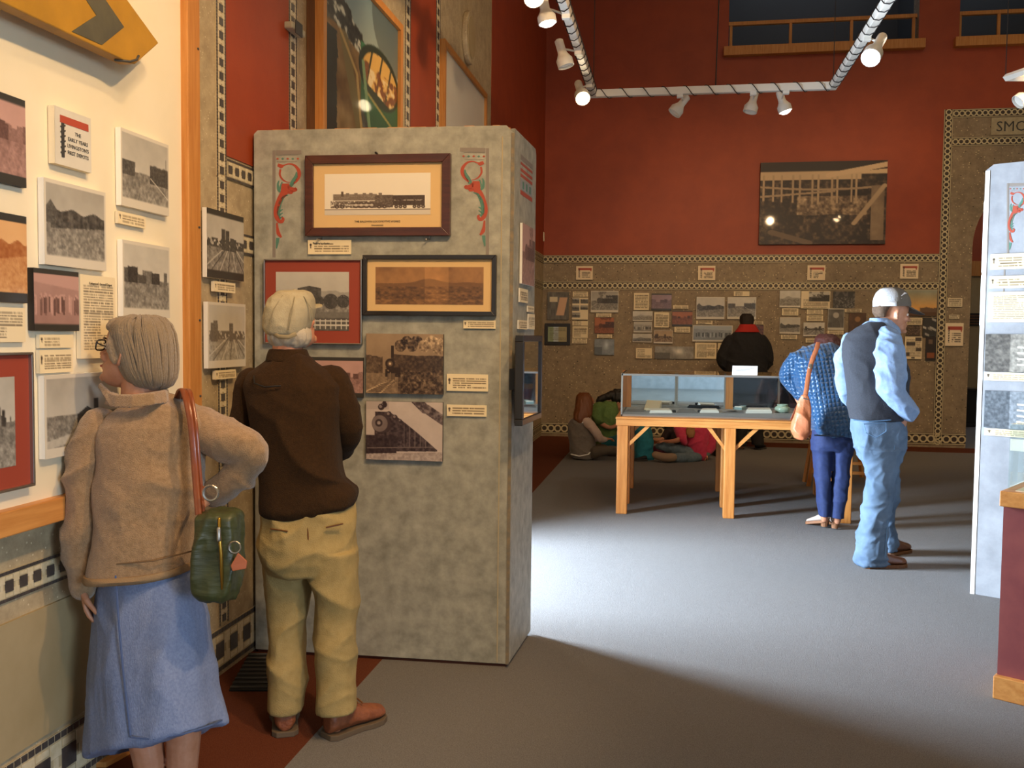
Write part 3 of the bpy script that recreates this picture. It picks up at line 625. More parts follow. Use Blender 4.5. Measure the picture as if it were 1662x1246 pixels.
# ---- left wall: plaster board in a wood frame, terrazzo pilaster with square mosaic
BT = .05
zr_t, zr_b = WL.at(60, 815, BT+.02)[1], WL.at(60, 855, BT+.02)[1]
us0, us1 = WL.at(295.5, 400, BT)[0], WL.at(315.5, 400, BT)[0]
wb_ = MB().fbox(WL, 1.2, us0, zr_b, 4.6, 0, BT)
board = struct('trim_8', wb_, 'plaster')
struct('trim_9', MB().fbox(WL, us0, us1, zr_b, 4.6, 0, BT+.03), 'oak', bevel=.004)
struct('trim_10', MB().fbox(WL, 1.2, us0, zr_b, zr_t, 0, BT+.035), MT['wood_y'], bevel=.004)
for py in (92, 373, 520, 640):
    MB().ball(WL.P((us0+us1)/2+.03, WL.at(310, py)[1], BT+.03), (.006, .006, .006), 8).build('screw', 'darkgrey', bpy.data.objects['trim_9'])
TILE = {}
def tiles(name, Fm, a0, a1, b0, b1, vert=False, label=None, par=None):
    """square mosaic band: grout strip, dark squares one by one, small white squares joined"""
    w = (a1-a0) if vert else (b1-b0); L = (b1-b0) if vert else (a1-a0)
    o = MB().fbox(Fm, a0, a1, b0, b1, 0, .005).build(name, 'grout', par, kind='structure')
    ed = w*.13; mbw = MB(); mbd = MB(); s = w*.40; ws = w*.19; p = w*.66; n = max(1, int(L/p)); p = L/n
    c = .007
    def sq(mb, q, r, hx, hy, top=c):
        if vert: mb.fbox(Fm, a0+w/2+r-hy, a0+w/2+r+hy, b0+q-hx, b0+q+hx, .004, top)
        else: mb.fbox(Fm, a0+q-hx, a0+q+hx, b0+w/2+r-hy, b0+w/2+r+hy, .004, top)
    k = int(L/(w*.16))
    for i in range(k):
        for sg in (-1, 1): sq(mbd, (i+.5)*L/k, sg*(w/2-ed*.5), L/k*.42, ed*.40)
    mbd.build('edge_tiles', 'tile_dark', o, kind='stuff')
    first = None
    for i in range(n):
        q = (i+.5)*p
        for sg in (-1, 1): sq(mbw, q+p/2, sg*s*.56, ws*.72, ws*.66); 
        sq(mbw, q, s*.5+ws*.42, ws*.8, ws*.3); sq(mbw, q, -s*.5-ws*.42, ws*.8, ws*.3); sq(mbw, q+p/2, 0, ws*.3, ws*.5)
        if first is None:
            m1 = MB(); sq(m1, q, 0, s*.46, s*.46, c+.001); first = m1.build('mosaic_tile', 'tile_dark', o); q0 = q
        else:
            t = first.copy(); link(t); t.location = first.location+Vector(Fm.v*(q-q0) if vert else Fm.u*(q-q0))
    mbw.build('white_tiles', 'tile_white', o, kind='stuff'); return o
v0, v1 = WL.at(349.5, 150)[0], WL.at(365, 150)[0]
hb_t, hb_b = WL.at(385, 264)[1], WL.at(385, 297)[1]
lb_t, lb_b = WL.at(107, 892)[1], WL.at(107, 938)[1]
bb_t, bb_b = WL.at(133, 1162)[1], .02
tiles('trim_11', WL, v0, v1, hb_b+.0, 5.6, True)
tiles('trim_12', WL, v0, v1, bb_t+.01, hb_b-.005, True)
tiles('trim_13', WL, v1+.005, 4.9, hb_b, hb_t)
b2t, b2b = WL.at(397, 380)[1], WL.at(397, 414)[1]
tiles('trim_14', WL, v1+.005, 4.9, b2b, b2t)
tiles('trim_15', WL, 1.6, us1, lb_b, lb_t)
tiles('baseboard_left_near', WL, 1.6, 4.2, bb_b, bb_t)
MB().fbox(WL, 1.2, us1+.02, bb_t+.02, WL.at(107, 968)[1], 0, .01).build('smooth_panel', 'tanwall', wleft)
rpan(WL, v1, WL.at(467, 150)[0], hb_t+.01, CEIL, wleft)
s0, s1 = WL.at(467.5, 150)[0], WL.at(480, 150)[0]; tiles('trim_16', WL, s0, s1, 2.5, 6.4, True)
p0, p1 = WL.at(497, 150)[0], WL.at(521, 150)[0]
struct('trim_17', MB().fbox(WL, p0, p1, DOOR_Z, 6.5, 0, .07), 'brownpost', bevel=.004)
q0, q1 = WL.at(656, 150)[0], WL.at(665, 150)[0]; tiles('trim_18', WL, q0, q1, 2.5, 6.5, True)
r0, r1 = WL.at(706, 150)[0], WL.at(713, 150)[0]; tiles('trim_19', WL, r0, r1, 2.5, 6.5, True)
rpan(WL, q1, r0, DOOR_Z+.1, CEIL, wleft)
rpan(WL, WL.at(797, 150)[0], YB, z_band1t, CEIL, wleft)

# ================================================================== LEFT WALL THINGS
BFm = Fr((XL+BT, 0, 0), (0, 1, 0), (1, 0, 0))
def lb(xl, xr, yt, yb): return rect_px(BFm, xl, xr, yt, yb, .015)
GP = 'things on the white wall board'
DENS = 300
plate(BFm, lb(-35, 40, 164, 305), 'mounted_photo', 'town photograph with dark strips cut by the left picture edge, upper one', 'photo', 'town+', 3, 'pink', .015, edge='photoedge')
plate(BFm, lb(-35, 42, 352, 492), 'mounted_photo', 'warm sepia photograph of a station building under the upper left dark-strip photo', 'photo', 'depot+', 14, 'orange', .015, edge='photoedge')
o = plate(BFm, lb(84, 143, 193, 281), 'section_sign', 'cream sign with red banner and striped pole reading THE EARLY YEARS', 'sign', 'plain', 1, 'pale', .022, glossy=False)
sg = lb(84, 143, 193, 281); sw = sg[1]-sg[0]; sh = sg[3]-sg[2]; cc = .003+.022+.002
MB().fbox(BFm, sg[0]+sw*.14, sg[1]-sw*.08, sg[3]-sh*.26, sg[3]-sh*.13, cc-.001, cc).build('red_banner', mat('banner_red', 'a8452f', .6), o)
mb = MB(); mb.fbox(BFm, sg[0]+sw*.17, sg[0]+sw*.24, sg[2]+sh*.14, sg[3]-sh*.26, cc-.001, cc+.001)
for k in range(6): mb.fprism(BFm, [(sg[0]+sw*.14, sg[2]+sh*(.2+k*.09)), (sg[0]+sw*.27, sg[2]+sh*(.24+k*.09)), (sg[0]+sw*.27, sg[2]+sh*(.27+k*.09)), (sg[0]+sw*.14, sg[2]+sh*(.23+k*.09))], cc, cc+.0015)
mb.build('pole_drawing', 'darkgrey', o)
for k, w in enumerate(('THE', 'EARLY YEARS', "LIVINGSTON'S", 'FIRST DEPOTS')):
    text(BFm, w, sg[0]+sw*.62, sg[3]-sh*(.42+k*.12), sw*.093, 'darkgrey', o, cc)
plate(BFm, lb(193, 270.5, 236, 351), 'mounted_photo', 'old street photograph with white margins, highest photo beside the orange wood upright', 'photo', 'street=', 5, 'bw', .02, edge='card')
plate(BFm, lb(192, 236, 352, 371), 'caption_card', 'narrow caption strip under the street photograph on the white board', 'label', 'marked', 6, th=.012, glossy=False)
plate(BFm, lb(68, 168, 313, 440), 'mounted_photo', 'photograph of a row of wooden depot buildings, under the red-banner sign', 'photo', 'depot=', 8, 'bw', .02, edge='card')
plate(BFm, lb(196, 272, 402, 516), 'mounted_photo', 'photograph of a wagon camp on open ground, above the grey-haired woman', 'photo', 'town=', 9, 'bw', .02, edge='card')
plate(BFm, lb(51, 124, 442, 537), 'mounted_photo', 'pinkish group photograph of many people standing in line', 'photo', 'crowd+', 10, 'pink', .02, edge='photoedge')
o = plate(BFm, lb(129, 186, 451, 580), 'text_sheet', 'tall cream text panel beside the group photograph, in front of the woman’s face', 'label', 'doc24', 11, th=.015, glossy=False)
tp = lb(129, 186, 451, 580); text(BFm, "Livingston's Second Depot", (tp[0]+tp[1])/2+.01, tp[3]-.030, .0115, 'darkgrey', o, .022)
plate(BFm, lb(-30, 41, 500, 555), 'text_sheet', 'wide cream text card at the left picture edge above the red-matted picture', 'label', 'doc9', 12, th=.012, glossy=False)
plate(BFm, lb(64, 119, 543, 564), 'caption_card', 'small caption card directly under the pinkish group photograph', 'label', 'marked', 13, th=.012, glossy=False)
plate(BFm, lb(64, 118, 567, 603), 'caption_card', 'taller caption card above the photograph of the dark turreted building', 'label', 'marked', 15, th=.012, glossy=False)
framed(BFm, lb(-60, 50, 571, 788), 'framed_picture', 'large photograph in a wide red mat and thin silver frame at the left edge', 'framed picture', 'town', .008, 'alum', .062, 'matte_red', 12, 'bw', .025)
plate(BFm, lb(68, 190, 602, 722), 'mounted_photo', 'photograph of a dark turreted building, half hidden behind the woman’s shoulder', 'photo', 'church=', 17, 'bw', .02, edge='card')
WLn = WL
plate(WL, rect_px(WL, 332, 392, 353, 457, .02), 'mounted_photo', 'photograph of trees and a pond with dark strips, hung on the terrazzo pilaster', 'photo', 'yard+', 33, 'bw', .02, c0=.01, edge='card')
plate(WL, rect_px(WL, 346, 380, 460, 476, .02), 'caption_card', 'small caption card between the two photographs on the terrazzo pilaster', 'label', 'marked', 19, th=.015, c0=.01, glossy=False)
plate(WL, rect_px(WL, 334, 395, 494, 594, .02), 'mounted_photo', 'pale photograph of railroad tracks and sheds, lower one on the terrazzo pilaster', 'photo', 'yard=', 24, 'pale', .02, c0=.01, edge='card')
plate(WL, rect_px(WL, 348, 381, 599, 613, .02), 'caption_card', 'lowest caption card on the terrazzo pilaster beside the brown-sweater man', 'label', 'marked', 21, th=.015, c0=.01, glossy=False)
# yellow signal blade with black chevron, fixed high on the board
BLc = .10
def bp_(x, y): return BFm.at(x, y, BLc)
o = thing('signal_blade', BFm.P(*bp_(150, 60), .0), 'yellow wooden signal blade with a dark chevron, mounted high on the white board', 'signal blade')
yel = mat('yellow_signal_paint', 'b08020', .45, 'a0741c', 6, bump=.08, bs=40); blk = mat('dark_signal_paint', '57523f', .5, '4a4638', 12)
outl = [(-120, -70), (0, 2), (213, 103), (220, 104), (258, 70), (200, -10), (130, -90)]
MB().fprism(BFm, [bp_(*p) for p in outl], .05, BLc).build('blade', yel, o, bevel=.004)
MB().fprism(BFm, [bp_(*p) for p in [(116, 51), (156, 25), (100, -60), (130, -60), (201, 44), (165, 73)]], BLc, BLc+.0015).build('chevron_stripe', blk, o)
MB().fprism(BFm, [bp_(*p) for p in [(-60, -35), (0, 2), (-1, 4), (-70, -35)]], BLc, BLc+.0015).build('edge_wear', blk, o)
w = [BFm.P(*bp_(x, y), BLc-.02+.03*k) for x, y, k in ((196, 97, 0), (207, 100, 1), (215, 97, 1.2), (218, 91, 1.2))]
MB().tube(w, .004, 8).build('wire_hook', 'darkgrey', o, smooth=60)
MB().tube([BFm.P(*BFm.at(150, 60), .0), BFm.P(*BFm.at(150, 60), .06)], .02, 10).build('wall_bracket', 'darkgrey', o)
# poster, pale panel and thermostat up on the left wall
PC = .10; pl_ = Fr((XL+PC, 0, 0), (0, 1, 0), (1, 0, 0))
r = rect_px(pl_, 534, 661, 40, 325, .03); DENS = 130
framed(pl_, r, 'framed_poster', 'large framed poster of a green railway dome car in mountains above the grey partition', 'poster', 'poster', .05, 'oak', .0, 'card', 1, 'bw', .05, c0=-.05, dens=110, picr=(r[0]+.05, r[1]-.05, r[2]+.05, r[3]-.05))
r = rect_px(WL, 717, 787, 152, 300, .03)
framed(WL, r, 'blank_picture', 'blank pale picture in a plain wood frame high on the left wall', 'picture', 'plain', .05, 'oak', .0, 'card', 2, 'pale', .05, dens=40)
o = thing('thermostat', WL.P(*WL.at(488, 62)), 'small grey plastic control box high on the left wall beside the red paint', 'thermostat')
a0, b1 = WL.at(478, 33, .06); a1, b0 = WL.at(499, 62, .06)
MB().fbox(WL, a0, a1, b0, b1, 0, .05).build('case', mat('grey_plastic', 'a39c82', .5), o, bevel=.008); MB().fbox(WL, a0+.03, a1-.05, b0+.05, b1-.05, .05, .055).build('display', 'darkgrey', o)
o = thing('oval_plaque', WL.P(*WL.at(757, 95)), 'grey oval plaque high on the left wall above the blank pale panel', 'plaque')
ca, cb = WL.at(757, 62); MB().fprism(WL, [(ca+.2*math.cos(t), cb+.24*math.sin(t)) for t in np.linspace(0, 2*PI, 28, endpoint=False)], 0, .05).build('plaque', 'terrazzo', o, bevel=.01)
MB().fprism(WL, [(ca+.15*math.cos(t), cb+.19*math.sin(t)) for t in np.linspace(0, 2*PI, 28, endpoint=False)], .05, .055).build('face', 'tanwall', o)

# ================================================================== SPONGED PARTITION
A_, B_, C_ = flo(412, 1058), flo(825, 1083), flo(861, 1028)
A_[1] = A_[1]; A_[0] = max(A_[0], XL+.02)
PF = Fr(A_, B_-A_, ((B_-A_)[1], -(B_-A_)[0], 0)); PS = Fr(B_, C_-B_, ((C_-B_)[1], -(C_-B_)[0], 0))
PW = np.linalg.norm(B_-A_); PD = np.linalg.norm(C_-B_); PH = PF.at(828, 203)[1]
part = thing('display_partition', PF.P(PW/2, 0, -PD/2), 'tall sponge-painted grey box partition hung with locomotive pictures', 'partition')
ch = .035
MB().fprism(PF, [(0, .015), (PW, .015), (PW, PH-ch), (PW-ch, PH), (ch*.5, PH), (0, PH-ch*.5)], -.02, 0).build('front_panel', 'sponge', part, bevel=.002)
MB().fprism(PS, [(.02, .015), (PD, .015), (PD, PH-.04), (PD-.02, PH-.01), (.02, PH-.01)], -.02, 0).build('side_panel', 'sponge', part, bevel=.002)
MB().fbox(PF, .0, .02, .015, PH-.02, -PD, -.02).build('side_panel', 'sponge', part)
MB().fbox(PF, .02, PW-.02, .015, PH-.02, -PD, -PD+.02).build('back_panel', 'sponge', part)
MB().fbox(PF, .02, PW-.02, PH-.025, PH-.006, -PD+.02, -.02).build('top_panel', 'wood_h', part)
MB().fbox(PF, PW-.012, PW+.002, .015, PH-ch, -.006, .004).build('corner_strip', mat('worn_edge', '8d7a5c', .7, '6f6a5e', 30), part)
MB().fbox(PF, PW-.055, PW-.050, .02, PH-.05, 0, .002).build('seam', 'grout', part)
MB().fbox(PF, .01, PW-.01, 0, .015, -PD+.01, -.01).build('plinth', 'darkwood', part)
mb = MB()
for k in range(14):
    x = .05+PW*.9*random.random(); mb.fbox(PF, x, x+.03+.05*random.random(), PH-.002, PH+.002, -.022, -.002)
mb.build('chipped_edge', 'wood_h', part, kind='stuff')
CO, PG = mat('scroll_red', 'a8452e', .6), mat('scroll_green', '4f7d6c', .6)
GB = mat('painted_grey_band', '847a70', .6); GC = mat('scroll_mint', '9bb8a0', .6)
def ribbon(Fm, pts, c, m, par, name='painted_scroll', sc_=None):
    P = [sc_(x, y) if sc_ else (x, y) for x, y, w in pts]; k = sc_.k if sc_ else 1
    # smooth the line
    Q = []; 
    for i in range(len(P)-1):
        p0, p1, p2, p3 = [np.array(P[min(max(j, 0), len(P)-1)], float) for j in (i-1, i, i+1, i+2)]
        for t in np.linspace(0, 1, 6, endpoint=False):
            q = .5*((2*p1)+(p2-p0)*t+(2*p0-5*p1+4*p2-p3)*t*t+(3*p1-p0-3*p2+p3)*t**3); Q.append((*q, (pts[i][2]*(1-t)+pts[i+1][2]*t)*k))
    Q.append((*P[-1], pts[-1][2]*k)); L = []; Rr = []
    for i, (x, y, w) in enumerate(Q):
        d = np.array(Q[min(i+1, len(Q)-1)][:2])-np.array(Q[max(i-1, 0)][:2]); d = d/(np.linalg.norm(d)+1e-9); n = np.array([-d[1], d[0]])*w/2
        L.append(Fm.P(*Fm.at(x+n[0], y+n[1]), c)); Rr.append(Fm.P(*Fm.at(x-n[0], y-n[1]), c))
    n = len(L); mb = MB(); dn = Fm.n*-.0008
    mb.add(L+Rr+[p+dn for p in L]+[p+dn for p in Rr], [(i, i+1, n+i+1, n+i) for i in range(n-1)]+[(i+2*n, i, i+1, i+1+2*n)[::-1] for i in range(n-1)]+[(n+i, 3*n+i, 3*n+i+1, n+i+1) for i in range(n-1)])
    return mb.build(name, m, par)
def scroll(Fm, par, tf):
    z = lambda L: [(420+a/6.925, 240+b/6.92, w/6.92) for a, b, w in L]
    R = lambda L, m, c=.0012, nm='painted_scroll': ribbon(Fm, z([(a, b, w*(1.3 if nm == 'painted_scroll' else 1)) for a, b, w in L]), c, m, par, nm, tf)
    R([(172, 30, 34), (172, 600, 34), (172, 1230, 34)], GB, .001, 'painted_column')
    R([(195, 52, 48), (350, 50, 48), (480, 48, 44)], GB, .001, 'painted_capital'); R([(200, 82, 5), (440, 80, 5)], GB, .0012, 'painted_line'); R([(205, 158, 5), (430, 155, 5)], GB, .0012, 'painted_line')
    for i in range(5): x = 212+i*57; R([(x-14, 122, 4), (x, 122, 24), (x+14, 122, 4)], CO if i % 2 == 0 else PG, .0013, 'painted_drop')
    R([(215, 190, 26), (255, 205, 34), (285, 195, 10), (340, 180, 10), (400, 195, 18), (445, 245, 28), (455, 300, 32), (430, 360, 26), (380, 410, 12)], CO)
    R([(425, 270, 8), (420, 320, 30), (390, 370, 34), (365, 420, 32), (362, 440, 10)], PG)
    R([(245, 240, 16), (238, 300, 18), (265, 350, 14), (310, 380, 8), (355, 388, 4)], CO)
    R([(300, 400, 60), (300, 440, 72), (288, 500, 66), (245, 560, 48), (215, 630, 44), (195, 700, 40), (200, 770, 38), (230, 820, 34), (262, 825, 30), (275, 795, 22), (255, 780, 10)], CO)
    R([(330, 530, 6), (285, 545, 18), (250, 600, 30), (230, 660, 30), (222, 740, 28), (235, 785, 16)], PG)
    R([(345, 420, 26), (350, 450, 34), (385, 470, 40), (420, 468, 24), (405, 445, 10)], CO); R([(330, 500, 20), (365, 495, 36), (385, 480, 10)], CO)
    R([(228, 368, 8), (215, 410, 18), (225, 470, 26), (250, 500, 12)], PG); R([(262, 385, 12), (250, 440, 22), (262, 480, 10)], PG, .0011)
    for k in range(3): R([(272, 690+k*40, 6), (245, 705+k*40, 14), (238, 722+k*40, 8)], PG)
    R([(205, 840, 14), (210, 900, 22), (222, 960, 34), (255, 1005, 14)], CO); R([(215, 1010, 30), (210, 1060, 26), (200, 1130, 8)], PG)
def tfid(x, y): return (x, y)
tfid.k = 1
def tfm(x, y): return (1236-x, y-4)
tfm.k = -1
class _T:
    def __init__(s, f, k): s.f = f; s.k = k
    def __call__(s, x, y): return s.f(x, y)
scroll(PF, part, _T(lambda x, y: (x, y), 1)); scroll(PF, part, _T(lambda x, y: (1236-x, y-4-.008*(x-467)), -1))
# painted bands on the narrow side
for y0_, y1_, m_ in ((250, 258, GB), (262, 266, CO), (272, 277, CO), (281, 286, CO), (289, 306, MT['sponge_light']), (308, 315, CO)):
    a0 = PS.at(845, 280)[0]; a1 = PS.at(864, 280)[0]; MB().fbox(PS, a0, a1, PS.at(845, y1_)[1], PS.at(845, y0_)[1], 0, .001).build('painted_band', m_, part)
for k in range(3): a0 = PS.at(848+k*5.5, 298)[0]; MB().fbox(PS, a0, a0+.03, PS.at(845, 304)[1], PS.at(845, 292)[1], .001, .002).build('painted_drop', PG, part)

def pf4(x0, y0, x1, y1, c=.01):  # image corners -> rect on the partition front
    a0, b1 = PF.at(x0, y0, c); a1, b0 = PF.at(x1, y1, c); return a0, a1, b0, b1
def z4(x, y): return 400+x/3.278, 180+y/3.278
def z5(x, y): return 400+x/3.278, 520+y/3.278
DENS = 420
r1 = pf4(*z4(320, 242), *z4(1087, 665)); fwd = (r1[1]-r1[0])*.056
pr = pf4(*z4(420, 338), *z4(981, 552))
o = framed(PF, r1, 'framed_picture', 'wide dark brown frame with a side view of a steam locomotive on tan mat', 'framed picture', 'locoside', fwd, 'darkwood', .05, 'matte_tan', 1, 'sepia', .03, dens=520, picr=pr)
text(PF, 'THE BALDWIN LOCOMOTIVE WORKS', (r1[0]+r1[1])/2, pr[2]-.034, .0125, 'blackwood', o, .0205, 'caption'); text(PF, 'PHILADELPHIA', (r1[0]+r1[1])/2, pr[2]-.05, .0085, 'blackwood', o, .0205, 'caption')
for x in (400, 975):
    a, b = PF.at(*z4(x, 672)); MB().tube([PF.P(a, b+.01, .003), PF.P(a, b-.008, .003), PF.P(a-.01, b-.012, .03)], .004, 8).build('hanging_hook', 'alum', o, smooth=60)
a, b = PF.at(*z4(697, 228)); MB().tube([PF.P(a, b, .003), PF.P(a, b, .03)], .005, 8).build('hanging_hook', 'blackwood', o, smooth=60)
o = plate(PF, pf4(*z4(327, 686), *z4(556, 762)), 'caption_card', "caption card headed Builder's photo, just under the dark brown locomotive frame", 'label', 'marked', 31, th=.006, glossy=False)
a, b = PF.at(*z4(357, 710)); text(PF, "Builder's photo", a, b, .013, 'blackwood', o, .011, align='LEFT')
framed(PF, pf4(*z4(98, 790), *z5(618, 128)), 'framed_picture', 'silver framed photograph of a house in a wide red mat behind the beige cap', 'framed picture', 'house', .006, 'alum', .04, 'matte_red', 2, 'bw', .025, picr=pf4(*z4(160, 856), *z4(548, 1170)), dens=430)
o = framed(PF, pf4(*z4(625, 768), *z4(1330, 1092)), 'framed_picture', 'wide black frame with a brown panorama of a valley and distant mountain', 'framed picture', 'valley', .020, 'blackwood', .03, 'matte_tan', 2, 'bw', .03, picr=pf4(*z4(690, 831), *z4(1262, 1032)), dens=430)
plate(PF, pf4(*z4(1154, 1112), *z4(1325, 1158)), 'caption_card', 'small caption card under the right end of the black panorama frame', 'label', 'marked', 35, th=.006, glossy=False)
plate(PF, pf4(*z5(641, 69), *z5(1048, 393)), 'mounted_photo', 'sepia photo of a steam train under a long plume of smoke beside rocks', 'photo', 'steamup', 3, 'sepia', .018, edge='photoedge', dens=520)
plate(PF, pf4(*z5(641, 427), *z5(1045, 748)), 'mounted_photo', 'purplish photo of a locomotive front seen close from below, lowest on the partition', 'photo', 'steamfront', 3, 'mauve', .018, edge='photoedge', dens=520)
plate(PF, pf4(500, 579, 590, 645), 'mounted_photo', 'pinkish town photo with dark top strip, half hidden by the brown sweater', 'photo', 'town+', 44, 'pink', .015, edge='photoedge')
plate(PF, pf4(*z5(1066, 284), *z5(1285, 378)), 'caption_card', 'larger caption card right of the smoke-plume train photo', 'label', 'marked', 36, th=.006, glossy=False)
plate(PF, pf4(*z5(1066, 447), *z5(1277, 512)), 'caption_card', 'lower caption card right of the purplish locomotive front photo', 'label', 'marked', 37, th=.006, glossy=False)
def ps4(xl, xr, yt, yb, c=.01): return rect_px(PS, xl, xr, yt, yb, c, xl)
DENS = 250
plate(PS, ps4(846, 866, 361, 460), 'mounted_photo', 'pinkish photo seen edge-on on the narrow side of the partition', 'photo', 'train', 51, 'pink', .012, edge='card')
plate(PS, ps4(844, 857, 467, 490), 'caption_card', 'upper small white card on the narrow side of the partition', 'label', 'marked', 52, th=.006, edge='card', glossy=False)
plate(PS, ps4(857, 867, 496, 506), 'caption_card', 'tiny white card at the far edge of the partition side', 'label', 'marked', 53, th=.006, edge='card', glossy=False)
plate(PS, ps4(858, 868, 509, 534), 'caption_card', 'tall white card just above the black framed mirror, far one', 'label', 'marked', 54, th=.006, edge='card', glossy=False)
plate(PS, ps4(842, 856, 519, 534), 'caption_card', 'white card just above the black framed mirror, near one', 'label', 'marked', 55, th=.006, edge='card', glossy=False)
# black framed glazed case on the side, mirror-like at this angle
c = .085
a0 = PS.at(849, 610, c)[0]; a1 = PS.at(880, 610, c)[0]; b1 = PS.at(849, 544, c)[1]; b0 = PS.at(849, 691, c)[1]
o = thing('glazed_box', PS.P((a0+a1)/2, b0, 0), 'deep black glazed frame projecting from the partition side, reflecting the display case', 'framed picture')
w = .028
for q in ((a0, a1, b0, b0+w), (a0, a1, b1-w, b1), (a0, a0+w, b0+w, b1-w), (a1-w, a1, b0+w, b1-w)): MB().fbox(PS, *q, .048, c).build('frame_rail', 'blackwood', o, bevel=.003)
MB().fbox(PS, a0+.01, a1-.01, b0+.01, b1-.01, .045, .062).build('backing', 'black', o)
MB().fbox(PS, a0+.1, a1-.1, b0+.15, b1-.15, .0, .045).build('wall_spacer', 'black', o)
MB().fbox(PS, a0+w, a1-w, b0+w, b1-w, c-.012, c-.008).build('glass', 'mirror', o)

# ================================================================== BACK WALL THINGS
DENS = 130
def wbr(x0, y0, x1, y1, ox=860): return rect_px(WB, ox+x0/4.1525, ox+x1/4.1525, 380+y0/4.153, 380+y1/4.153, .02, ox+x0/4.1525)
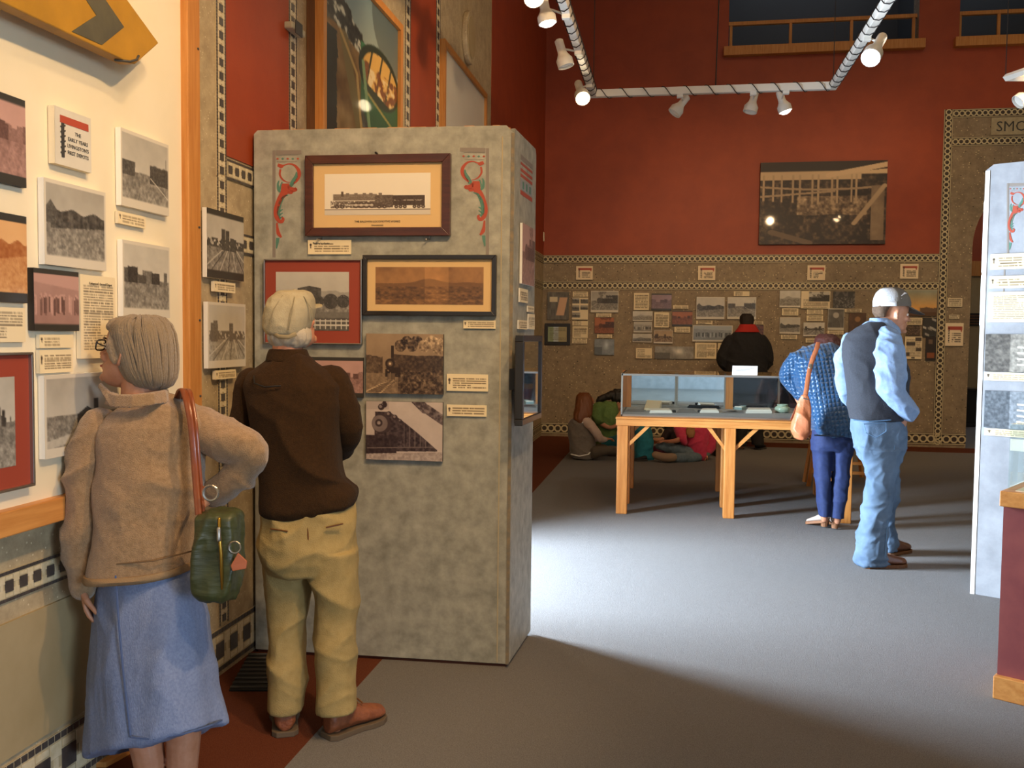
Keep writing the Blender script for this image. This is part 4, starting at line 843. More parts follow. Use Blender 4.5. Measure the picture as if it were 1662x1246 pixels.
# (zoom offset, box, kind, seed, tone, name, label, category)
BW_ITEMS = [
 (860, (312, 215, 424, 307), 'plaque', 1, 'bw', 'section_sign', 'red-headed cream sign between the chain borders, leftmost of the four on the back wall', 'sign'),
 (860, (1133, 213, 1250, 310), 'plaque', 2, 'bw', 'section_sign', 'red-headed cream sign between the chain borders, second of the four from the left', 'sign'),
 (1220, (375, 210, 495, 310), 'plaque', 3, 'bw', 'section_sign', 'red-headed cream sign between the chain borders, third from left, under the big photograph', 'sign'),
 (1220, (1000, 200, 1122, 300), 'plaque', 4, 'bw', 'section_sign', 'red-headed cream sign between the chain borders, rightmost, above the white and grey cap', 'sign'),
 (860, (118, 390, 262, 575), 'twopapers', 5, 'bw', 'mounted_photo', 'dark panel with two tilted paper slips, top left of the back wall display', 'panel'),
 (860, (290, 388, 392, 422), 'doc3', 6, 'bw', 'caption_card', 'caption strip above the sheet of five small black photographs', 'label'),
 (860, (285, 426, 393, 575), 'fourpic', 7, 'bw', 'photo_sheet', 'white sheet with five small black photographs near the left corner', 'panel'),
 (860, (411, 381, 597, 527), 'train=', 8, 'bw', 'mounted_photo', 'black and white train photograph with white margin, third from the left corner', 'photo'),
 (860, (447, 532, 549, 558), 'doc3', 9, 'bw', 'caption_card', 'caption strip directly under the left train photograph', 'label'),
 (860, (437, 562, 567, 667), 'train', 10, 'dusk', 'mounted_photo', 'reddish brown photo of rail cars above the pale bluish photo', 'photo'),
 (860, (453, 674, 553, 700), 'doc3', 11, 'bw', 'caption_card', 'caption strip between the reddish rail car photo and the pale bluish photo', 'label'),
 (860, (436, 706, 568, 812), 'glare', 12, 'cool', 'mounted_photo', 'pale bluish glossy photo, lowest in the left column, above the seated girl', 'photo'),
 (860, (287, 585, 392, 616), 'doc3', 13, 'bw', 'caption_card', 'caption strip just under the sheet of five small photographs', 'label'),
 (860, (287, 620, 390, 698), 'doc7', 14, 'bw', 'text_sheet', 'cream text card right of the green document frame', 'label'),
 (860, (285, 702, 385, 735), 'doc3', 15, 'bw', 'caption_card', 'lowest caption strip right of the green document frame', 'label'),
 (860, (700, 396, 803, 511), 'doc9', 16, 'bw', 'text_sheet', 'upright cream text card at the top of the second group', 'label'),
 (860, (820, 400, 955, 513), 'town+', 17, 'mauve', 'mounted_photo', 'faded pink and blue photo with dark strips in the second group', 'photo'),
 (860, (965, 478, 1068, 503), 'doc3', 18, 'bw', 'caption_card', 'caption strip above the orange dusk photo', 'label'),
 (860, (693, 518, 827, 584), 'pano=', 19, 'pale', 'mounted_photo', 'pale wide photo under the upright text card of the second group', 'photo'),
 (860, (838, 526, 938, 628), 'doc9', 20, 'bw', 'text_sheet', 'square cream text card left of the orange dusk photo', 'label'),
 (860, (960, 515, 1095, 618), 'town+', 21, 'dusk', 'mounted_photo', 'orange dusk photo with dark strips, right side of the second group', 'photo'),
 (860, (700, 590, 822, 661), 'crowd=', 22, 'bw', 'mounted_photo', 'greyish group photo in the middle of the left edge of the second group', 'photo'),
 (860, (693, 670, 821, 727), 'pano=', 23, 'bw', 'mounted_photo', 'small wide landscape photo, last in the left column of the second group', 'photo'),
 (860, (835, 648, 963, 735), 'yard=', 24, 'sepia', 'mounted_photo', 'dark rail yard photo with cream margin under the square text card', 'photo'),
 (860, (974, 623, 1079, 661), 'doc3', 25, 'bw', 'caption_card', 'caption card just below the orange dusk photo', 'label'),
 (860, (715, 767, 822, 836), 'doc6', 26, 'bw', 'text_sheet', 'cream text card lowest in the second group, left of the dark panorama', 'label'),
 (860, (843, 755, 1103, 838), 'glare', 27, 'bw', 'mounted_photo', 'long dark panorama with a pale left end, above the display case', 'photo'),
 (860, (1112, 730, 1256, 838), 'doc12', 28, 'bw', 'text_sheet', 'cream typed sheet left of the man in the black jacket', 'label'),
 (860, (1268, 733, 1390, 830), 'doc12', 29, 'bw', 'text_sheet', 'cream typed sheet hidden behind the left shoulder of the black jacket', 'label'),
 (860, (1122, 423, 1312, 572), 'depot=', 30, 'bw', 'mounted_photo', 'large photo of steep rocks beside a track, left of the black-jacketed man’s head', 'photo'),
 (860, (1331, 424, 1524, 572), 'street=', 31, 'bw', 'mounted_photo', 'large photo of long sheds directly above the black-jacketed man', 'photo'),
 (860, (1374, 385, 1480, 417), 'doc3', 32, 'bw', 'caption_card', 'caption strip on top of the long sheds photo', 'label'),
 (860, (1122, 582, 1230, 606), 'doc3', 33, 'bw', 'caption_card', 'caption strip between the steep rocks photo and the crowd panorama', 'label'),
 (860, (1096, 613, 1366, 722), 'crowd=', 34, 'cool', 'mounted_photo', 'long crowd panorama left of the black-jacketed man’s shoulder', 'photo'),
 (860, (1510, 587, 1572, 607), 'doc3', 35, 'bw', 'caption_card', 'short caption strip right of the black-jacketed man’s head', 'label'),
 (860, (1490, 612, 1574, 700), 'dark', 36, 'dusk', 'mounted_photo', 'dark photo half hidden behind the right shoulder of the black jacket', 'photo'),
 (1220, (188, 380, 328, 492), 'pano=', 40, 'pale', 'mounted_photo', 'pale hazy landscape photo, top left of the third group', 'photo'),
 (1220, (332, 383, 528, 500), 'docpic', 41, 'bw', 'text_sheet', 'wide text sheet with a dark locomotive picture on it', 'panel'),
 (1220, (550, 386, 694, 497), 'dark', 42, 'bw', 'mounted_photo', 'very dark photo left of the white mesh cap', 'photo'),
 (1220, (203, 500, 313, 547), 'doc4', 43, 'bw', 'caption_card', 'caption card under the pale hazy landscape photo', 'label'),
 (1220, (371, 506, 480, 541), 'doc3', 44, 'bw', 'caption_card', 'upper of two caption cards under the sheet with the locomotive picture', 'label'),
 (1220, (369, 547, 480, 585), 'doc3', 45, 'bw', 'caption_card', 'lower of two caption cards under the sheet with the locomotive picture', 'label'),
 (1220, (188, 560, 326, 670), 'depot=', 46, 'bw', 'mounted_photo', 'photo of a train rounding a cliff, lower left of the third group', 'photo'),
 (1220, (197, 677, 305, 706), 'doc3', 47, 'bw', 'caption_card', 'caption strip under the cliff train photo', 'label'),
 (1220, (348, 594, 490, 687), 'yard=', 48, 'bw', 'mounted_photo', 'hillside track photo above the bent woman’s head', 'photo'),
 (1220, (364, 702, 470, 730), 'doc3', 49, 'bw', 'caption_card', 'caption strip directly above the bent woman’s dark red hair', 'label'),
 (1220, (512, 500, 622, 644), 'portrait=', 50, 'bw', 'mounted_photo', 'upright grey photo between the hillside track photo and the brown portrait', 'photo'),
 (1220, (629, 502, 740, 526), 'doc3', 51, 'bw', 'caption_card', 'caption strip above the brown upright portrait', 'label'),
 (1220, (655, 530, 770, 665), 'portrait', 52, 'brown', 'mounted_photo', 'brown upright portrait photo left of the man’s blue collar', 'photo'),
 (1220, (510, 648, 618, 676), 'doc3', 53, 'bw', 'caption_card', 'caption strip under the upright grey photo', 'label'),
 (1220, (1000, 377, 1246, 550), 'sunset', 54, 'bw', 'landscape_print', 'golden sunset landscape print, largest of the right group, behind the cap brim', 'picture'),
 (1220, (1035, 563, 1148, 610), 'doc4', 55, 'bw', 'caption_card', 'caption card under the golden sunset print', 'label'),
 (1220, (1043, 614, 1133, 685), 'dark', 56, 'sepia', 'mounted_photo', 'small dark photo right of the capped man’s chin', 'photo'),
 (1220, (1153, 563, 1243, 690), 'collage', 57, 'bw', 'mounted_photo', 'dark collage of slanted shapes beside the vertical chain border', 'photo'),
 (1220, (1030, 689, 1146, 840), 'collagedoc', 58, 'bw', 'text_sheet', 'cream sheet with small pictures scattered in text, lowest of the right group', 'panel'),
 (1220, (1172, 692, 1240, 850), 'orangebar', 59, 'bw', 'narrow_poster', 'dark narrow panel with an orange patch beside the vertical chain border', 'panel'),
 (1220, (1320, 430, 1418, 488), 'doc4', 60, 'bw', 'caption_card', 'upper caption card on the terrazzo jamb of the arched doorway', 'label'),
 (1220, (1330, 543, 1398, 570), 'doc2', 61, 'bw', 'caption_card', 'small caption strip in the middle of the arched doorway jamb', 'label'),
 (1220, (1305, 598, 1425, 752), 'plaque', 62, 'bw', 'section_sign', 'tall red-headed cream notice on the arched doorway jamb', 'sign'),
]
for ox, bx_, kind, seed, t, nm, lab, cat in BW_ITEMS:
    plate(WB, wbr(*bx_, ox=ox), nm, lab, cat, kind, seed, t, th=.02, c0=.01, edge='foam' if kind[:3] in ('doc', 'pla') else 'photoedge', glossy=kind[:3] not in ('doc', 'pla'))
framed(WB, wbr(100, 600, 272, 745), 'framed_document', 'black framed greenish document near the corner of the back wall', 'framed picture', 'greendoc', .05, 'blackwood', .0, 'card', 70, 'bw', .03)
# big canvas photograph on the red wall
o = plate(WB, rect_px(WB, 1233, 1438, 264.5, 397, .05, 1233), 'large_photograph', 'very large dark photograph of a crowded stock yard high on the red wall', 'photo', 'cattleyard', 71, 'bw', th=.045, c0=.03, edge='photoedge', dens=105)
# room sign
r = rect_px(WB, 1609, 1745, 191, 219, .02, 1609)
o = thing('room_sign', WB.P((r[0]+r[1])/2, r[2]), 'grey stone sign lettered SMOKING above the arched doorway', 'sign')
MB().fbox(WB, *r, 0, .02).build('slab', mat('sign_stone', 'b0a280', .6, 'a39473', 20), o)
text(WB, 'SMOKING', r[0]+.06, r[2]+(r[3]-r[2])*.2, (r[3]-r[2])*.84, MT['darkgrey'], o, .022, align='LEFT', bold=.0)
# little white box near the corner
o = thing('motion_sensor', WB.P(*WB.at(880, 392)), 'small white sensor box on the red wall by the corner', 'sensor')
a0, b1 = WB.at(877, 377); a1, b0 = WB.at(884, 392); MB().fbox(WB, a0, a1, b0, b1, 0, .06).build('case', 'foam', o, bevel=.01); MB().fbox(WB, a0+.02, a1-.02, b0+.02, b0+.06, .06, .066).build('lens', 'darkgrey', o)

# ================================================================== LIGHT TRACK
ZT = 3.9
tA, tB = flo(962, 148, ZT), flo(1350, 142, ZT); yT = (tA[1]+tB[1])/2; tA[1] = tB[1] = yT
tC = np.array([tA[0], .4, ZT]); tD = np.array([tB[0]+.02, .4, ZT])
trk = thing('light_track', (tA+tB)/2, 'white ceiling light track forming a square loop, wound with dark cord', 'light track')
hw = .03
MB().box(tA[0]-hw, tB[0]+hw, yT-hw, yT+hw, ZT-.04, ZT+.03).build('rail', 'white', trk, bevel=.004)
MB().box(tA[0]-hw, tA[0]+hw, .4, yT-hw, ZT-.04, ZT+.03).build('rail', 'white', trk, bevel=.004)
MB().box(tB[0]-hw, tB[0]+hw, .4, yT-hw, ZT-.04, ZT+.03).build('rail', 'white', trk, bevel=.004)
for x0_, x1_, y0_, y1_, nn in ((tA[0], tB[0], yT, yT, 11), (tA[0], tA[0], yT, 3.5, 34), (tB[0], tB[0], yT, 3.5, 34)):
    pts = []; N_ = nn*8
    for i in range(N_+1):
        t = i/N_; a = 2*PI*nn*t; r = .048; ca, cb = r*math.cos(a), r*math.sin(a)
        c_ = np.array([x0_+(x1_-x0_)*t, y0_+(y1_-y0_)*t, ZT-.005])
        pts.append(c_+(np.array([0, ca, cb]) if y0_ == y1_ else np.array([ca, 0, cb])))
    MB().tube(pts, .0045, 5, caps=False).build('wound_cord', 'cable', trk, smooth=60)
MB().tube([(tA[0]+1.17, yT, ZT+.03), (tA[0]+1.19, yT+.0, 5.2), (tA[0]+1.22, yT, CEIL)], .006, 6).build('drop_cable', 'cable', trk)
for x, y in ((tA[0], 4.2), (tB[0], 4.2), (tB[0], yT), (tA[0], yT)): MB().tube([(x, y, ZT), (x, y, CEIL)], .004, 6).build('hanger_wire', 'cable', trk)
def fixture(neck, head, Z, label, lit=None, rail=None, scale=1., dz=0):
    a = Wp(*neck, Z); b = Wp(*head, Z+dz); ax = (b-a); L = np.linalg.norm(ax); ax /= L
    if rail is None: rail = a+np.array([0, 0, .1])
    o = thing('track_spotlight', b, label, 'spotlight'); s = scale
    r0 = .036*s; r1 = .068*s
    MB().lathe(a-ax*.02, ax, [(r0*.6, -.012), (r0, 0), (r0, L*.45), (r0*1.1, L*.55), (r1*.85, L*.72), (r1, L*.80), (r1, L*1.0+.02), (r1*.92, L+.02), (r1*.88, L*.85)], 20, cap=True).build('lamp_head', 'white', o, smooth=40)
    MB().tube([rail, rail+(a-rail)*.5+np.array([0, 0, -.02]), a+ax*.05], .009*s, 8).build('stem', 'white', o, smooth=50)
    MB().fbox(Fr(rail, (1, 0, 0), (0, -1, 0)), -.03, .03, -.03, .01, -.025, .025).build('track_adapter', 'white', o, bevel=.004)
    e = b+ax*.0
    if lit:
        mb = MB(); mb.lathe(a-ax*.02, ax, [(r1*.2, L*1.0+.045*s), (r1*.6, L+.035*s), (r1*.86, L+.015)], 20); mb.build('bulb', lit, o, smooth=50)
    else:
        MB().lathe(a-ax*.02, ax, [(r1*.3, L*.92), (r1*.86, L+.0)], 20).build('bulb', 'card', o, smooth=50)
    return o
Zf = (tA-EYE)@fw
def railp(x, y): return np.array([x, y, ZT-.04])
def at_rail_x(px, Z): return np.array([flo(px, 145, ZT)[0], yT, ZT-.04])
fixture((1113, 160), (1094, 184), Zf, 'unlit spotlight tilted to the lower left, leftmost on the far rail', None, at_rail_x(1104, 0))
fixture((1225, 153), (1217, 182), Zf, 'unlit spotlight pointing almost straight down, middle of the far rail', None, at_rail_x(1222, 0))
fixture((1266, 153), (1275, 181), Zf, 'lit spotlight with glowing rim tilted right, right end of the far rail', 'bulb_soft', at_rail_x(1274, 0))
def rail_at(xr, px, py):      # point of a side rail (x = xr) seen nearest to this pixel row
    best = min(np.linspace(1., yT, 300), key=lambda y: abs(((np.array([xr, y, ZT])-EYE)@CU)/((np.array([xr, y, ZT])-EYE)@fw)*F-(CY-py)))
    return np.array([xr, best, ZT-.04])
q = rail_at(tA[0], 0, 130); fixture((939, 137), (946, 160), (q-EYE)@fw, 'glowing warm spotlight at the far left corner of the track', 'bulb_warm', q, dz=-.22)
q = rail_at(tA[0], 0, 75); fixture((908, 70), (919, 108), (q-EYE)@fw, 'unlit white spotlight seen side on, on the left rail above the glowing corner lamp', None, q)
q = rail_at(tA[0], 0, 15); fixture((882, 2), (889, 38), (q-EYE)@fw, 'white spotlight turned away beside the starburst lamp on the left rail', 'bulb_soft', q)
q = rail_at(tA[0], 0, -25); fixture((858, -38), (867, -2), (q-EYE)@fw, 'very bright warm spotlight at the top edge of the picture, left rail', 'bulb_warm', q, dz=-.15)
q = rail_at(tB[0], 0, 52); fixture((1431, 62), (1413, 94), (q-EYE)@fw, 'glowing white spotlight on the right rail of the track', 'bulb_cool', q, 1.05, dz=-.22)
# second track at the right picture edge
e1 = flo(1632, 126, ZT); e2 = e1+np.array([2.2, .3, 0]); e3 = e1+np.array([.25, -2.5, 0])
t2 = thing('light_track', e1, 'corner of another white light track at the right picture edge', 'light track')
MB().tube([e1, e2], .032, 4, caps=False).build('rail', 'white', t2); MB().tube([e1, e1+np.array([1.6, -3.4, 0])], .032, 4, caps=False).build('rail', 'white', t2)
MB().tube([e1, (e1[0], e1[1], CEIL)], .004, 6).build('hanger_wire', 'cable', t2); MB().tube([e2, (e2[0], e2[1], CEIL)], .004, 6).build('hanger_wire', 'cable', t2)
Z2 = (e1-EYE)@fw
fixture((1676, 148), (1652, 166), Z2, 'unlit spotlight under the right-hand track at the picture edge', None, e1+np.array([.28, .02, -.03]))

# ================================================================== TABLE AND DISPLAY CASE
L1 = flo(1017, 836); yF = 7.93; TF = Fr((0, yF, 0), (1, 0, 0), (0, -1, 0))
zt = TF.at(1010, 680)[1]; xa = TF.at(1000, 683)[0]; xb = 1.56; dT = 1.52
tab = thing('display_table', ((xa+xb)/2, yF+dT/2, 0), 'long orange pine table with square legs and diagonal braces under the glass case', 'table')
zb = TF.at(1010, 690.5)[1]; th = zt-zb
MB().box(xa-.005, xb, yF-.01, yF+dT, zt, zt+.018).build('tabletop', 'wood_h', tab, bevel=.004)
for y in (yF, yF+dT-.05): MB().box(xa, xb, y, y+.045, zb, zt).build('apron', 'wood_h', tab, bevel=.003)
for x in (xa, xb-.045): MB().box(x, x+.045, yF+.046, yF+dT-.051, zb, zt).build('apron', 'wood_y', tab, bevel=.003)
lw_ = .093
xs = [xa+.01, TF.at(1175, 760)[0], TF.at(1365, 760)[0]]
ys = [yF+.005, flo(1020, 816)[1]-.05, flo(1028, 791)[1]-.06]
for i, x in enumerate(xs):
    for j, y in enumerate(ys):
        MB().box(x, x+lw_, y, y+lw_, 0, zb if (j != 1) else zt).build('leg', 'wood', tab, bevel=.006)
    for j in (0, 2):
        y = ys[j]+.02
        if i > 0: MB().hexa([(x-.15, y, zb-.0), (x-.11, y, zb), (x, y, zb-.15), (x, y, zb-.19), (x-.15, y+.04, zb), (x-.11, y+.04, zb), (x, y+.04, zb-.15), (x, y+.04, zb-.19)]).build('brace', 'wood_h', tab)
        if i < 2:
            x2 = x+lw_; MB().hexa([(x2+.15, y, zb), (x2+.19, y, zb), (x2, y, zb-.19), (x2, y, zb-.15), (x2+.15, y+.04, zb), (x2+.19, y+.04, zb), (x2, y+.04, zb-.19), (x2, y+.04, zb-.15)]).build('brace', 'wood_h', tab)
# glass case
z0 = zt+.018; yc = yF+.12; CFm = Fr((0, yc, 0), (1, 0, 0), (0, -1, 0)); zc = CFm.at(1200, 609)[1]
ca_ = CFm.at(1008.5, 640)[0]; cb_ = 1.52; yr = 8.95
case = thing('glass_display_case', ((ca_+cb_)/2, (yc+yr)/2, z0), 'long low glass display case with papers inside, on the pine table', 'display case')
MB().box(ca_, cb_, yc, yr, z0, z0+.012).build('case_floor', mat('grey_lining', 'a0a3a8', .8), case)
g = .006
MB().box(ca_, cb_, yc, yc+g, z0+.012, zc-g).build('front_glass', 'glass', case)
MB().box(ca_, ca_+g, yc+g, yr, z0+.012, zc-g).build('side_glass', 'glass', case); MB().box(cb_-g, cb_, yc+g, yr, z0+.012, zc-g).build('side_glass', 'glass', case)
MB().box(ca_, cb_, yc, yr, zc-g, zc).build('top_glass', 'glass', case)
for (x0_, x1_, y0_, y1_, za_, zb_) in ((ca_, cb_, yc-.004, yc+.012, zc-.018, zc-.002), (ca_, cb_, yc-.004, yc+.012, z0, z0+.014), (ca_-.003, ca_+.012, yc-.004, yc+.012, z0, zc), (ca_-.003, ca_+.010, yc+.012, yr, zc-.012, zc), (ca_-.003, ca_+.010, yc+.012, yr, z0, z0+.012)):
    MB().box(x0_, x1_, y0_, y1_, za_, zb_).build('metal_edge', 'alum', case)
RF = Fr((0, yr, 0), (1, 0, 0), (0, -1, 0))
def rx(px): return RF.at(px, 640)[0]
MB().box(ca_, cb_, yr+.001, yr+.03, zc-.045, zc-.003).build('rear_rail', 'wood_h', case); MB().box(ca_, cb_, yr+.001, yr+.03, z0, z0+.035).build('rear_rail', 'alum', case)
for a, b in ((rx(1010), rx(1024.5)), (rx(1177.5), rx(1189.5))): MB().box(a, b, yr-.012, yr+.03, z0+.012, zc-.006).build('rear_post', 'wood', case)
MIR = [(rx(1024.5), rx(1097), 'mirror'), (rx(1100), rx(1177), 'mirror'), (rx(1190), rx(1262), 'black'), (rx(1266), cb_-.02, 'black')]
m_black, _, b__ = newmat('black_gloss_panel'); b__.inputs['Base Color'].default_value = (.008, .008, .009, 1); b__.inputs['Roughness'].default_value = .06; MT['bgloss'] = m_black
for a, b, k in MIR: MB().box(a, b, yr+.002, yr+.008, z0+.03, zc-.03).build('mirror_door' if k == 'mirror' else 'dark_door', 'mirror' if k == 'mirror' else 'bgloss', case)
for px in (1096, 1099, 1176, 1264): MB().box(rx(px)-.006, rx(px)+.008, yr-.006, yr+.004, z0+.012, zc-.02).build('door_edge', 'alum', case)
# things in and on the case
zi = z0+.0125
def sheet(pxs, th, name, label, cat, m, pages=None, z=None, tiltz=0):
    z = zi if z is None else z
    P = [flo(x, y, z) for x, y in pxs]; c = sum(P)/len(P)
    P = [np.array([p[0], min(max(p[1], yc+.02), yr-.02), z]) for p in P]
    o = thing(name, c, label, cat)
    top = [p+np.array([0, 0, th+tiltz*(i in (2, 3))]) for i, p in enumerate(P)]
    MB().hexa([*P, *top]).build('cover' if pages else 'sheet', m, o)
    if pages:
        q = [p+(c-p)*.06+np.array([0, 0, th]) for p in P]; MB().hexa([*q, *[p+np.array([0, 0, .012]) for p in q]]).build('pages', 'card', o, bevel=.003)
    return o
ZX = lambda x, y: (1000+x/5.54, 590+y/5.54)
gp = mat('grey_paper', 'a3a5a8', .6); gp2 = mat('dim_grey_card', '77797d', .6); teal = mat('teal_booklet', '8fa8a6', .5)
def shx(*a): return [ZX(*q) for q in a]
sheet(shx((70, 436), (255, 436), (275, 412), (110, 412)), .004, 'paper_sheet', 'flat grey sheet at the left end inside the glass case', 'paper', gp2)
sheet(shx((300, 444), (505, 444), (480, 424), (300, 424)), .012, 'booklet', 'white booklet behind the first black clip inside the glass case', 'booklet', 'card', True)
sheet(shx((540, 446), (735, 446), (690, 410), (570, 410)), .004, 'paper_sheet', 'grey sheet between the two black clips inside the glass case', 'paper', gp2)
sheet(shx((752, 442), (925, 442), (905, 424), (770, 424)), .012, 'booklet', 'white booklet right of the second black clip inside the glass case', 'booklet', 'card', True)
sheet(shx((590, 402), (700, 412), (740, 392), (640, 384)), .003, 'paper_sheet', 'crooked pale sheet near the mirror doors inside the case', 'paper', gp)
sheet(shx((640, 398), (930, 398), (900, 380), (700, 380)), .02, 'booklet', 'grey green booklet lying along the mirror doors', 'booklet', teal, True)
sheet(shx((940, 424), (1090, 440), (1060, 412), (930, 406)), .003, 'paper_sheet', 'pale loose paper in the middle of the glass case', 'paper', gp)
sheet(shx((940, 446), (1150, 446), (1140, 425), (1010, 425)), .003, 'paper_sheet', 'brownish grey sheet left of the thick white book', 'paper', gp2)
sheet(shx((1165, 446), (1400, 446), (1385, 425), (1180, 425)), .02, 'book', 'thick white book lying flat at the right part of the case', 'book', 'card', True)
sheet(shx((1060, 412), (1130, 418), (1150, 396), (1100, 388)), .02, 'booklet', 'small teal booklet left of the thick white book', 'booklet', teal, True, tiltz=.02)
# open book with raised pages
o = thing('open_book', Wp(*ZX(330, 400), 8.5), 'open book with cream pages standing up, left part of the glass case', 'book')
b0_ = flo(*ZX(250, 420), zi); b1_ = flo(*ZX(395, 388), zi); zz = np.array([0, 0, 1.])
MB().hexa([b0_, b0_+[.14, -.03, 0], b1_+[.02, .0, 0], b1_+[-.12, .02, 0], b0_+zz*.02, b0_+np.array([.14, -.03, .02]), b1_+np.array([.02, 0, .075]), b1_+np.array([-.12, .02, .085])]).build('pages', 'foam', o, bevel=.004)
mb = MB(); R_ = []
for i in range(9):
    t = i/8; p = b1_+np.array([-.12+.30*t, .03, .035+.06*math.sin(PI*t*.9)]); R_.append(p)
for p in R_: pass
mb.add([p for p in R_]+[p+np.array([0, -.12, -.01]) for p in R_]+[p+zz*.006 for p in R_]+[p+np.array([0, -.12, -.004]) for p in R_],
       [(i, i+1, 10+i, 9+i) for i in range(8)]+[(18+i, 27+i, 28+i, 19+i) for i in range(8)]+[(9+i, 10+i, 28+i, 27+i) for i in range(8)]+[(i, 18+i, 19+i, i+1) for i in range(8)])
mb.build('curled_page', gp, o, smooth=60)
for k, x in enumerate((515, 745)):
    q = flo(*ZX(x, 440), zi); o = thing('black_clip', q, ['small black block at the front glass, left one of two', 'small black block at the front glass, right one of two'][k], 'clip'); MB().box(q[0]-.012, q[0]+.022, q[1], q[1]+.03, zi, zi+.02).build('block', 'black', o, bevel=.003); MB().box(q[0]-.008, q[0]+.018, q[1]+.004, q[1]+.026, zi+.02, zi+.023).build('top_plate', 'darkgrey', o)
q = flo(*ZX(1495, 440), zi)
o = thing('glass_jar', q, 'squat pale green glass bowl at the right end inside the case', 'bowl')
gj = mat('pale_green_glass', 'a9b8a2', .15, spec=.8)
MB().lathe(q, (0, 0, 1), [(.04, 0), (.06, .01), (.072, .03), (.066, .05), (.045, .062), (.05, .07)], 22).build('bowl', gj, o, smooth=50)
MB().lathe(q+[0, 0, .0705], (0, 0, 1), [(.05, 0), (.05, .006), (.044, .006), (.044, 0)], 22).build('rim', gj, o, smooth=40)
CT = Fr((0, yc+.02, 0), (1, 0, 0), (0, -1, 0)); a0, b1 = CT.at(*ZX(1047, 18)); a1, b0 = CT.at(*ZX(1270, 106))
o = thing('notice_card', CT.P((a0+a1)/2, zc, 0), 'white folded notice card standing on top of the glass case', 'card')
MB().fbox(CT, a0, a1, zc+.001, b1, -.004, 0).build('card', 'card', o); MB().hexa([(a0, yc+.024, b1-.002), (a1, yc+.024, b1-.002), (a1, yc+.07, zc+.001), (a0, yc+.07, zc+.001), (a0, yc+.026, b1), (a1, yc+.026, b1), (a1, yc+.074, zc+.001), (a0, yc+.074, zc+.001)]).build('card_back', 'card', o)
mb = MB()
for k in range(3): mb.fbox(CT, a0+.03, a1-.03-.03*k, b1-.02-k*.012, b1-.0175-k*.012, .0, .0008)
mb.build('lines_of_text', 'darkgrey', o, kind='stuff')
# wooden stool behind the table
s0_, s1_ = flo(1312, 789), flo(1408, 781)
st = thing('wooden_stool', (s0_+s1_)/2, 'simple wooden bench stool behind the display table, half hidden by the woman’s legs', 'stool')
for sgn, s in ((1, s0_), (-1, s1_)):
    for dy in (0, .3): MB().tube([s+np.array([0, dy, 0]), s+np.array([.07*sgn, dy, .5])], .022, 4, caps=False).build('leg', 'wood', st)
MB().box(s0_[0], s1_[0], s0_[1]-.04, s0_[1]+.36, .5, .535).build('seat', 'wood_h', st, bevel=.006)
for z in (.14, .24): MB().box(s0_[0]+.03, s1_[0]-.03, s0_[1]-.012, s0_[1]+.012, z, z+.03).build('stretcher', 'wood_h', st)

# ================================================================== RIGHT BOARD AND PEDESTAL
a_, b_ = flo(1575.5, 963), flo(1628, 972); RB = Fr(a_, b_-a_, ((b_-a_)[1], -(b_-a_)[0], 0)); RH = RB.at(1606, 267)[1]; RW = 1.22
o = thing('display_partition', RB.P(RW/2, 0, -.25), 'tall pale blue-grey box partition with white cards at the right edge', 'partition')
MB().fprism(RB, [(0, 0), (RW, 0), (RW, RH), (.04, RH), (0, RH-.03)], -.02, 0).build('front_panel', 'sponge_light', o, bevel=.002)
MB().fprism(Fr(RB.P(0, 0, 0), -RB.n, -RB.u), [(.02, 0), (.5, 0), (.5, RH-.03), (.02, RH-.03)], -.02, 0).build('side_panel', 'sponge_light', o)
MB().fbox(RB, RW-.02, RW, 0, RH, -.5, -.02).build('side_panel', 'sponge_light', o); MB().fbox(RB, .02, RW-.02, 0, RH-.02, -.5, -.48).build('back_panel', 'sponge_light', o)
MB().fbox(RB, .03, RW-.02, RH-.012, RH+.002, -.5, -.02).build('top_panel', 'wood_h', o)
MB().fbox(RB, -.004, .02, 0, RH-.035, -.004, .003).build('corner_strip', 'card', o)
rpart = o
class _R:
    pass
scroll(RB, o, _T(lambda x, y: (1634+(x-442)*.66, 297+(y-244)*.68), .66))
MB().fbox(RB, RB.at(1632.5, 350)[0], RB.at(1635, 350)[0], RB.at(1634, 520)[1], RB.at(1634, 420)[1], 0, .0011).build('painted_column', GB, o)
def z7(x, y): return 1500+x/3.117, 160+y/3.115
def z8(x, y): return 1500+x/2.074, 560+y/2.077
def rb4(p0, xr, yb, c=.012):
    a0, b1 = RB.at(*p0, c); a1 = RB.at(xr, p0[1], c)[0]; b0 = RB.at(p0[0], yb, c)[1]; return a0, a1, b0, b1
DENS = 260
plate(RB, rb4(z7(337, 787), 1700, z7(0, 865)[1]), 'text_card', 'wide white text card under the painted scroll on the right partition, topmost', 'label', 'marked', 81, th=.01, edge='card', glossy=False)
plate(RB, rb4(z7(332, 898), 1690, z7(0, 960)[1]), 'text_card', 'thin white text card, second down on the right partition', 'label', 'marked', 82, th=.01, edge='card', glossy=False)
plate(RB, rb4(z7(328, 978), 1690, z7(0, 1130)[1]), 'text_card', 'tall white text card with many lines, third down on the right partition', 'label', 'doc14', 83, th=.01, edge='card', glossy=False)
plate(RB, rb4((1600, 542), 1720, z8(0, 88)[1]), 'mounted_photo', 'upper glossy interior photo on the right partition', 'photo', 'interior', 84, 'bw', th=.012, edge='photoedge')
plate(RB, rb4(z8(203, 90), 1700, z8(0, 118)[1]), 'caption_card', 'white caption strip between the two glossy photos on the right partition', 'label', 'marked', 85, th=.01, edge='card', glossy=False)
plate(RB, rb4(z8(205, 152), 1720, z8(0, 276)[1]), 'mounted_photo', 'lower glossy photo with bluish tones on the right partition', 'photo', 'interior', 86, 'cool', th=.012, edge='photoedge')
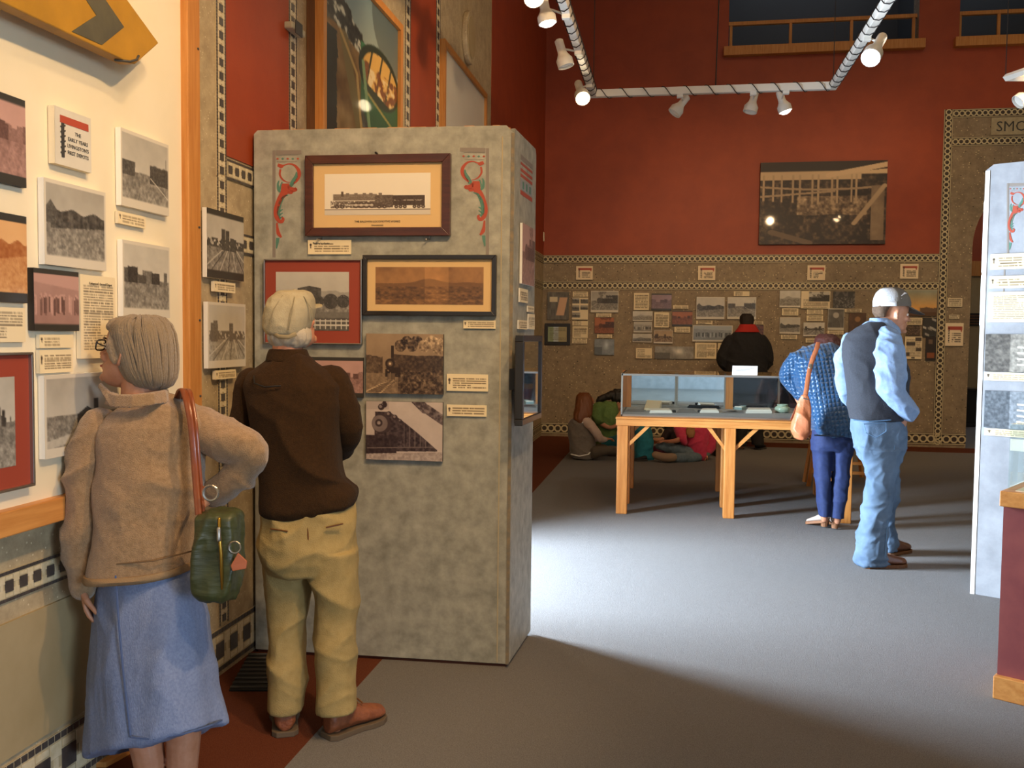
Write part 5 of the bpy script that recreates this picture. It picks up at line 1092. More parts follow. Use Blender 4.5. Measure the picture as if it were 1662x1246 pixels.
plate(RB, rb4(z8(204, 279), 1720, z8(0, 303)[1]), 'caption_card', 'white strip along the bottom of the lower glossy photo', 'label', 'marked', 87, th=.01, edge='card', glossy=False)
RS = Fr(RB.P(0, 0, 0), -RB.n, -RB.u)
for k, (y0_, y1_, lab) in enumerate(((327, 442, 'upper white card stuck on the far side edge of the right partition'), (446, 528, 'lower white card stuck on the far side edge of the right partition'))):
    b1 = RB.at(1598, y0_)[1]; b0 = RB.at(1594, y1_)[1]
    oo = thing('side_card', RS.P(.15, b0, 0), lab, 'label'); MB().fbox(RS, .02, .26, b0, b1, .008, .012).build('card', 'card', oo); MB().fbox(RS, .04, .24, b0+.02, b1-.02, .0, .008).build('mount', 'foam', oo)
p0_, p1_ = flo(1610.5, 1133), flo(1662, 1146); PDf = Fr(p0_, p1_-p0_, ((p1_-p0_)[1], -(p1_-p0_)[0], 0))
o = thing('exhibit_pedestal', PDf.P(.55, 0, -.35), 'dark red exhibit pedestal with wood trim and clear acrylic cover', 'pedestal')
zb1 = PDf.at(1611, 1096)[1]; zt0 = PDf.at(1622, 822)[1]; zt1 = PDf.at(1622, 797)[1]
maroon = mat('maroon_paint', '7e3a3a', .55, '8a4440', 8)
bo = PDf.at(1623.5, 960, -.03)[0]; to = PDf.at(1621, 810, -.0)[0]
MB().fbox(PDf, 0, 1.1, 0, zb1, -.7, 0).build('base_trim', 'wood_h', o, bevel=.004)
MB().fbox(PDf, bo, 1.1-bo, zb1-.01, zt0+.01, -.67, -.03).build('body', maroon, o)
MB().fbox(PDf, to, 1.1-to, zt0, zt1, -.69, -.01).build('top_trim', 'wood_h', o, bevel=.004)
MB().fbox(PDf, to+.05, 1.05-to, zt1, zt1+.004, -.65, -.05).build('display_floor', 'foam', o)
ac = PDf.at(1637.5, 740, -.05)[0]; ah = PDf.at(1637.5, 690, -.05)[1]
mb = MB(); t = .006
mb.fbox(PDf, ac, 1.1-ac, zt1+.004, ah, -.05-t, -.05); mb.build('acrylic_front', 'glass', o); MB().fbox(PDf, ac, ac+t, zt1+.004, ah, -.64, -.057).build('acrylic_side', 'glass', o)
MB().fbox(PDf, ac, 1.1-ac, ah, ah+t, -.64, -.05).build('acrylic_top', 'glass', o)
oo = thing('exhibit_notice', PDf.P(ac+.2, zt1+.01, -.3), 'pale notice standing inside the acrylic cover of the red pedestal', 'card')
a0, b1 = PDf.at(1640, 712, -.3); b0 = PDf.at(1640, 731, -.3)[1]
MB().fbox(PDf, a0, a0+.35, b0, b1, -.31, -.3).build('card', 'card', oo); MB().fbox(PDf, a0+.1, a0+.12, zt1+.005, b0, -.308, -.302).build('stand', 'alum', oo)
# floor grille and timber strip near the left wall
G = [flo(372, 1122), flo(440, 1122), flo(440, 1062), flo(405, 1062)]
o = thing('floor_grille', sum(G)/4, 'dark floor grille in the red carpet between wall and partition', 'floor grille')
mb = MB(); MB().hexa([*[p+np.array([0, 0, .001]) for p in G], *[p+np.array([0, 0, .008]) for p in G]]).build('plate', 'black', o)
for k in range(9):
    t0 = (k+.5)/9; a = G[0]*(1-t0)+G[3]*t0; b = G[1]*(1-t0)+G[2]*t0; MB().tube([a+np.array([0, 0, .01]), b+np.array([0, 0, .01])], .006, 4, caps=False).build('bar', 'darkgrey', o)
G = [flo(150, 1246), flo(172, 1246), flo(219, 1220), flo(214, 1216)]
MB().hexa([*[p+np.array([0, 0, .0]) for p in G], *[p+np.array([0, 0, .015]) for p in G]])
o = MB().hexa([*G, *[p+np.array([0, 0, .02]) for p in G]]).build('timber_strip', 'wood_y', bevel=.003); tag(o, 'narrow strip of orange timber on the red carpet beside the woman’s skirt', 'timber strip')

# ================================================================== PEOPLE
def n3(P, s, seed=0):
    P = P*s; xi = np.floor(P).astype(int); f = P-xi; f = f*f*(3-2*f); r = np.random.RandomState(seed).rand(32, 32, 32)
    def g(a, b, c): return r[(xi[:, 0]+a) % 32, (xi[:, 1]+b) % 32, (xi[:, 2]+c) % 32]
    x, y, z = f.T
    return ((g(0, 0, 0)*(1-x)+g(1, 0, 0)*x)*(1-y)+(g(0, 1, 0)*(1-x)+g(1, 1, 0)*x)*y)*(1-z)+((g(0, 0, 1)*(1-x)+g(1, 0, 1)*x)*(1-y)+(g(0, 1, 1)*(1-x)+g(1, 1, 1)*x)*y)*z
def folds(amp, s=(6, 6, 12), seed=1, ridge=True, fine=.25):
    def f(P):
        P = np.stack([P[:, 0], P[:, 1], P[:, 2]+.55*P[:, 0]*(1 if seed % 2 else -1)], 1)
        w = P+.08*(np.stack([n3(P, 5, seed+3), n3(P, 5, seed+4), n3(P, 5, seed+5)], 1)-.5)
        a = n3(w*np.array(s), 1, seed); b = n3(w*np.array(s)*2.3, 1, seed+1)
        if ridge: a = (1-2*abs(a-.5))**2.6; b = (1-2*abs(b-.5))**2.2
        return amp*((a-.33)+fine*(b-.35))
    return f
def strands(amp, seed=1, s=(110, 110, 14)):
    return lambda P: amp*(n3(P*np.array(s), 1, seed)-.5)
def soft(mb, name, m, parent=None, vox=.008, sm=6, disp=None, label=None):
    """one closed surface grown from overlapping shapes (voxel remesh), smoothed, then folded"""
    me = bpy.data.meshes.new('tmp'); me.from_pydata([tuple(p) for p in mb.v], [], mb.f)
    bm = bmesh.new(); bm.from_mesh(me); bmesh.ops.recalc_face_normals(bm, faces=bm.faces); bm.to_mesh(me); bm.free()
    o = bpy.data.objects.new('tmp', me); link(o)
    r = o.modifiers.new('r', 'REMESH'); r.mode = 'VOXEL'; r.voxel_size = vox
    if sm: s = o.modifiers.new('s', 'SMOOTH'); s.factor = .5; s.iterations = sm
    dg = bpy.context.evaluated_depsgraph_get(); dg.update()
    out = bpy.data.meshes.new_from_object(o.evaluated_get(dg)); bpy.data.objects.remove(o); bpy.data.meshes.remove(me)
    n = len(out.vertices); P = np.empty(n*3, np.float32); out.vertices.foreach_get('co', P); P = P.reshape(-1, 3).astype(float)
    if disp is not None:
        Nn = np.empty(n*3, np.float32); out.vertices.foreach_get('normal', Nn); P = P+Nn.reshape(-1, 3)*disp(P)[:, None]
    lo, hi = P.min(0), P.max(0); off = np.array([(lo[0]+hi[0])/2, (lo[1]+hi[1])/2, lo[2]])
    out.vertices.foreach_set('co', (P-off).ravel().astype(np.float32)); out.polygons.foreach_set('use_smooth', [True]*len(out.polygons)); out.update()
    return place(out, name, m, parent, off, label=label)
def rows(mb, R, Z, seg=28, ex=2.4, ax=None):
    """loft: (x left, x right, y, half depth, depth offset) per image row at depth Z"""
    out = []
    A = rt0 if ax is None else ax; B = np.cross([0, 0, 1.], A)
    for r in R:
        xl, xr, y, b = r[:4]; dz = r[4] if len(r) > 4 else 0; tl = (r[5] if len(r) > 5 else 0)*Z/F
        c = Wp((xl+xr)/2, y, Z+dz); a = (xr-xl)/2*(Z+dz)/F; ring = []
        for k in range(seg):
            t = 2*PI*k/seg; cx_, sx_ = math.cos(t), math.sin(t); e = 2/ex
            ring.append(c+A*a*math.copysign(abs(cx_)**e, cx_)+B*b*math.copysign(abs(sx_)**e, sx_)+np.array([0, 0, tl*cx_]))
        out.append(ring)
    return mb.rings(out, seg)
def limb(mb, R, Z, seg=14, dr=1.0):   # (x, y, width px, depth offset)
    pts = [Wp(r[0], r[1], Z+(r[3] if len(r) > 3 else 0)) for r in R]; rad = [r[2]/2*Z/F*dr for r in R]
    # densify with a smooth curve
    Q, W_ = [], []
    for i in range(len(pts)-1):
        p0, p1, p2, p3 = [pts[min(max(j, 0), len(pts)-1)] for j in (i-1, i, i+1, i+2)]
        for t in (0, .33, .66): Q.append(.5*((2*p1)+(p2-p0)*t+(2*p0-5*p1+4*p2-p3)*t*t+(3*p1-p0-3*p2+p3)*t**3)); W_.append(rad[i]*(1-t)+rad[i+1]*t)
    Q.append(pts[-1]); W_.append(rad[-1]); return mb.tube(Q, W_, seg)
def unit(v): v = np.array(v, float); return v/np.linalg.norm(v)
HEAD = [(-.118, .066, .012, .020), (-.108, .080, -.004, .034), (-.088, .087, -.030, .049), (-.062, .085, -.056, .059), (-.035, .085, -.073, .065), (-.010, .083, -.085, .070),
        (.012, .078, -.093, .074), (.035, .088, -.097, .076), (.060, .087, -.095, .075), (.085, .071, -.083, .066), (.105, .040, -.058, .046), (.117, .008, -.024, .020)]
def head(mb, c, f, u=(0, 0, 1), s=1.0, neck=None):
    f = unit(f); u = np.array(u, float); u = unit(u-f*(f@u)); sd = np.cross(f, u)
    L = lambda x, y, z: c+(sd*x+f*y+u*z)*s
    R = []
    for z, yf, yb, hw_ in HEAD:
        ring = []
        for k in range(24):
            t = 2*PI*k/24; ring.append(L(hw_*math.copysign(abs(math.cos(t))**.85, math.cos(t)), (yf+yb)/2+(yf-yb)/2*math.sin(t), z))
        R.append(ring)
    mb.rings(R, 24)
    mb.tube([L(0, .080, .026), L(0, .094, .002), L(0, .110, -.022)], [.008*s, .009*s, .0105*s], 8)
    for q in (-1, 1):
        mb.ball(L(q*.011, .094, -.028), .0085*s, 8)
        mb.tube([L(q*.079, -.014, .022), L(q*.083, -.022, .004), L(q*.076, -.012, -.028)], [(.007*s, .013*s)]*3, 8)
        mb.ball(L(q*.045, .062, -.022), (.02*s,)*3, 8)
    mb.tube([L(-.022, .084, -.056), L(0, .093, -.054), L(.022, .084, -.056)], .0065*s, 8)
    mb.tube([L(-.018, .084, -.066), L(0, .091, -.068), L(.018, .084, -.066)], .0065*s, 8)
    mb.ball(L(0, .084, -.099), (.020*s,)*3, 8)
    return L
def face_parts(L, body, iris='2d241c', s=1.0, brow='5a4632'):
    for q in (-1, 1):
        MB().ball(L(q*.031, .073, .012), .0115*s, 10).build('eye', MT['eye'], body, smooth=60)
        MB().ball(L(q*.031, .0825, .012), .0045*s, 8).build('iris', 'black', body, smooth=60)
        MB().tube([L(q*.014, .092, .032), L(q*.03, .092, .037), L(q*.05, .078, .032)], .0035*s, 6).build('eyebrow', MT['brow'], body, smooth=60)
MT['eye'] = mat('eye_white', 'd8d0c4', .2); MT['brow'] = mat('brow_hair', '6a5642', .7)
MT['lip'] = mat('lip', 'a85c4c', .5)
def hand(mb, wr, d, n, s=1.0, curl=(20, 25, 20), thumb=1, spread=.0):
    """palm and five fingers: wr wrist, d towards the fingers, n palm normal (fingers curl towards n)"""
    d = unit(d); n = np.array(n, float); n = unit(n-d*(n@d)); sd = np.cross(d, n)
    mb.tube([wr-d*.02*s, wr+d*.02*s, wr+d*.055*s, wr+d*.088*s], [(.016*s, .024*s), (.014*s, .031*s), (.013*s, .038*s), (.010*s, .036*s)], 12, flat=n)
    for i, (off, ln) in enumerate(((-.030, .068), (-.010, .078), (.010, .074), (.029, .058))):
        p = wr+d*(.082-.004*abs(i-1.5))*s+sd*off*s; P = [p-d*.02*s, p]; dd = d+sd*off*spread*6; dd = unit(dd); a = 0
        for j, fr in enumerate((.45, .31, .24)):
            a = math.radians(curl[j]); dd = unit(dd*math.cos(a)+n*math.sin(a)); nn = unit(n-dd*(n@dd)); n_ = nn
            p = p+dd*ln*fr*s; P.append(p); 
        mb.tube(P, [.0085*s, .0085*s, .008*s, .0072*s, .006*s], 8)
    p = wr+d*.028*s+sd*thumb*.024*s; t1 = unit(d*.6+sd*thumb*.75+n*.3); t2 = unit(d*.85+sd*thumb*.25+n*.5)
    mb.tube([p-t1*.01*s, p+t1*.035*s, p+t1*.035*s+t2*.028*s, p+t1*.035*s+t2*.052*s], [.013*s, .011*s, .009*s, .0075*s], 8)
def shoe(body, heel, toe, w, h, m, ms, name='shoe', laces=True, heelh=0, vox=.006):
    heel, toe = np.array(heel, float), np.array(toe, float); d = toe-heel; d[2] = 0; L = np.linalg.norm(d); d /= L; sd = np.array([-d[1], d[0], 0]); up = np.array([0, 0, 1.])
    b = heel.copy(); b[2] = .0; sl = .018
    mb = MB(); R = []
    for t, wd_, hh, zb_ in ((.0, .50, h*.85, .0), (.05, .76, h*1.0, 0), (.25, .80, h*1.02, 0), (.42, .78, h*.82, 0), (.62, .95, h*.62, 0), (.82, .98, h*.48, 0), (.95, .7, h*.38, 0), (1.0, .35, h*.25, 0)):
        c = b+d*L*t+up*(sl+heelh*(1-t)*1.0); ring = []
        for k in range(14):
            a = 2*PI*k/14; z = (math.sin(a)+1)/2; ring.append(c+sd*w/2*wd_*math.cos(a)*(1 if z < .5 else .86)+up*hh*z)
        R.append(ring)
    mb.rings(R, 14); o = soft(mb, name, m, body, vox, 3)
    P = []
    for t, wd_ in ((-.02, .55), (.06, .86), (.3, .84), (.5, .84), (.68, 1.03), (.85, 1.0), (.97, .66), (1.02, .2)): P.append((t, wd_))
    if heelh: segs = [(P, .006, heelh)]
    out = [b+d*L*t+sd*w/2*q for t, q in P]+[b+d*L*t-sd*w/2*q for t, q in P[::-1]]; n = len(out)
    def zz(i, top): 
        t = P[i if i < len(P) else n-1-i][0]; return (sl+.004 if top else 0)+heelh*max(0, 1-t)
    mb = MB(); mb.add([p+up*zz(i, 1) for i, p in enumerate(out)]+[p+up*zz(i, 0) for i, p in enumerate(out)], [tuple(range(n)), tuple(range(2*n-1, n-1, -1))]+[(i, i+n, (i+1) % n+n, (i+1) % n) for i in range(n)])
    mb.build('sole', ms, o, bevel=.003)
    if heelh: MB().tube([b+d*L*.1+up*(heelh+.01), b+d*L*.1+up*.012], [w*.36, w*.30], 12, caps=False).build('heel', ms, o)
    if laces:
        for t in (.38, .46, .54): c = b+d*L*t+up*(sl+h*(1.0-.62*(t-.2))); MB().tube([c-sd*w*.26-up*.004, c+up*.004, c+sd*w*.26-up*.004], .0035, 6).build('lace', 'brownpost', o)
    return o
skin = mat('skin', 'c98b6a', .5, 'bf7e5e', 25, spec=.4); skin2 = mat('ruddy_skin', 'bb8668', .5, 'ae7656', 25); stock = mat('tan_stocking', '9c6a50', .6)
for s_ in (skin, skin2):
    b = s_.node_tree.nodes['Principled BSDF']; b.inputs['Subsurface Weight'].default_value = .12; b.inputs['Subsurface Radius'].default_value = (.02, .008, .004); b.inputs['Subsurface Scale'].default_value = .5

# ---------------------------------------------------------------- older woman in the foreground
Z = 2.95; W1 = lambda x, y, dz=0: Wp(x, y, Z+dz)
up_ = np.array([0, 0, 1.])
f1 = unit(-rt0*1.0+fh*.22+up_*.22); mb = MB()
L1_ = head(mb, W1(214, 575), f1, s=.95)
mb.tube([W1(222, 585), W1(226, 615, .0), W1(232, 655, .0)], [.052, .054, .07], 14)
rows(mb, [(200, 285, 676, .05), (180, 305, 710, .07), (182, 302, 800, .08), (180, 300, 900, .09), (165, 320, 960, .10), (170, 330, 1040, .10), (185, 320, 1120, .09)], Z)
limb(mb, [(172, 705, 28), (138, 800, 24, -.02), (132, 900, 22, -.02), (134, 945, 22, -.02)], Z); limb(mb, [(310, 702, 28), (396, 730, 26, -.02), (372, 775, 24, .03), (345, 800, 22, .05)], Z)
for x0_, x1_ in ((225, 243), (290, 296)): limb(mb, [(x0_+5, 1090, 70, .0), (x0_+8, 1180, 56), (x1_, 1240, 50), (x1_+2, 1300, 36)], Z)
hand(mb, W1(136, 948, -.02), unit(W1(142, 1000)-W1(134, 945)), rt0*1.0+fh*.3, .95, (14, 16, 12), thumb=1)
hand(mb, W1(347, 800, .05), unit(W1(322, 812, .02)-W1(350, 798, .06)), -up_*.6-rt0*.3+fh*.5, .95, (38, 42, 34), thumb=-1)
wom = soft(mb, 'person', skin2, None, .0048, 2)
tag(wom, 'grey-haired woman in tan wool jacket and blue denim skirt looking up at the wall board', 'person'); WLOC[wom.name] = np.array(wom.location)
face_parts(L1_, wom)
MB().tube([L1_(-.02, .0925, -.0605), L1_(0, .098, -.0605), L1_(.02, .0925, -.0605)], .004, 8).build('lips', 'lip', wom, smooth=60)
hairm = mat('grey_brown_hair', 'a18a68', .45, '54412c', 20, (60, 60, 6), 6, lo=.3, hi=.7, bump=.5, bs=18, bscl=(50, 50, 4), sheen=.3)
mb = MB(); HR = [(216, 250, 513, .045), (201, 264, 517, .074), (188, 274, 527, .088), (186, 280, 543, .094), (191, 283, 562, .095), (197, 284, 580, .094), (202, 284, 598, .09), (210, 282, 612, .082), (220, 277, 624, .066), (234, 266, 631, .04)]
rows(mb, HR, Z)
mb.tube([L1_(-.05, .055, .082), L1_(0, .07, .09), L1_(.05, .055, .082)], .020, 10); mb.tube([L1_(.062, .035, .07), L1_(.078, .030, .03), L1_(.080, .005, -.02)], .015, 10); mb.tube([L1_(-.062, .035, .07), L1_(-.078, .030, .03), L1_(-.080, .005, -.02)], .015, 10)
hd = unit(W1(284, 575)-W1(190, 540))
soft(mb, 'hair', hairm, wom, .005, 5, lambda P: .009*(n3(P*np.array([75, 75, 9]), 1, 3)-.5)+.006*(n3(P*np.array([160, 160, 18]), 1, 4)-.5))
hs = MB(); rs_ = random.Random(4); A_1 = rt0; B_1 = np.cross([0, 0, 1.], A_1)
for k in range(230):
    t0 = 2*PI*rs_.random(); sw = rs_.uniform(-.25, .25); P = []; n0 = rs_.choice([0, 0, 1]); n1 = rs_.choice([8, 9, 10, 10])
    for i in range(n0, n1):
        xl, xr, y, b = HR[i]; t = t0+sw*i/9; t = t+.0; c = Wp((xl+xr)/2, y+rs_.uniform(-1, 1), Z); a = (xr-xl)/2*Z/F; e = 2/2.4; g_ = 1.012
        P.append(c+A_1*a*g_*math.copysign(abs(math.cos(t))**e, math.cos(t))+B_1*b*g_*math.copysign(abs(math.sin(t))**e, math.sin(t)))
    if (Wp(222, 512, Z)-P[0]) is not None: P.insert(0, Wp(231, 514, Z)*.6+P[0]*.4)
    w = rs_.uniform(.0022, .0048); hs.tube(P, [w*.6]+[w]*(len(P)-2)+[w*.4], 6)
hs.build('hair_strands', hairm, bpy.data.objects['hair'], smooth=70)
gm = mat('dark_tortoise', '20150f', .25); mb = MB()
g_ = MB()
for q in (-1, 1):
    c_ = [(q*(.032+.024*math.copysign(abs(math.cos(t))**.6, math.cos(t))), .099, .010+.018*math.copysign(abs(math.sin(t))**.6, math.sin(t))) for t in np.linspace(0, 2*PI, 17)]
    g_.tube([L1_(*p) for p in c_], .0026, 6, caps=False); g_.tube([L1_(q*.056, .095, .018), L1_(q*.074, .07, .018), L1_(q*.082, -.005, .016)], .0026, 6)
g_.tube([L1_(-.009, .101, .014), L1_(.009, .101, .014)], .0026, 6)
gl = g_.build('glasses', gm, wom, smooth=60)
for q in (-1, 1): MB().add([L1_(q*.032+.022*math.cos(t), .0985, .010+.016*math.sin(t)) for t in np.linspace(0, 2*PI, 16, endpoint=False)], [tuple(range(16))]).build('lens', 'glass', gl)
wool = mat('tan_wool', '83684a', .95, '9e8160', 70, detail=8, lo=.3, hi=.7, bump=.5, bs=300, sheen=.4, spec=.15)
mb = MB()
rows(mb, [(214, 266, 645, .06), (198, 294, 655, .085), (176, 322, 670, .105), (163, 334, 690, .125), (161, 334, 720, .135), (166, 326, 770, .14), (166, 320, 830, .145), (160, 319, 870, .155, 0, 4), (153, 318, 905, .165, 0, 9), (151, 318, 921, .17, 0, 10)], Z, ex=2.6)
jk = soft(mb, 'wool_jacket', wool, wom, .007, 6, lambda P: folds(.022, (4.5, 4.5, 6), 5)(P)*np.clip((P[:, 2]-.78)/.15, .12, 1))
mb = MB(); limb(mb, [(160, 692, 62, .0), (144, 740, 62, -.02), (137, 800, 58, -.03), (133, 860, 54, -.03), (132, 910, 48, -.03), (134, 950, 42, -.02)], Z)
soft(mb, 'sleeve', wool, jk, .007, 5, folds(.020, (6, 6, 8), 6))
mb = MB(); limb(mb, [(322, 688, 66, .02), (350, 706, 64, .0), (385, 722, 60, -.02), (408, 735, 56, -.02), (400, 758, 52, .0), (372, 785, 46, .03), (350, 800, 40, .05)], Z)
soft(mb, 'sleeve', wool, jk, .007, 5, folds(.018, (6, 6, 8), 7))
# collar, hem band, seams
mb = MB(); limb(mb, [(178, 640, 20, -.07), (168, 634, 16, -.05), (170, 622, 10, -.03)], Z); 
MB_c = MB()
cp = [(176, 650, -.05), (190, 655, -.10), (215, 655, -.13), (248, 651, -.12), (268, 647, -.06), (272, 645, .02)]
rr = [W1(*p) for p in cp]; n = len(rr); upv = np.array([0, 0, .027]); ins = [unit(W1(228, 640, 0)-p)*.014 for p in rr]
V = [p-upv*.4-i_ for p, i_ in zip(rr, ins)]+[p+upv-i_*.2 for p, i_ in zip(rr, ins)]+[p+upv+i_ for p, i_ in zip(rr, ins)]+[p-upv*.3+i_*1.2 for p, i_ in zip(rr, ins)]
MB_c.add(V, [(i+a*n, i+1+a*n, i+1+((a+1) % 4)*n, i+((a+1) % 4)*n) for i in range(n-1) for a in range(4)]+[(0, n, 2*n, 3*n), (n-1, 2*n-1, 3*n-1, 4*n-1)])
MB_c.add([W1(192, 650, -.09), W1(160, 622, -.02), W1(158, 628, -.02), W1(180, 662, -.10), W1(196, 650, -.075), W1(164, 619, .0), W1(162, 630, .0), W1(186, 662, -.08)], [(0, 1, 2, 3), (7, 6, 5, 4), (0, 4, 5, 1), (1, 5, 6, 2), (2, 6, 7, 3), (3, 7, 4, 0)])
soft(MB_c, 'collar', wool, jk, .004, 2)
def onsurf(pts, Zc, off=-.0): return [Wp(x, y, Zc+d+off) for x, y, d in pts]
mb = MB(); rows(mb, [(149.5, 319.5, 915, .174, 0, 10), (148, 321, 921, .18, 0, 10), (150, 319, 927, .172, 0, 10)], Z, ex=2.6, seg=40); mb.build('hem_piping', mat('pale_wool', '8c7150', .9, bump=.3, bs=300), jk, smooth=60)
MB().tube(onsurf([(186, 830, -.145), (188, 870, -.15), (190, 915, -.16)], Z), .0022, 6).build('seam', mat('wool_seam', '6a5238', .95), jk); MB().tube(onsurf([(190, 915, -.163), (250, 910, -.17), (316, 893, -.11)], Z), .0025, 6).build('seam', bpy.data.materials['wool_seam'], jk)
# skirt
denim = mat('light_blue_denim', '6c7a9c', .85, '7c8aab', 120, detail=5, bump=.35, bs=350, bscl=(1, 1, .3))
def skirt_ring(xl, xr, y, dp, wave, ph, Zc, tilt=0, seg=96):
    a = (xr-xl)/2*Zc/F; ring = []
    for k in range(seg):
        t = 2*PI*k/seg; w = 1+wave*(math.sin(5*t+ph)+.5*math.sin(9*t+ph*2))
        x = (xl+xr)/2+(xr-xl)/2*math.cos(t)*w; d = dp*math.sin(t)*w
        ring.append(Wp(x, y+tilt*(math.cos(t)), Zc+d))
    return ring
mb = MB(); S_ = [(166, 306, 895, .12, 0, 4), (164, 308, 925, .12, 0, 6), (156, 317, 955, .145, .003, 7), (149, 332, 1010, .175, .012, 10), (144, 345, 1080, .20, .02, 14), (138, 356, 1150, .215, .028, 22), (134, 368, 1200, .225, .034, 27)]
mb.rings([skirt_ring(a, b, y, d, w, .6+.0005*y, Z, -tl) for a, b, y, d, w, tl in S_], 96)
sk = soft(mb, 'denim_skirt', denim, wom, .008, 3, lambda P: (folds(.016, (3, 3, 2.2), 8)(P)+folds(.012, (7, 7, 5), 9)(P))*np.clip((.74-P[:, 2])/.1, 0, 1))
mb = MB(); PP = []
for y, xo, xi in ((935, 188, 186), (1000, 192, 190), (1080, 199, 197), (1150, 207, 205), (1195, 212, 212)):
    PP.append(Wp(xo, y, Z-.165-.05*(y-935)/260))
MB().tube(PP, .0035, 6).build('wrap_seam', mat('dark_denim', '46587f', .9), sk); 
MB().tube([Wp(213, 1196, Z-.222), Wp(250, 1199, Z-.232), Wp(300, 1190, Z-.215), Wp(345, 1176, Z-.14), Wp(366, 1165, Z-.03)], .0035, 6).build('hem_stitch', bpy.data.materials['dark_denim'], sk)
for x, sgn in ((252, 1), (298, 1)):
    hp = Wp(x-5, 1300, Z); hp[2] = 0; shoe(wom, hp-np.array([.0, .05, 0]), hp-np.array([.09, -.17, 0]), .09, .075, mat('brown_leather_shoe', '5a3a26', .4), 'black', laces=False)
# handbag (a thing of its own)
olive = mat('olive_nylon', '30351a', .45, '3c4222', 10, bump=.35, bs=14, bscl=(1, 1, 4)); lea = mat('tan_leather', '70361a', .3, '7f4020', 8, coat=.3)
bagZ = Z-.2; bg = thing('handbag', Wp(352, 970, bagZ), 'olive green quilted shoulder bag with brown leather straps at the woman’s hip', 'handbag')
mb = MB(); rows(mb, [(324, 384, 831, .045), (322, 386, 836, .06), (321, 388, 880, .068), (321, 389, 930, .07), (325, 386, 955, .066), (331, 382, 966, .055)], bagZ, ex=7)
soft(mb, 'bag_body', olive, bg, .005, 2, folds(.014, (16, 16, 7), 12))
MB().tube([Wp(356, 842, bagZ-.066), Wp(356, 868, bagZ-.076), Wp(359, 900, bagZ-.078), Wp(361, 955, bagZ-.068)], .005, 8).build('zipper', mat('brass', 'b08a3c', .3, metal=1), bg, smooth=60)
MB().tube([Wp(355, 858, bagZ-.082), Wp(355, 876, bagZ-.086)], .006, 8).build('zip_pull', MT['alum'], bg, smooth=60)
tg = [Wp(386, 897, bagZ-.08), Wp(401, 911, bagZ-.075), Wp(399, 923, bagZ-.078), Wp(377, 927, bagZ-.086), Wp(374, 918, bagZ-.086)]
mb = MB(); k5 = len(tg); mb.add(tg+[p+fh*.006 for p in tg], [tuple(range(5)), tuple(range(9, 4, -1))]+[(i, i+5, (i+1) % 5+5, (i+1) % 5) for i in range(5)]); mb.build('leather_tag', mat('orange_tag_leather', '9a5228', .45), bg, bevel=.002)
c_ = Wp(381, 888, bagZ-.078); MB().tube([c_+rt0*.017*math.cos(t)+up_*.017*math.sin(t) for t in np.linspace(0, 2*PI, 20)], .0025, 6, caps=False).build('key_ring', 'alum', bg)
c_ = Wp(342, 800, bagZ-.02); MB().tube([c_+rt0*.022*math.cos(t)+up_*.022*math.sin(t) for t in np.linspace(0, 2*PI, 20)], .004, 6, caps=False).build('strap_ring', 'alum', bg)
def strap(pts, w, th, nm, m, par, Zc):
    P = [Wp(x, y, Zc+d) for x, y, d in pts]; Q = []
    for i in range(len(P)-1):
        p0, p1, p2, p3 = [P[min(max(j, 0), len(P)-1)] for j in (i-1, i, i+1, i+2)]
        for t in (0, .25, .5, .75): Q.append(.5*((2*p1)+(p2-p0)*t+(2*p0-5*p1+4*p2-p3)*t*t+(3*p1-p0-3*p2+p3)*t**3))
    Q.append(P[-1]); return MB().tube(Q, [(w/2, th)]*len(Q), 10, flat=rt0, caps=False).build(nm, m, par, smooth=60)
strap([(287, 648, .02), (292, 634, -.06), (298, 634, -.10), (305, 660, -.148), (311, 700, -.165), (316, 760, -.175), (322, 835, -.215)], .020, .004, 'shoulder_strap', lea, bg, Z)
strap([(297, 648, .03), (302, 633, -.05), (309, 640, -.11), (317, 690, -.155), (321, 740, -.16), (326, 800, -.18), (330, 838, -.2)], .016, .004, 'shoulder_strap', lea, bg, Z)
strap([(331, 790, -.10), (324, 815, -.16), (326, 838, -.2)], .012, .003, 'strap_tab', lea, bg, Z)

# ---------------------------------------------------------------- man in the beige cap
Z = 3.52; W2 = lambda x, y, dz=0: Wp(x, y, Z+dz)
f2 = unit(rt0*.62+fh*.70+up_*.30); mb = MB()
L2 = head(mb, W2(471, 522, .015), f2, u=up_, s=.95)
mb.tube([W2(468, 545, .0), W2(466, 575, -.01), W2(466, 605, 0)], [.055, .058, .075], 14)
rows(mb, [(440, 510, 610, .05), (425, 535, 650, .07), (430, 545, 720, .08), (436, 548, 800, .09), (440, 555, 860, .10), (445, 555, 900, .1)], Z)
limb(mb, [(412, 650, 30, .02), (405, 725, 28, .07), (440, 762, 24, .2)], Z); limb(mb, [(545, 650, 30, .02), (560, 706, 26, .06), (525, 740, 22, .22)], Z)
limb(mb, [(466, 880, 46, .03), (465, 1010, 34, .04), (464, 1175, 26, .03)], Z); limb(mb, [(540, 880, 46, -.02), (545, 1010, 34, -.02), (545, 1175, 26, -.02)], Z)
hand(mb, W2(440, 765, .24), rt0*.9+up_*.25, -fh, .98, (20, 25, 20)); hand(mb, W2(520, 742, .26), -rt0*.9+up_*.2, -fh, .98, (20, 25, 20), thumb=-1)
man = soft(mb, 'person', skin, None, .006, 3); tag(man, 'older man in beige cap, dark brown pullover and khaki trousers seen from behind', 'person'); face_parts(L2, man)
whh = mat('white_hair', 'b3a48c', .6, 'd0c4ae', 20, (60, 60, 8), 5, bump=.5, bs=20, bscl=(50, 50, 5))
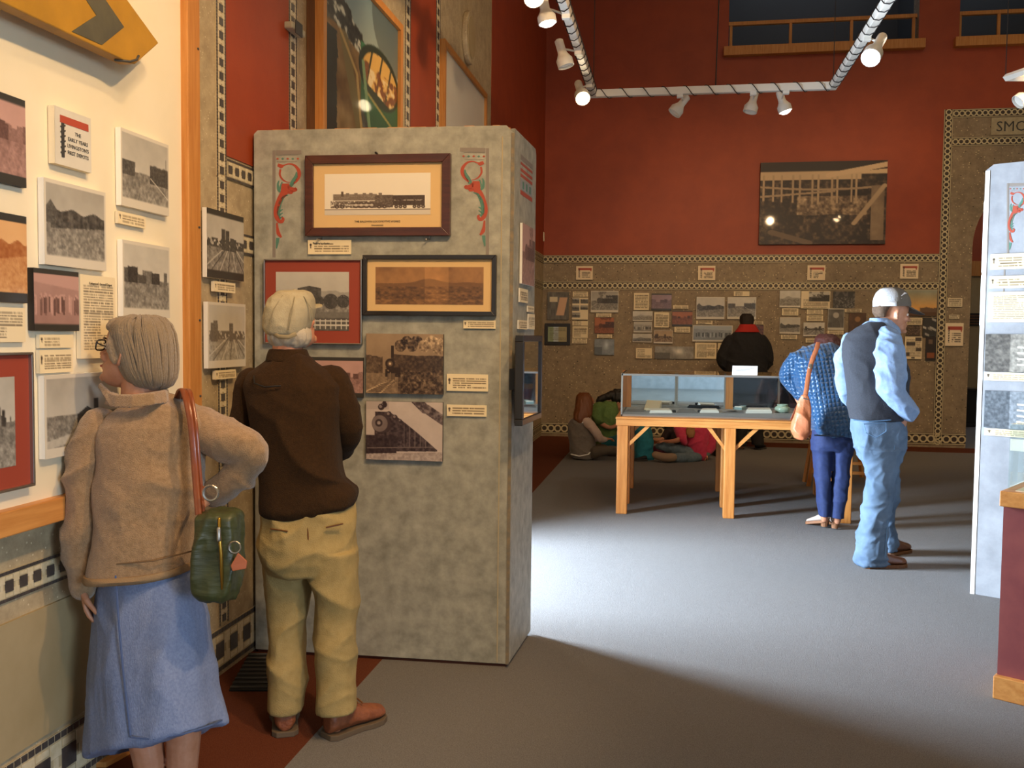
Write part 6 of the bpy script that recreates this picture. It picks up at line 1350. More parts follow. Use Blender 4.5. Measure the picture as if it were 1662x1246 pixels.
mb = MB(); rows(mb, [(438, 500, 528, .080), (434, 505, 540, .082), (434, 505, 550, .076), (439, 501, 558, .066), (446, 494, 564, .05)], Z-.005); soft(mb, 'hair', whh, man, .005, 4, strands(.008, 7))
capm = mat('beige_cotton', 'a3977a', .8, 'aca184', 30, bump=.25, bs=200)
mb = MB(); rows(mb, [(463, 492, 471, .03), (449, 504, 475, .065), (438, 509, 486, .09), (431, 510, 500, .103), (428, 508, 516, .108), (429, 504, 530, .105), (434, 499, 541, .098), (444, 488, 549, .08)], Z+.005, ax=unit(rt0*.98+up_*.0))
cap = soft(mb, 'beige_cap', capm, man, .005, 4, folds(.005, (12, 12, 12), 3))
def brim(L, par, m, w=.075, ln=.085, y0=.075, z0=.055, drop=.02, nm='brim'):
    top, bot = [], []
    for i in range(13):
        t = -1+2*i/12; x = w*t; e = math.sqrt(max(0, 1-t*t)); top.append((x, y0-.03*(1-e)-.012, z0)); bot.append((x*1.02, y0+ln*e-.02*(1-e), z0-drop*e-.012*abs(t)))
    V = [L(*p) for p in top]+[L(*p) for p in bot]+[L(p[0], p[1], p[2]-.004) for p in top]+[L(p[0], p[1], p[2]-.004) for p in bot]; n = 13
    mb = MB().add(V, [(i, i+1, n+i+1, n+i) for i in range(12)]+[(2*n+i, 3*n+i, 3*n+i+1, 2*n+i+1) for i in range(12)]+[(n+i, n+i+1, 3*n+i+1, 3*n+i) for i in range(12)]+[(i, 2*n+i, 2*n+i+1, i+1) for i in range(12)]+[(0, n, 3*n, 2*n), (n-1, 3*n-1, 4*n-1, 2*n-1)])
    return mb.build(nm, m, par, smooth=50)
brim(L2, cap, capm, z0=.05)
MB().ball(W2(478, 471, .0), (.008, .008, .005), 10).build('button', capm, cap)
for pts in ([(478, 472, -.01), (458, 480, -.075), (444, 502, -.100), (438, 525, -.098)], [(478, 472, -.01), (478, 484, -.088), (474, 505, -.112), (468, 535, -.106)], [(478, 472, -.01), (494, 482, -.060), (505, 500, -.062), (506, 520, -.05)]):
    MB().tube([W2(*q_) for q_ in pts], .002, 6).build('cap_seam', mat('cap_seam_thread', '8f8468', .8), cap, smooth=60)
stp = [W2(440, 538, -.075), W2(452, 546, -.098), W2(468, 547, -.104), (W2(480, 542, -.095))]; MB().tube(stp, [(.008, .003)]*4, 8, flat=up_).build('rear_strap', mat('shaded_beige', '8f8060', .8), cap, smooth=60)
fleece = mat('dark_brown_fleece', '2f1f10', .95, '392613', 90, detail=6, bump=.4, bs=260, sheen=.03, spec=.15)
mb = MB(); rows(mb, [(436, 498, 580, .075), (424, 512, 590, .09), (404, 540, 604, .11), (398, 555, 625, .13), (404, 556, 660, .14), (414, 556, 720, .145), (420, 556, 780, .15), (421, 574, 805, .155, 0, 6), (424, 575, 822, .155, 0, 8), (440, 562, 834, .14, 0, 8)], Z, ex=2.6)
fl = soft(mb, 'brown_pullover', fleece, man, .008, 6, folds(.026, (4, 4, 5), 21))
mb = MB(); limb(mb, [(410, 625, 52, .02), (403, 680, 52, .03), (404, 725, 48, .08), (440, 760, 42, .20)], Z); soft(mb, 'sleeve', fleece, fl, .008, 5, folds(.016, (6, 6, 7), 22)); mb = MB(); limb(mb, [(540, 620, 56, .02), (560, 665, 52, .03), (566, 706, 44, .06), (548, 728, 40, .16), (520, 742, 34, .24)], Z)
soft(mb, 'sleeve', fleece, fl, .008, 5, folds(.016, (6, 6, 7), 23))
mb = MB(); rows(mb, [(438, 497, 566, .062), (434, 501, 576, .07), (432, 504, 588, .078)], Z-.005); soft(mb, 'collar', fleece, fl, .006, 2)
MB().tube([W2(412, 610, -.10), W2(413, 622, -.125), W2(430, 628, -.142), W2(455, 626, -.145)], .003, 6).build('seam', 'black', fl, smooth=60)
khk = mat('khaki_cotton', '9a8450', .8, 'a48e5a', 40, bump=.25, bs=240)
mb = MB(); rows(mb, [(428, 570, 815, .13), (425, 577, 850, .14), (424, 579, 880, .145), (428, 578, 905, .14), (435, 572, 925, .12)], Z, ex=2.5)
rows(mb, [(427, 508, 890, .12), (430, 502, 940, .105), (434, 494, 1000, .09, .01), (439, 493, 1060, .085, .01), (436, 492, 1110, .082), (434, 490, 1149, .082)], Z+.03)
rows(mb, [(498, 580, 890, .12), (506, 579, 940, .105), (513, 577, 1000, .09), (516, 574, 1060, .085), (515, 574, 1110, .082), (515, 577, 1150, .082)], Z-.02)
tr = soft(mb, 'khaki_trousers', khk, man, .007, 5, lambda P: folds(.016, (4, 4, 4.5), 31)(P)+folds(.009, (8, 8, 8), 36)(P))
MB().tube([W2(498, 835, -.13), W2(500, 870, -.14), W2(502, 905, -.135)], .003, 6).build('back_seam', 'brownpost', tr)
MB().tube([W2(530, 856, -.142), W2(556, 850, -.128)], .003, 6).build('pocket_opening', 'brownpost', tr); MB().tube([W2(440, 858, -.135), W2(466, 862, -.15)], .003, 6).build('pocket_opening', 'brownpost', tr)
shm = mat('tan_brown_leather', '8a5030', .5, '744026', 30, bump=.3, bs=80); sol = mat('taupe_rubber', '5d4d3a', .8)
h1 = flo(463, 1196); shoe(man, h1, h1+fh*.27-rt0*.07, .115, .115, shm, sol); h2 = flo(530, 1199); t2_ = flo(607, 1170); shoe(man, h2, h2+unit((t2_-h2))*.27, .115, .115, shm, sol)

# ---------------------------------------------------------------- man in trucker cap, vest and jeans
Z = 6.28; W3 = lambda x, y, dz=0: Wp(x, y, Z+dz)
f3 = unit(rt0*1.0+fh*.04-up_*.12); mb = MB(); L3 = head(mb, W3(1451, 511), f3, s=1.02)
mb.tube([W3(1442, 520), W3(1436, 538), W3(1430, 550)], [.060, .062, .08], 14)
rows(mb, [(1390, 1450, 548, .07), (1382, 1462, 580, .09), (1386, 1464, 640, .09), (1392, 1460, 690, .1), (1398, 1460, 720, .1)], Z)
limb(mb, [(1440, 565, 24, -.12), (1444, 620, 20, -.16), (1466, 660, 14, -.14), (1472, 672, 12, -.12)], Z); limb(mb, [(1378, 565, 14, .12), (1368, 610, 12, .14), (1380, 648, 12, .2)], Z)
limb(mb, [(1428, 700, 26, -.03), (1428, 780, 18, -.06), (1415, 900, 14, -.06)], Z); limb(mb, [(1440, 700, 26, .08), (1441, 780, 16, .16), (1438, 880, 12, .3)], Z)
hand(mb, W3(1473, 674, -.12), unit(-rt0*.75-up_*.5+fh*.1), -rt0*.3+fh*.9-up_*.3, 1.0, (22, 26, 20)); hand(mb, W3(1382, 650, .2), rt0*.8-up_*.3+fh*.3, fh, 1.0)
cow = soft(mb, 'person', skin2, None, .007, 3); tag(cow, 'man in white and grey cap, dark vest, light blue shirt and jeans', 'person'); face_parts(L3, cow, s=1.02)
mb = MB(); rows(mb, [(1420, 1450, 493, .078), (1418, 1440, 501, .078), (1419, 1436, 508, .072), (1424, 1434, 515, .06)], Z)
soft(mb, 'hair', mat('short_brown_hair', '4a3626', .8, '5d4733', 60, bump=.5, bs=300), cow, .006, 3, strands(.005, 8))
# two-piece cap: white mesh back, grey front
dome = MB(); RR = [(1437, 1457, 466, .02), (1429, 1465, 469, .055), (1423, 1471, 475, .082), (1419.5, 1475, 483, .098), (1418, 1477, 490, .104), (1418.5, 1477, 497, .106)]
rows(dome, RR, Z, seg=72, ex=2.1)
def split(mbx, name, m, par, cond, th=None):
    q = MB(); q.v = mbx.v; q.f = [f for f in mbx.f if cond(sum(np.array(mbx.v[i]) for i in f)/len(f))]; used = sorted({i for f in q.f for i in f}); mp_ = {j: i for i, j in enumerate(used)}
    r = MB(); r.v = [mbx.v[i] for i in used]; r.f = [tuple(mp_[i] for i in f) for f in q.f]; o = r.build(name, m, par, smooth=70)
    sdm = o.modifiers.new('thick', 'SOLIDIFY'); sdm.thickness = .003; sdm.offset = -1; return o
ctr = Wp(1446, 480, Z); sidev = lambda p: (p-ctr)@rt0 > 0.0
wmesh = mat('white_cap_mesh', 'c6c7ca', .7, 'a4a6aa', 160, bump=.4, bs=200); wband = mat('white_band', 'd0d1d4', .6); gcap = mat('grey_brown_cap', '5c554c', .75, bump=.2, bs=200)
cp_ = split(dome, 'cap_front', gcap, cow, lambda p: sidev(p)); bk_ = split(dome, 'cap_mesh_back', wmesh, cow, lambda p: not sidev(p))
bd = MB(); rows(bd, [(1418.2, 1477.5, 490, .107), (1418.2, 1477.5, 497.5, .109)], Z, seg=72, ex=2.1); bd.f = bd.f[:-2]
split(bd, 'sweatband_back', wband, bk_, lambda p: not sidev(p)); 
brim(L3, cp_, gcap, w=.082, ln=.110, y0=.092, z0=.066, drop=.035)
lg = [(1463, 480), (1468, 475.5), (1472, 476.5)]; MB().tube([Wp(x, y, Z-.088+.02*k) for k, (x, y) in enumerate(lg)], [.004, .007, .003], 8).build('white_emblem', wband, cp_, smooth=60)
MB().tube([Wp(1463, 484, Z-.095), Wp(1471, 481, Z-.068)], .0035, 8).build('white_emblem', wband, cp_, smooth=60)
shirt = mat('pale_blue_shirt', '7086a4', .75, '7c92af', 40, bump=.2, bs=220); vest = mat('charcoal_vest', '26282e', .9, '2e3038', 120, bump=.35, bs=300)
jean = mat('light_wash_jeans', '42566c', .85, '677d94', 5, detail=8, lo=.3, hi=.75, bump=.35, bs=260)
mb = MB(); limb(mb, [(1438, 553, 42, -.10), (1442, 580, 47, -.13), (1445, 608, 45, -.15), (1449, 632, 41, -.16), (1461, 652, 35, -.15), (1474, 668, 26, -.13)], Z, seg=18)
limb(mb, [(1380, 553, 22, .06), (1370, 580, 25, .10), (1366, 610, 26, .14), (1371, 634, 25, .16), (1384, 650, 20, .2)], Z)
rows(mb, [(1412, 1446, 520, .065), (1404, 1452, 530, .085), (1394, 1456, 545, .1), (1388, 1460, 570, .1), (1392, 1460, 640, .1)], Z)
sh_ = soft(mb, 'blue_shirt', shirt, cow, .008, 4, folds(.026, (7, 7, 9), 41))
mb = MB(); rows(mb, [(1413, 1440, 516, .062), (1412, 1450, 522, .072), (1416, 1458, 531, .078), (1430, 1461, 541, .07)], Z); soft(mb, 'collar', shirt, sh_, .006, 2)
mb = MB(); rows(mb, [(1408, 1436, 524, .07), (1394, 1444, 531, .1), (1380, 1452, 541, .125), (1371, 1460, 556, .14), (1369.5, 1468, 580, .145), (1373, 1472, 610, .145), (1377, 1473, 640, .145), (1379, 1473, 665, .15), (1381, 1470, 681, .15)], Z, ex=2.5)
soft(mb, 'charcoal_vest', vest, cow, .009, 5, folds(.014, (5, 5, 6), 43))
mb = MB(); rows(mb, [(1383, 1466, 672, .14), (1384, 1469, 700, .15), (1388, 1464, 722, .145), (1396, 1459, 745, .12)], Z, ex=2.5)
rows(mb, [(1392, 1462, 728, .12, -.04), (1403, 1453, 752, .1, -.05), (1408, 1449, 778, .09, -.06), (1402, 1445, 806, .085, -.06), (1398, 1441, 845, .09, -.06), (1395, 1438, 880, .095, -.06), (1392, 1437, 914, .10, -.06)], Z)
rows(mb, [(1405, 1459, 728, .11, .08), (1418, 1456, 755, .09, .12), (1424, 1459, 780, .09, .16), (1422, 1454, 806, .085, .2), (1424, 1448, 845, .085, .26), (1427, 1453, 876, .09, .3), (1428, 1454, 893, .09, .3)], Z)
js = soft(mb, 'blue_jeans', jean, cow, .008, 4, lambda P: (folds(.026, (5, 5, 6), 51)(P)+folds(.009, (11, 11, 14), 52)(P))*np.clip((.97-P[:, 2])/.12, 0, 1)+(.026*(1-2*abs(n3(P*np.array([10, 10, 24]), 1, 53)-.5))-.015)*np.clip(1-P[:, 2]/.45, 0, 1))
MB().tube([Wp(1385, 681, Z-.13), Wp(1410, 684, Z-.158), Wp(1440, 682, Z-.16), Wp(1462, 679, Z-.12)], .004, 6).build('waistband_edge', mat('faded_denim_seam', '5f83a6', .8), js)
pk = [(1402, 688), (1438, 686), (1438, 700), (1422, 710), (1405, 702), (1402, 688)]; MB().tube([Wp(x, y, Z-.166) for x, y in pk], .0028, 6).build('back_pocket', bpy.data.materials['faded_denim_seam'], js)
MB().tube([Wp(1455, 690, Z-.13), Wp(1450, 740, Z-.13), Wp(1446, 800, Z-.13), Wp(1439, 860, Z-.13), Wp(1436, 905, Z-.14)], .003, 6).build('side_seam', bpy.data.materials['faded_denim_seam'], js)
bt = mat('brown_boot_leather', '5b3626', .35, '6b4430', 14, coat=.2)
h1 = flo(1402, 921); t1_ = flo(1470, 919); shoe(cow, h1, t1_, .105, .11, bt, MT['brownpost'], name='boot', laces=False); h2 = flo(1440, 902); t2_ = flo(1483, 892); shoe(cow, h2, h2+unit(t2_-h2)*.27, .105, .11, bt, MT['brownpost'], name='boot', laces=False)

# ---------------------------------------------------------------- woman bent over the case
Z = 7.38; W4 = lambda x, y, dz=0: Wp(x, y, Z+dz)
mb = MB(); f4 = unit(fh*.8-up_*.75+rt0*.1); L4 = head(mb, W4(1344, 566, .42), f4, u=fh*.7+up_*.7, s=.97)
mb.tube([W4(1342, 575, .34), W4(1340, 590, .2)], [.055, .07], 12)
rows(mb, [(1305, 1362, 585, .08, .2), (1302, 1366, 610, .09, .15), (1312, 1374, 650, .1, .05), (1322, 1382, 700, .1)], Z)
limb(mb, [(1290, 590, 20, .2), (1286, 615, 17, .28), (1294, 640, 14, .22), (1300, 655, 11, .20)], Z); limb(mb, [(1366, 590, 20, .2), (1374, 620, 17, .2), (1366, 650, 13, .2)], Z)
limb(mb, [(1336, 700, 26), (1335, 770, 18), (1338, 842, 12)], Z); limb(mb, [(1366, 700, 26), (1363, 770, 18), (1359, 845, 12)], Z)
hand(mb, W4(1301, 657, .20), unit(-up_*.8+rt0*.3+fh*.2), rt0, .92); hand(mb, W4(1365, 652, .2), unit(-up_*.8-rt0*.3+fh*.2), -rt0, .92)
blw = soft(mb, 'person', skin, None, .008, 3); tag(blw, 'woman in blue quilted jacket and navy trousers bending over the glass case', 'person'); face_parts(L4, blw, s=.97)
mb = MB(); rows(mb, [(1330, 1352, 542, .05, .42), (1324, 1360, 548, .09, .41), (1322, 1367, 558, .11, .4), (1324, 1368, 568, .11, .38), (1330, 1366, 577, .09, .36)], Z)
soft(mb, 'hair', mat('dark_red_hair', '3a1812', .6, '4d2018', 20, (60, 60, 8), 5, bump=.4, bs=30), blw, .007, 3, strands(.008, 9))
def quiltmat(name, col):
    m, nt, b = newmat(name); v = coords(nt); outs = []
    b.inputs['Base Color'].default_value = (*srgb(col), 1); b.inputs['Roughness'].default_value = .38; b.inputs['Sheen Weight'].default_value = .2
    for rot in (0, PI/2):
        mp = N(nt, 'ShaderNodeMapping'); mp.inputs['Rotation'].default_value = (0, rot+.12, 0); nt.links.new(v, mp.inputs['Vector'])
        w = N(nt, 'ShaderNodeTexWave', Scale=9.5, Distortion=1.2); w.inputs['Detail Scale'].default_value = 3.; nt.links.new(mp.outputs[0], w.inputs['Vector'])
        pw = N(nt, 'ShaderNodeMath', operation='POWER'); pw.inputs[1].default_value = .35; nt.links.new(w.outputs['Fac'], pw.inputs[0]); outs.append(pw.outputs[0])
    mn = N(nt, 'ShaderNodeMath', operation='MULTIPLY'); nt.links.new(outs[0], mn.inputs[0]); nt.links.new(outs[1], mn.inputs[1])
    bp = N(nt, 'ShaderNodeBump', Strength=.45, Distance=.02); nt.links.new(mn.outputs[0], bp.inputs['Height']); nt.links.new(bp.outputs[0], b.inputs['Normal']); return m
qb = quiltmat('blue_quilted_nylon', '19466d')
mb = MB(); rows(mb, [(1322, 1352, 557, .08, .30), (1306, 1364, 563, .12, .27), (1290, 1371, 573, .15, .23), (1286, 1376, 588, .16, .18), (1288, 1378, 606, .16, .13), (1296, 1380, 628, .16, .09), (1306, 1382, 650, .16, .05), (1313, 1384, 672, .165, .02), (1318, 1386, 692, .17), (1321, 1387, 706, .17)], Z, ex=2.6)
limb(mb, [(1296, 585, 34, .18), (1284, 598, 30, .2), (1279, 612, 26, .24), (1288, 628, 20, .22), (1297, 642, 18, .20)], Z); limb(mb, [(1368, 585, 30, .2), (1378, 615, 24, .2), (1368, 645, 20, .2)], Z)
qj = soft(mb, 'quilted_jacket', qb, blw, .010, 5, folds(.014, (6, 6, 8), 61))
MB().tube([W4(1322, 706, -.13), W4(1340, 707, -.17), W4(1365, 708, -.17), W4(1385, 707, -.1)], .006, 8).build('hem', mat('navy_trim', '1b3350', .6), qj, smooth=60)
navy = mat('navy_cotton', '1c2a52', .8, '20305c', 40, bump=.2, bs=200)
mb = MB(); rows(mb, [(1320, 1386, 695, .13), (1318, 1386, 715, .13), (1320, 1383, 730, .11)], Z); rows(mb, [(1317, 1353, 715, .1), (1321, 1349, 745, .085), (1323, 1347, 772, .075), (1326, 1346, 802, .07), (1329, 1345, 838, .062)], Z); rows(mb, [(1350, 1386, 715, .1), (1352, 1380, 745, .085), (1352, 1377, 772, .075), (1350, 1374, 802, .07), (1348, 1369, 840, .062)], Z-.02)
soft(mb, 'navy_trousers', navy, blw, .008, 3, folds(.012, (8, 8, 10), 63))
bsh = mat('beige_suede', 'b3a294', .7); hl = mat('wood_heel', '8a5c3c', .6)
h1 = flo(1341, 857); shoe(blw, h1+fh*.0, h1-rt0*.10+fh*.17, .085, .065, bsh, hl, laces=False, heelh=.045); h2 = flo(1356, 860); shoe(blw, h2, h2+fh*.21+rt0*.02, .085, .065, bsh, hl, laces=False, heelh=.045)
obg = mat('orange_tan_leather', 'c0744e', .5, 'b2673f', 10, bump=.2, bs=60); bz = Z-.24
b2 = thing('handbag', Wp(1299, 712, bz), 'orange-tan slouchy leather handbag hanging at the bent woman’s side', 'handbag')
mb = MB(); rows(mb, [(1301, 1311, 642, .03), (1296, 1313, 655, .04), (1291, 1315, 670, .055), (1286, 1316, 686, .065), (1285, 1315, 700, .065), (1289, 1310, 711, .05)], bz)
bgb = soft(mb, 'bag_body', obg, b2, .006, 4, folds(.016, (14, 14, 5), 65))
strap([(1328, 556, .17), (1325, 567, .06), (1318, 585, -.03), (1312, 610, -.10), (1309, 632, -.19), (1306, 646, -.24)], .036, .005, 'shoulder_strap', obg, b2, Z)
strap([(1296, 655, -.24), (1290, 668, -.25), (1284, 682, -.24)], .02, .003, 'hanging_flap', lea, b2, Z)
MB().tube([Wp(1316, 591, Z-.075), Wp(1315, 597, Z-.09)], [(.013, .006)]*2, 8, flat=rt0).build('buckle', 'alum', b2); MB().tube([Wp(1304, 646, bz-.03), Wp(1311, 648, bz-.03)], .006, 8).build('ring', 'alum', b2)

# ---------------------------------------------------------------- man in black at the back wall
Z = 12.7; W5 = lambda x, y, dz=0: Wp(x, y, Z+dz)
mb = MB(); L5 = head(mb, W5(1212, 524, .05), fh*1.0-up_*.25, s=.98)
mb.tube([W5(1212, 530, .02), W5(1211, 542)], [.06, .08], 12)
rows(mb, [(1196, 1228, 545, .08), (1190, 1232, 570, .1), (1194, 1230, 620, .1), (1196, 1232, 645, .11)], Z)
limb(mb, [(1186, 555, 12), (1176, 580, 10, .1), (1188, 596, 8, .3)], Z); limb(mb, [(1236, 555, 12), (1244, 580, 10, .1), (1232, 596, 8, .3)], Z); limb(mb, [(1205, 640, 18), (1204, 690, 13), (1203, 724, 10)], Z); limb(mb, [(1224, 640, 18), (1226, 690, 13), (1229, 724, 10)], Z)
hand(mb, W5(1190, 597, .32), rt0+up_*.2, -fh, .98); hand(mb, W5(1230, 597, .32), -rt0+up_*.2, -fh, .98, thumb=-1)
bkm = soft(mb, 'person', skin2, None, .010, 2); tag(bkm, 'man in black jacket with red collar standing with his back turned behind the case', 'person'); face_parts(L5, bkm)
mb = MB(); rows(mb, [(1205, 1219, 509, .06, .04), (1201, 1223, 514, .09, .04), (1201, 1223, 523, .09, .03), (1203, 1221, 530, .075, .02), (1206, 1218, 534, .05)], Z); soft(mb, 'hair', mat('dark_brown_hair', '1e1510', .8), bkm, .008, 2, strands(.008, 11))
mb = MB(); rows(mb, [(1202, 1222, 535, .08), (1192, 1233, 541, .12), (1181, 1243, 551, .15), (1177, 1246, 570, .17), (1179, 1245, 595, .17), (1181, 1243, 615, .17), (1183, 1241, 632, .17)], Z); limb(mb, [(1186, 555, 22), (1177, 572, 21, .02), (1174, 588, 19, .06), (1186, 598, 15, .2)], Z); limb(mb, [(1236, 553, 22), (1243, 572, 21, .02), (1245, 588, 19, .06), (1233, 598, 15, .2)], Z)
bj = soft(mb, 'black_jacket', mat('black_wool', '131214', .9, '1b1a1d', 40), bkm, .011, 4, folds(.022, (5, 5, 7), 71))
mb = MB(); rows(mb, [(1201, 1225, 526, .085), (1198, 1229, 532, .10), (1192, 1233, 539, .115)], Z-.01); soft(mb, 'red_collar', mat('red_fleece', 'a3231a', .9), bj, .008, 2)
mb = MB(); rows(mb, [(1186, 1240, 622, .15), (1188, 1240, 650, .15)], Z); rows(mb, [(1190, 1214, 650, .12), (1195, 1213, 690, .1), (1195, 1212, 722, .1)], Z); rows(mb, [(1214, 1240, 650, .12), (1217, 1237, 690, .1), (1220, 1238, 722, .1)], Z-.05); soft(mb, 'dark_trousers', mat('dark_trouser', '1d1a1a', .9), bkm, .011, 3, folds(.015, (6, 6, 8), 72))
h1 = flo(1203, 729); shoe(bkm, h1, h1+fh*.25-rt0*.08, .12, .10, 'black', 'darkgrey', laces=False, vox=.01); h1 = flo(1228, 730); shoe(bkm, h1, h1+fh*.2+rt0*.15, .12, .10, 'black', 'darkgrey', laces=False, vox=.01)

# ---------------------------------------------------------------- children sitting on the floor
def kid(Z, hc, f, neck, torso, arms, legs, lab, m, hs=.9, hands=True, vox=.010):
    mb = MB(); L = head(mb, Wp(hc[0], hc[1], Z+hc[2]), f, s=hs); mb.tube([Wp(hc[0], hc[1]+6, Z+hc[2]), Wp(*neck[:2], Z+neck[2])], [.045, .055], 12)
    rows(mb, torso, Z)
    for A in arms: limb(mb, A, Z)
    for A in legs: limb(mb, A, Z, dr=.7)
    if hands:
        for A in arms: e = Wp(A[-1][0], A[-1][1], Z+A[-1][3]); p = Wp(A[-2][0], A[-2][1], Z+A[-2][3]); hand(mb, e, unit(e-p), -up_, .85)
    b = soft(mb, 'person', m, None, vox, 2); tag(b, lab, 'person'); face_parts(L, b, s=hs); return b, L
greyj = mat('grey_fleece', '6a6157', .95, '736a60', 60, sheen=.2); palej = mat('pale_pink_fleece', 'c0a898', .95)
Z = 11.5
gk, _ = kid(Z, (953, 655, .02), rt0*.8+fh*.5-up_*.3, (946, 675, 0), [(930, 955, 682, .06), (930, 955, 710, .07), (930, 958, 735, .09)], [[(953, 682, 10, -.1), (968, 700, 8, -.12), (980, 712, 6, -.05), (986, 712, 5, 0)], [(932, 682, 10, .1), (945, 705, 8, .25), (975, 712, 6, .25), (984, 712, 5, .2)]],
            [[(950, 736, 12, 0), (975, 732, 10, -.15), (1000, 729, 8, -.1)], [(945, 736, 12, .1), (975, 728, 10, .3), (998, 735, 8, .3)]], 'girl with long red-brown hair sitting on the floor in grey jacket with pale sleeves', skin)
mb = MB(); rows(mb, [(941, 955, 637, .04, .02), (936, 960, 642, .08, .01), (934, 962, 652, .10), (933, 962, 662, .10, -.02), (931, 961, 672, .09, -.04), (931, 956, 680, .07, -.06), (936, 950, 686, .04, -.08)], Z); soft(mb, 'hair', mat('red_brown_hair', '6b3a1e', .5, '84502a', 20, (50, 50, 5), 5), gk, .008, 3, strands(.014, 13, (60, 60, 7)))
mb = MB(); rows(mb, [(936, 952, 676, .06), (926, 957, 681, .1), (922, 960, 690, .12), (923, 964, 705, .13), (925, 966, 722, .14), (926, 966, 736, .15), (929, 962, 743, .13)], Z); gj_ = soft(mb, 'grey_jacket', greyj, gk, .009, 4, folds(.015, (6, 6, 8), 81))
mb = MB(); limb(mb, [(951, 683, 15, -.09), (960, 692, 15, -.12), (969, 704, 13, -.13), (974, 712, 11, -.1), (981, 713, 9, -.05)], Z); soft(mb, 'pale_sleeve', palej, gj_, .008, 3, folds(.01, (10, 10, 12), 82))
mb = MB(); limb(mb, [(928, 686, 12, .1), (938, 700, 12, .2), (968, 712, 10, .24)], Z); soft(mb, 'pale_sleeve', palej, gj_, .008, 3)
MB().tube([Wp(927, 737, Z-.10), Wp(940, 740, Z-.15), (Wp(955, 737, Z-.15)), Wp(965, 726, Z-.1)], .008, 8).build('white_piping', 'card', gj_, smooth=60)
MB().tube([Wp(945, 686, Z-.125), Wp(949, 683, Z-.125), Wp(951, 685, Z-.12)], .007, 8).build('white_emblem', 'card', gj_, smooth=60)
mb = MB(); limb(mb, [(948, 737, 20, 0), (970, 733, 18, -.12), (990, 730, 14, -.12), (1000, 731, 12, -.1)], Z); limb(mb, [(945, 737, 18, .1), (972, 728, 17, .3), (996, 736, 13, .3)], Z); soft(mb, 'grey_trousers', mat('brown_grey_trousers', '54493c', .95), gk, .009, 3, folds(.012, (8, 8, 8), 83))
h1 = Wp(1003, 731, Z-.1); h1[2] = 0; shoe(gk, h1, h1+rt0*.16+fh*.05, .07, .06, 'white', 'card', laces=False, vox=.008)
# green shirt
Z = 12.2; grn = mat('green_cotton', '56703a', .85, '607c42', 30)
gp_, _ = kid(Z, (1002, 654, .1), rt0*.7-up_*.6+fh*.1, (992, 662, .05), [(975, 998, 672, .1, .02), (972, 996, 690, .1), (972, 996, 715, .12), (970, 998, 732, .12)], [[(975, 668, 12, -.12), (973, 684, 9, -.2), (990, 694, 7, -.2), (1003, 688, 6, -.15)], [(990, 668, 12, .15), (1000, 685, 9, .2), (1012, 690, 7, .15)]],
             [[(985, 728, 16, -.1), (1020, 712, 15, -.45), (1043, 696, 12, -.65), (1046, 720, 10, -.65), (1046, 741, 7, -.65)], [(985, 728, 16, .1), (1020, 725, 14, .3), (1040, 731, 10, .2)]], 'dark-haired person in green shirt and teal trousers sitting bent forward on the floor', skin2)
mb = MB(); rows(mb, [(996, 1010, 631, .05, .1), (993, 1013, 637, .09, .1), (992, 1013, 647, .1, .1), (993, 1006, 655, .08, .12)], Z); limb(mb, [(994, 640, 14, .08), (984, 644, 12, .05), (973, 648, 10, .0), (970, 655, 5, 0)], Z); soft(mb, 'hair', mat('black_hair', '120d0a', .6), gp_, .009, 3, strands(.014, 15, (60, 60, 7)))
mb = MB(); rows(mb, [(980, 1000, 651, .09, .05), (968, 1003, 658, .14, .04), (962, 1004, 668, .17, .02), (963, 1002, 682, .17), (965, 1000, 698, .16), (966, 1000, 716, .16), (968, 1000, 732, .15)], Z); limb(mb, [(972, 664, 22, -.1), (968, 676, 18, -.16), (972, 683, 15, -.2)], Z); soft(mb, 'green_shirt', grn, gp_, .010, 4, folds(.018, (6, 6, 8), 85))
tl = mat('teal_denim', '1f6f7c', .85, '287f8c', 20)
mb = MB(); limb(mb, [(982, 728, 26, -.05), (1015, 713, 26, -.4), (1040, 697, 24, -.62), (1045, 712, 26, -.66), (1046, 730, 27, -.66), (1046, 742, 30, -.66)], Z); limb(mb, [(985, 729, 24, .1), (1020, 726, 22, .3), (1038, 731, 18, .2)], Z); soft(mb, 'teal_trousers', tl, gp_, .010, 3, folds(.02, (7, 7, 6), 86))
h1 = flo(1050, 748); shoe(gp_, h1, h1-rt0*.16-fh*.03, .07, .05, 'black', 'darkgrey', laces=False, vox=.008)
h1 = flo(1037, 738); shoe(gp_, h1, h1+rt0*.16, .07, .05, 'black', 'darkgrey', laces=False, vox=.008)
# pink hoodie
Z = 11.55; pnk = mat('pink_fleece', 'c03050', .9, 'cc3c5c', 30, sheen=.2); pj = mat('grey_blue_jeans', '5a6a74', .85, '6c7c84', 20)
pk_, _ = kid(Z, (1122, 672, .1), -rt0*.5+fh*.2-up_*.4, (1126, 686, .05), [(1108, 1148, 698, .08), (1114, 1146, 715, .09), (1118, 1146, 735, .1)], [[(1150, 697, 11, .0), (1157, 712, 9, -.06), (1151, 730, 7, -.1), (1148, 736, 5, -.1)], [(1104, 697, 11, 0), (1104, 712, 9, -.15), (1090, 716, 7, -.15), (1080, 716, 5, -.1)]],
             [[(1132, 738, 14, 0), (1098, 732, 12, -.1), (1072, 727, 9, 0)], [(1135, 740, 14, -.1), (1105, 743, 12, -.25), (1080, 741, 9, -.2)]], 'child in bright pink hoodie and jeans sitting cross-legged under the table', skin)
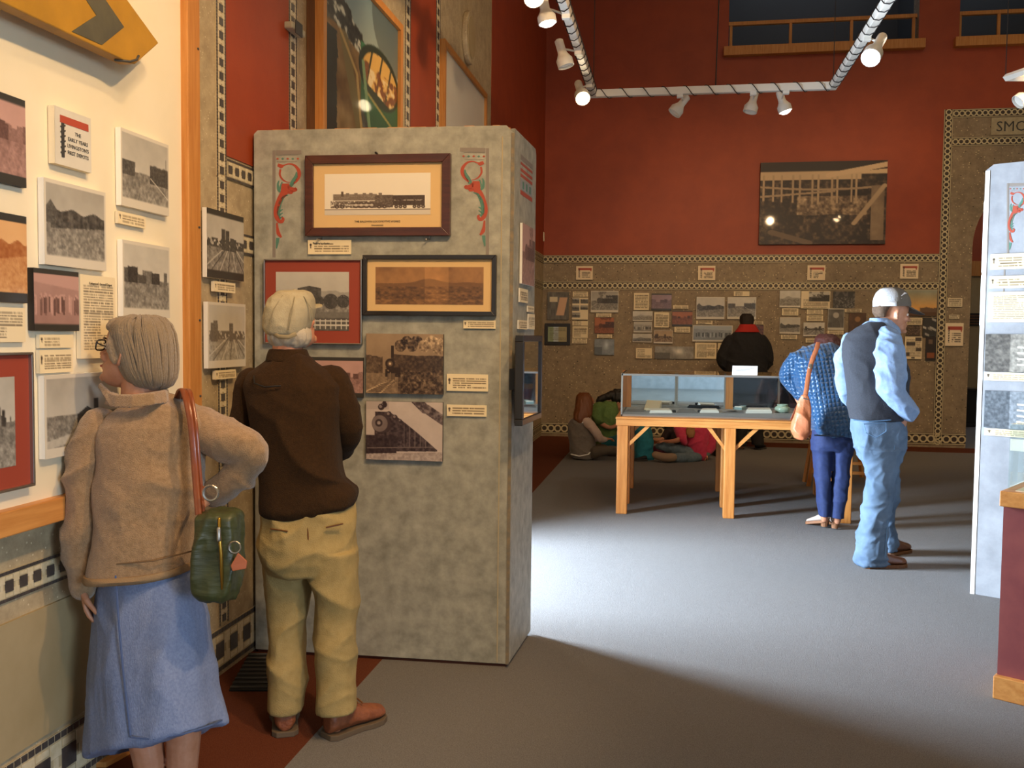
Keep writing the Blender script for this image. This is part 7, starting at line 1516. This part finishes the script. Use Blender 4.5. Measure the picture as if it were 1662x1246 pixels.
mb = MB(); rows(mb, [(1112, 1132, 658, .05, .1), (1109, 1135, 663, .09, .1), (1109, 1136, 674, .1, .09), (1112, 1134, 686, .09, .05), (1112, 1130, 696, .06, -.09), (1114, 1128, 704, .04, -.14), (1117, 1126, 710, .02, -.16)], Z); soft(mb, 'hair', mat('dark_blonde_hair', 'a0703c', .6, '8a5c30', 20, (50, 50, 5)), pk_, .008, 3, strands(.012, 17, (60, 60, 7)))
mb = MB(); rows(mb, [(1112, 1138, 684, .08, .03), (1100, 1150, 689, .12, .02), (1098, 1154, 697, .14), (1108, 1150, 710, .15), (1113, 1148, 724, .15), (1118, 1147, 738, .15), (1122, 1144, 744, .12)], Z); limb(mb, [(1148, 696, 17, 0), (1156, 708, 15, -.05), (1157, 720, 13, -.08), (1152, 731, 11, -.1)], Z); limb(mb, [(1102, 694, 16, 0), (1106, 706, 15, -.12), (1110, 716, 13, -.16)], Z); soft(mb, 'pink_hoodie', pnk, pk_, .009, 4, folds(.018, (7, 7, 8), 88))
mb = MB(); limb(mb, [(1135, 738, 22, 0), (1112, 733, 19, -.1), (1090, 727, 16, -.06), (1070, 724, 13, 0)], Z); limb(mb, [(1134, 741, 16, -.1), (1112, 743, 15, -.22), (1095, 742, 13, -.25)], Z); soft(mb, 'jeans', pj, pk_, .009, 3, folds(.012, (8, 8, 8), 89))
cuf = mat('grey_green_cuff', '6d7a70', .9); mb = MB(); limb(mb, [(1152, 729, 10, -.1), (1148, 737, 9, -.1), (1146, 740, 6, -.1)], Z); soft(mb, 'grey_mitten_cuff', cuf, pk_, .007, 2)
sm_ = mat('dusty_sole', '9a8168', .9); mb = MB(); limb(mb, [(1064, 738, 12, -.25), (1078, 742, 14, -.3), (1092, 742, 14, -.3)], Z); soft(mb, 'shoe', sm_, pk_, .008, 3)
# child in dark top behind
Z = 12.3; drk = mat('dark_maroon_top', '241316', .9)
dk_, _ = kid(Z, (1088, 680, .05), -rt0*.6-up_*.4, (1090, 692, 0), [(1082, 1100, 700, .08), (1082, 1100, 716, .09), (1082, 1102, 734, .1)], [[(1084, 702, 9, -.1), (1076, 712, 7, -.2), (1066, 714, 6, -.2), (1062, 713, 5, -.2)], [(1096, 702, 9, -.1), (1092, 718, 7, -.3), (1080, 716, 6, -.4)]],
             [[(1092, 733, 12, 0), (1075, 731, 11, -.1), (1060, 728, 8, 0)], [(1094, 733, 12, .1), (1110, 728, 11, .1), (1120, 734, 8, .0)]], 'dark-haired child in dark maroon top sitting beside the pink hoodie child', skin2, hs=.82)
mb = MB(); rows(mb, [(1080, 1096, 668, .05, .05), (1076, 1099, 674, .08, .05), (1077, 1100, 684, .09, .05), (1078, 1098, 694, .08, .02), (1080, 1094, 702, .05, -.04)], Z); soft(mb, 'hair', bpy.data.materials['black_hair'], dk_, .009, 3, strands(.012, 19))
mb = MB(); rows(mb, [(1084, 1098, 692, .08), (1078, 1104, 698, .12), (1078, 1106, 712, .14), (1080, 1106, 726, .14), (1082, 1106, 735, .13)], Z); limb(mb, [(1083, 702, 13, -.1), (1077, 711, 11, -.18)], Z); limb(mb, [(1098, 702, 13, -.1), (1093, 718, 12, -.28)], Z); soft(mb, 'maroon_top', drk, dk_, .010, 3)
mb = MB(); limb(mb, [(1094, 732, 16, 0), (1075, 731, 15, -.1), (1062, 729, 12, 0)], Z); limb(mb, [(1094, 732, 16, .1), (1110, 728, 15, .1), (1120, 733, 11, .0)], Z); soft(mb, 'dark_trousers', mat('plum_leggings', '5a2038', .9), dk_, .010, 3)
# striped bag
Z = 12.0; sb = thing('striped_bag', flo(1166, 742), 'black and white striped bag on the floor behind the table leg', 'bag')
mb = MB(); rows(mb, [(1160, 1172, 690, .06), (1157, 1176, 696, .12), (1156, 1177, 715, .14), (1156, 1177, 732, .14), (1158, 1176, 741, .12)], Z, ex=3); soft(mb, 'bag_body', 'black', sb, .009, 3)
for k in range(4): x = 1159.5+k*4.2; MB().tube([Wp(x-1+k*.2, 696, Z-.125), Wp(x, 710, Z-.146), Wp(x+.6, 726, Z-.146)], [(.008, .004)]*3, 8, flat=rt0).build('white_stripe', 'card', sb)
MB().tube([Wp(1161, 693, Z), Wp(1163, 684, Z), Wp(1170, 684, Z), Wp(1172, 693, Z)], .01, 8).build('handle', 'black', sb, smooth=60)
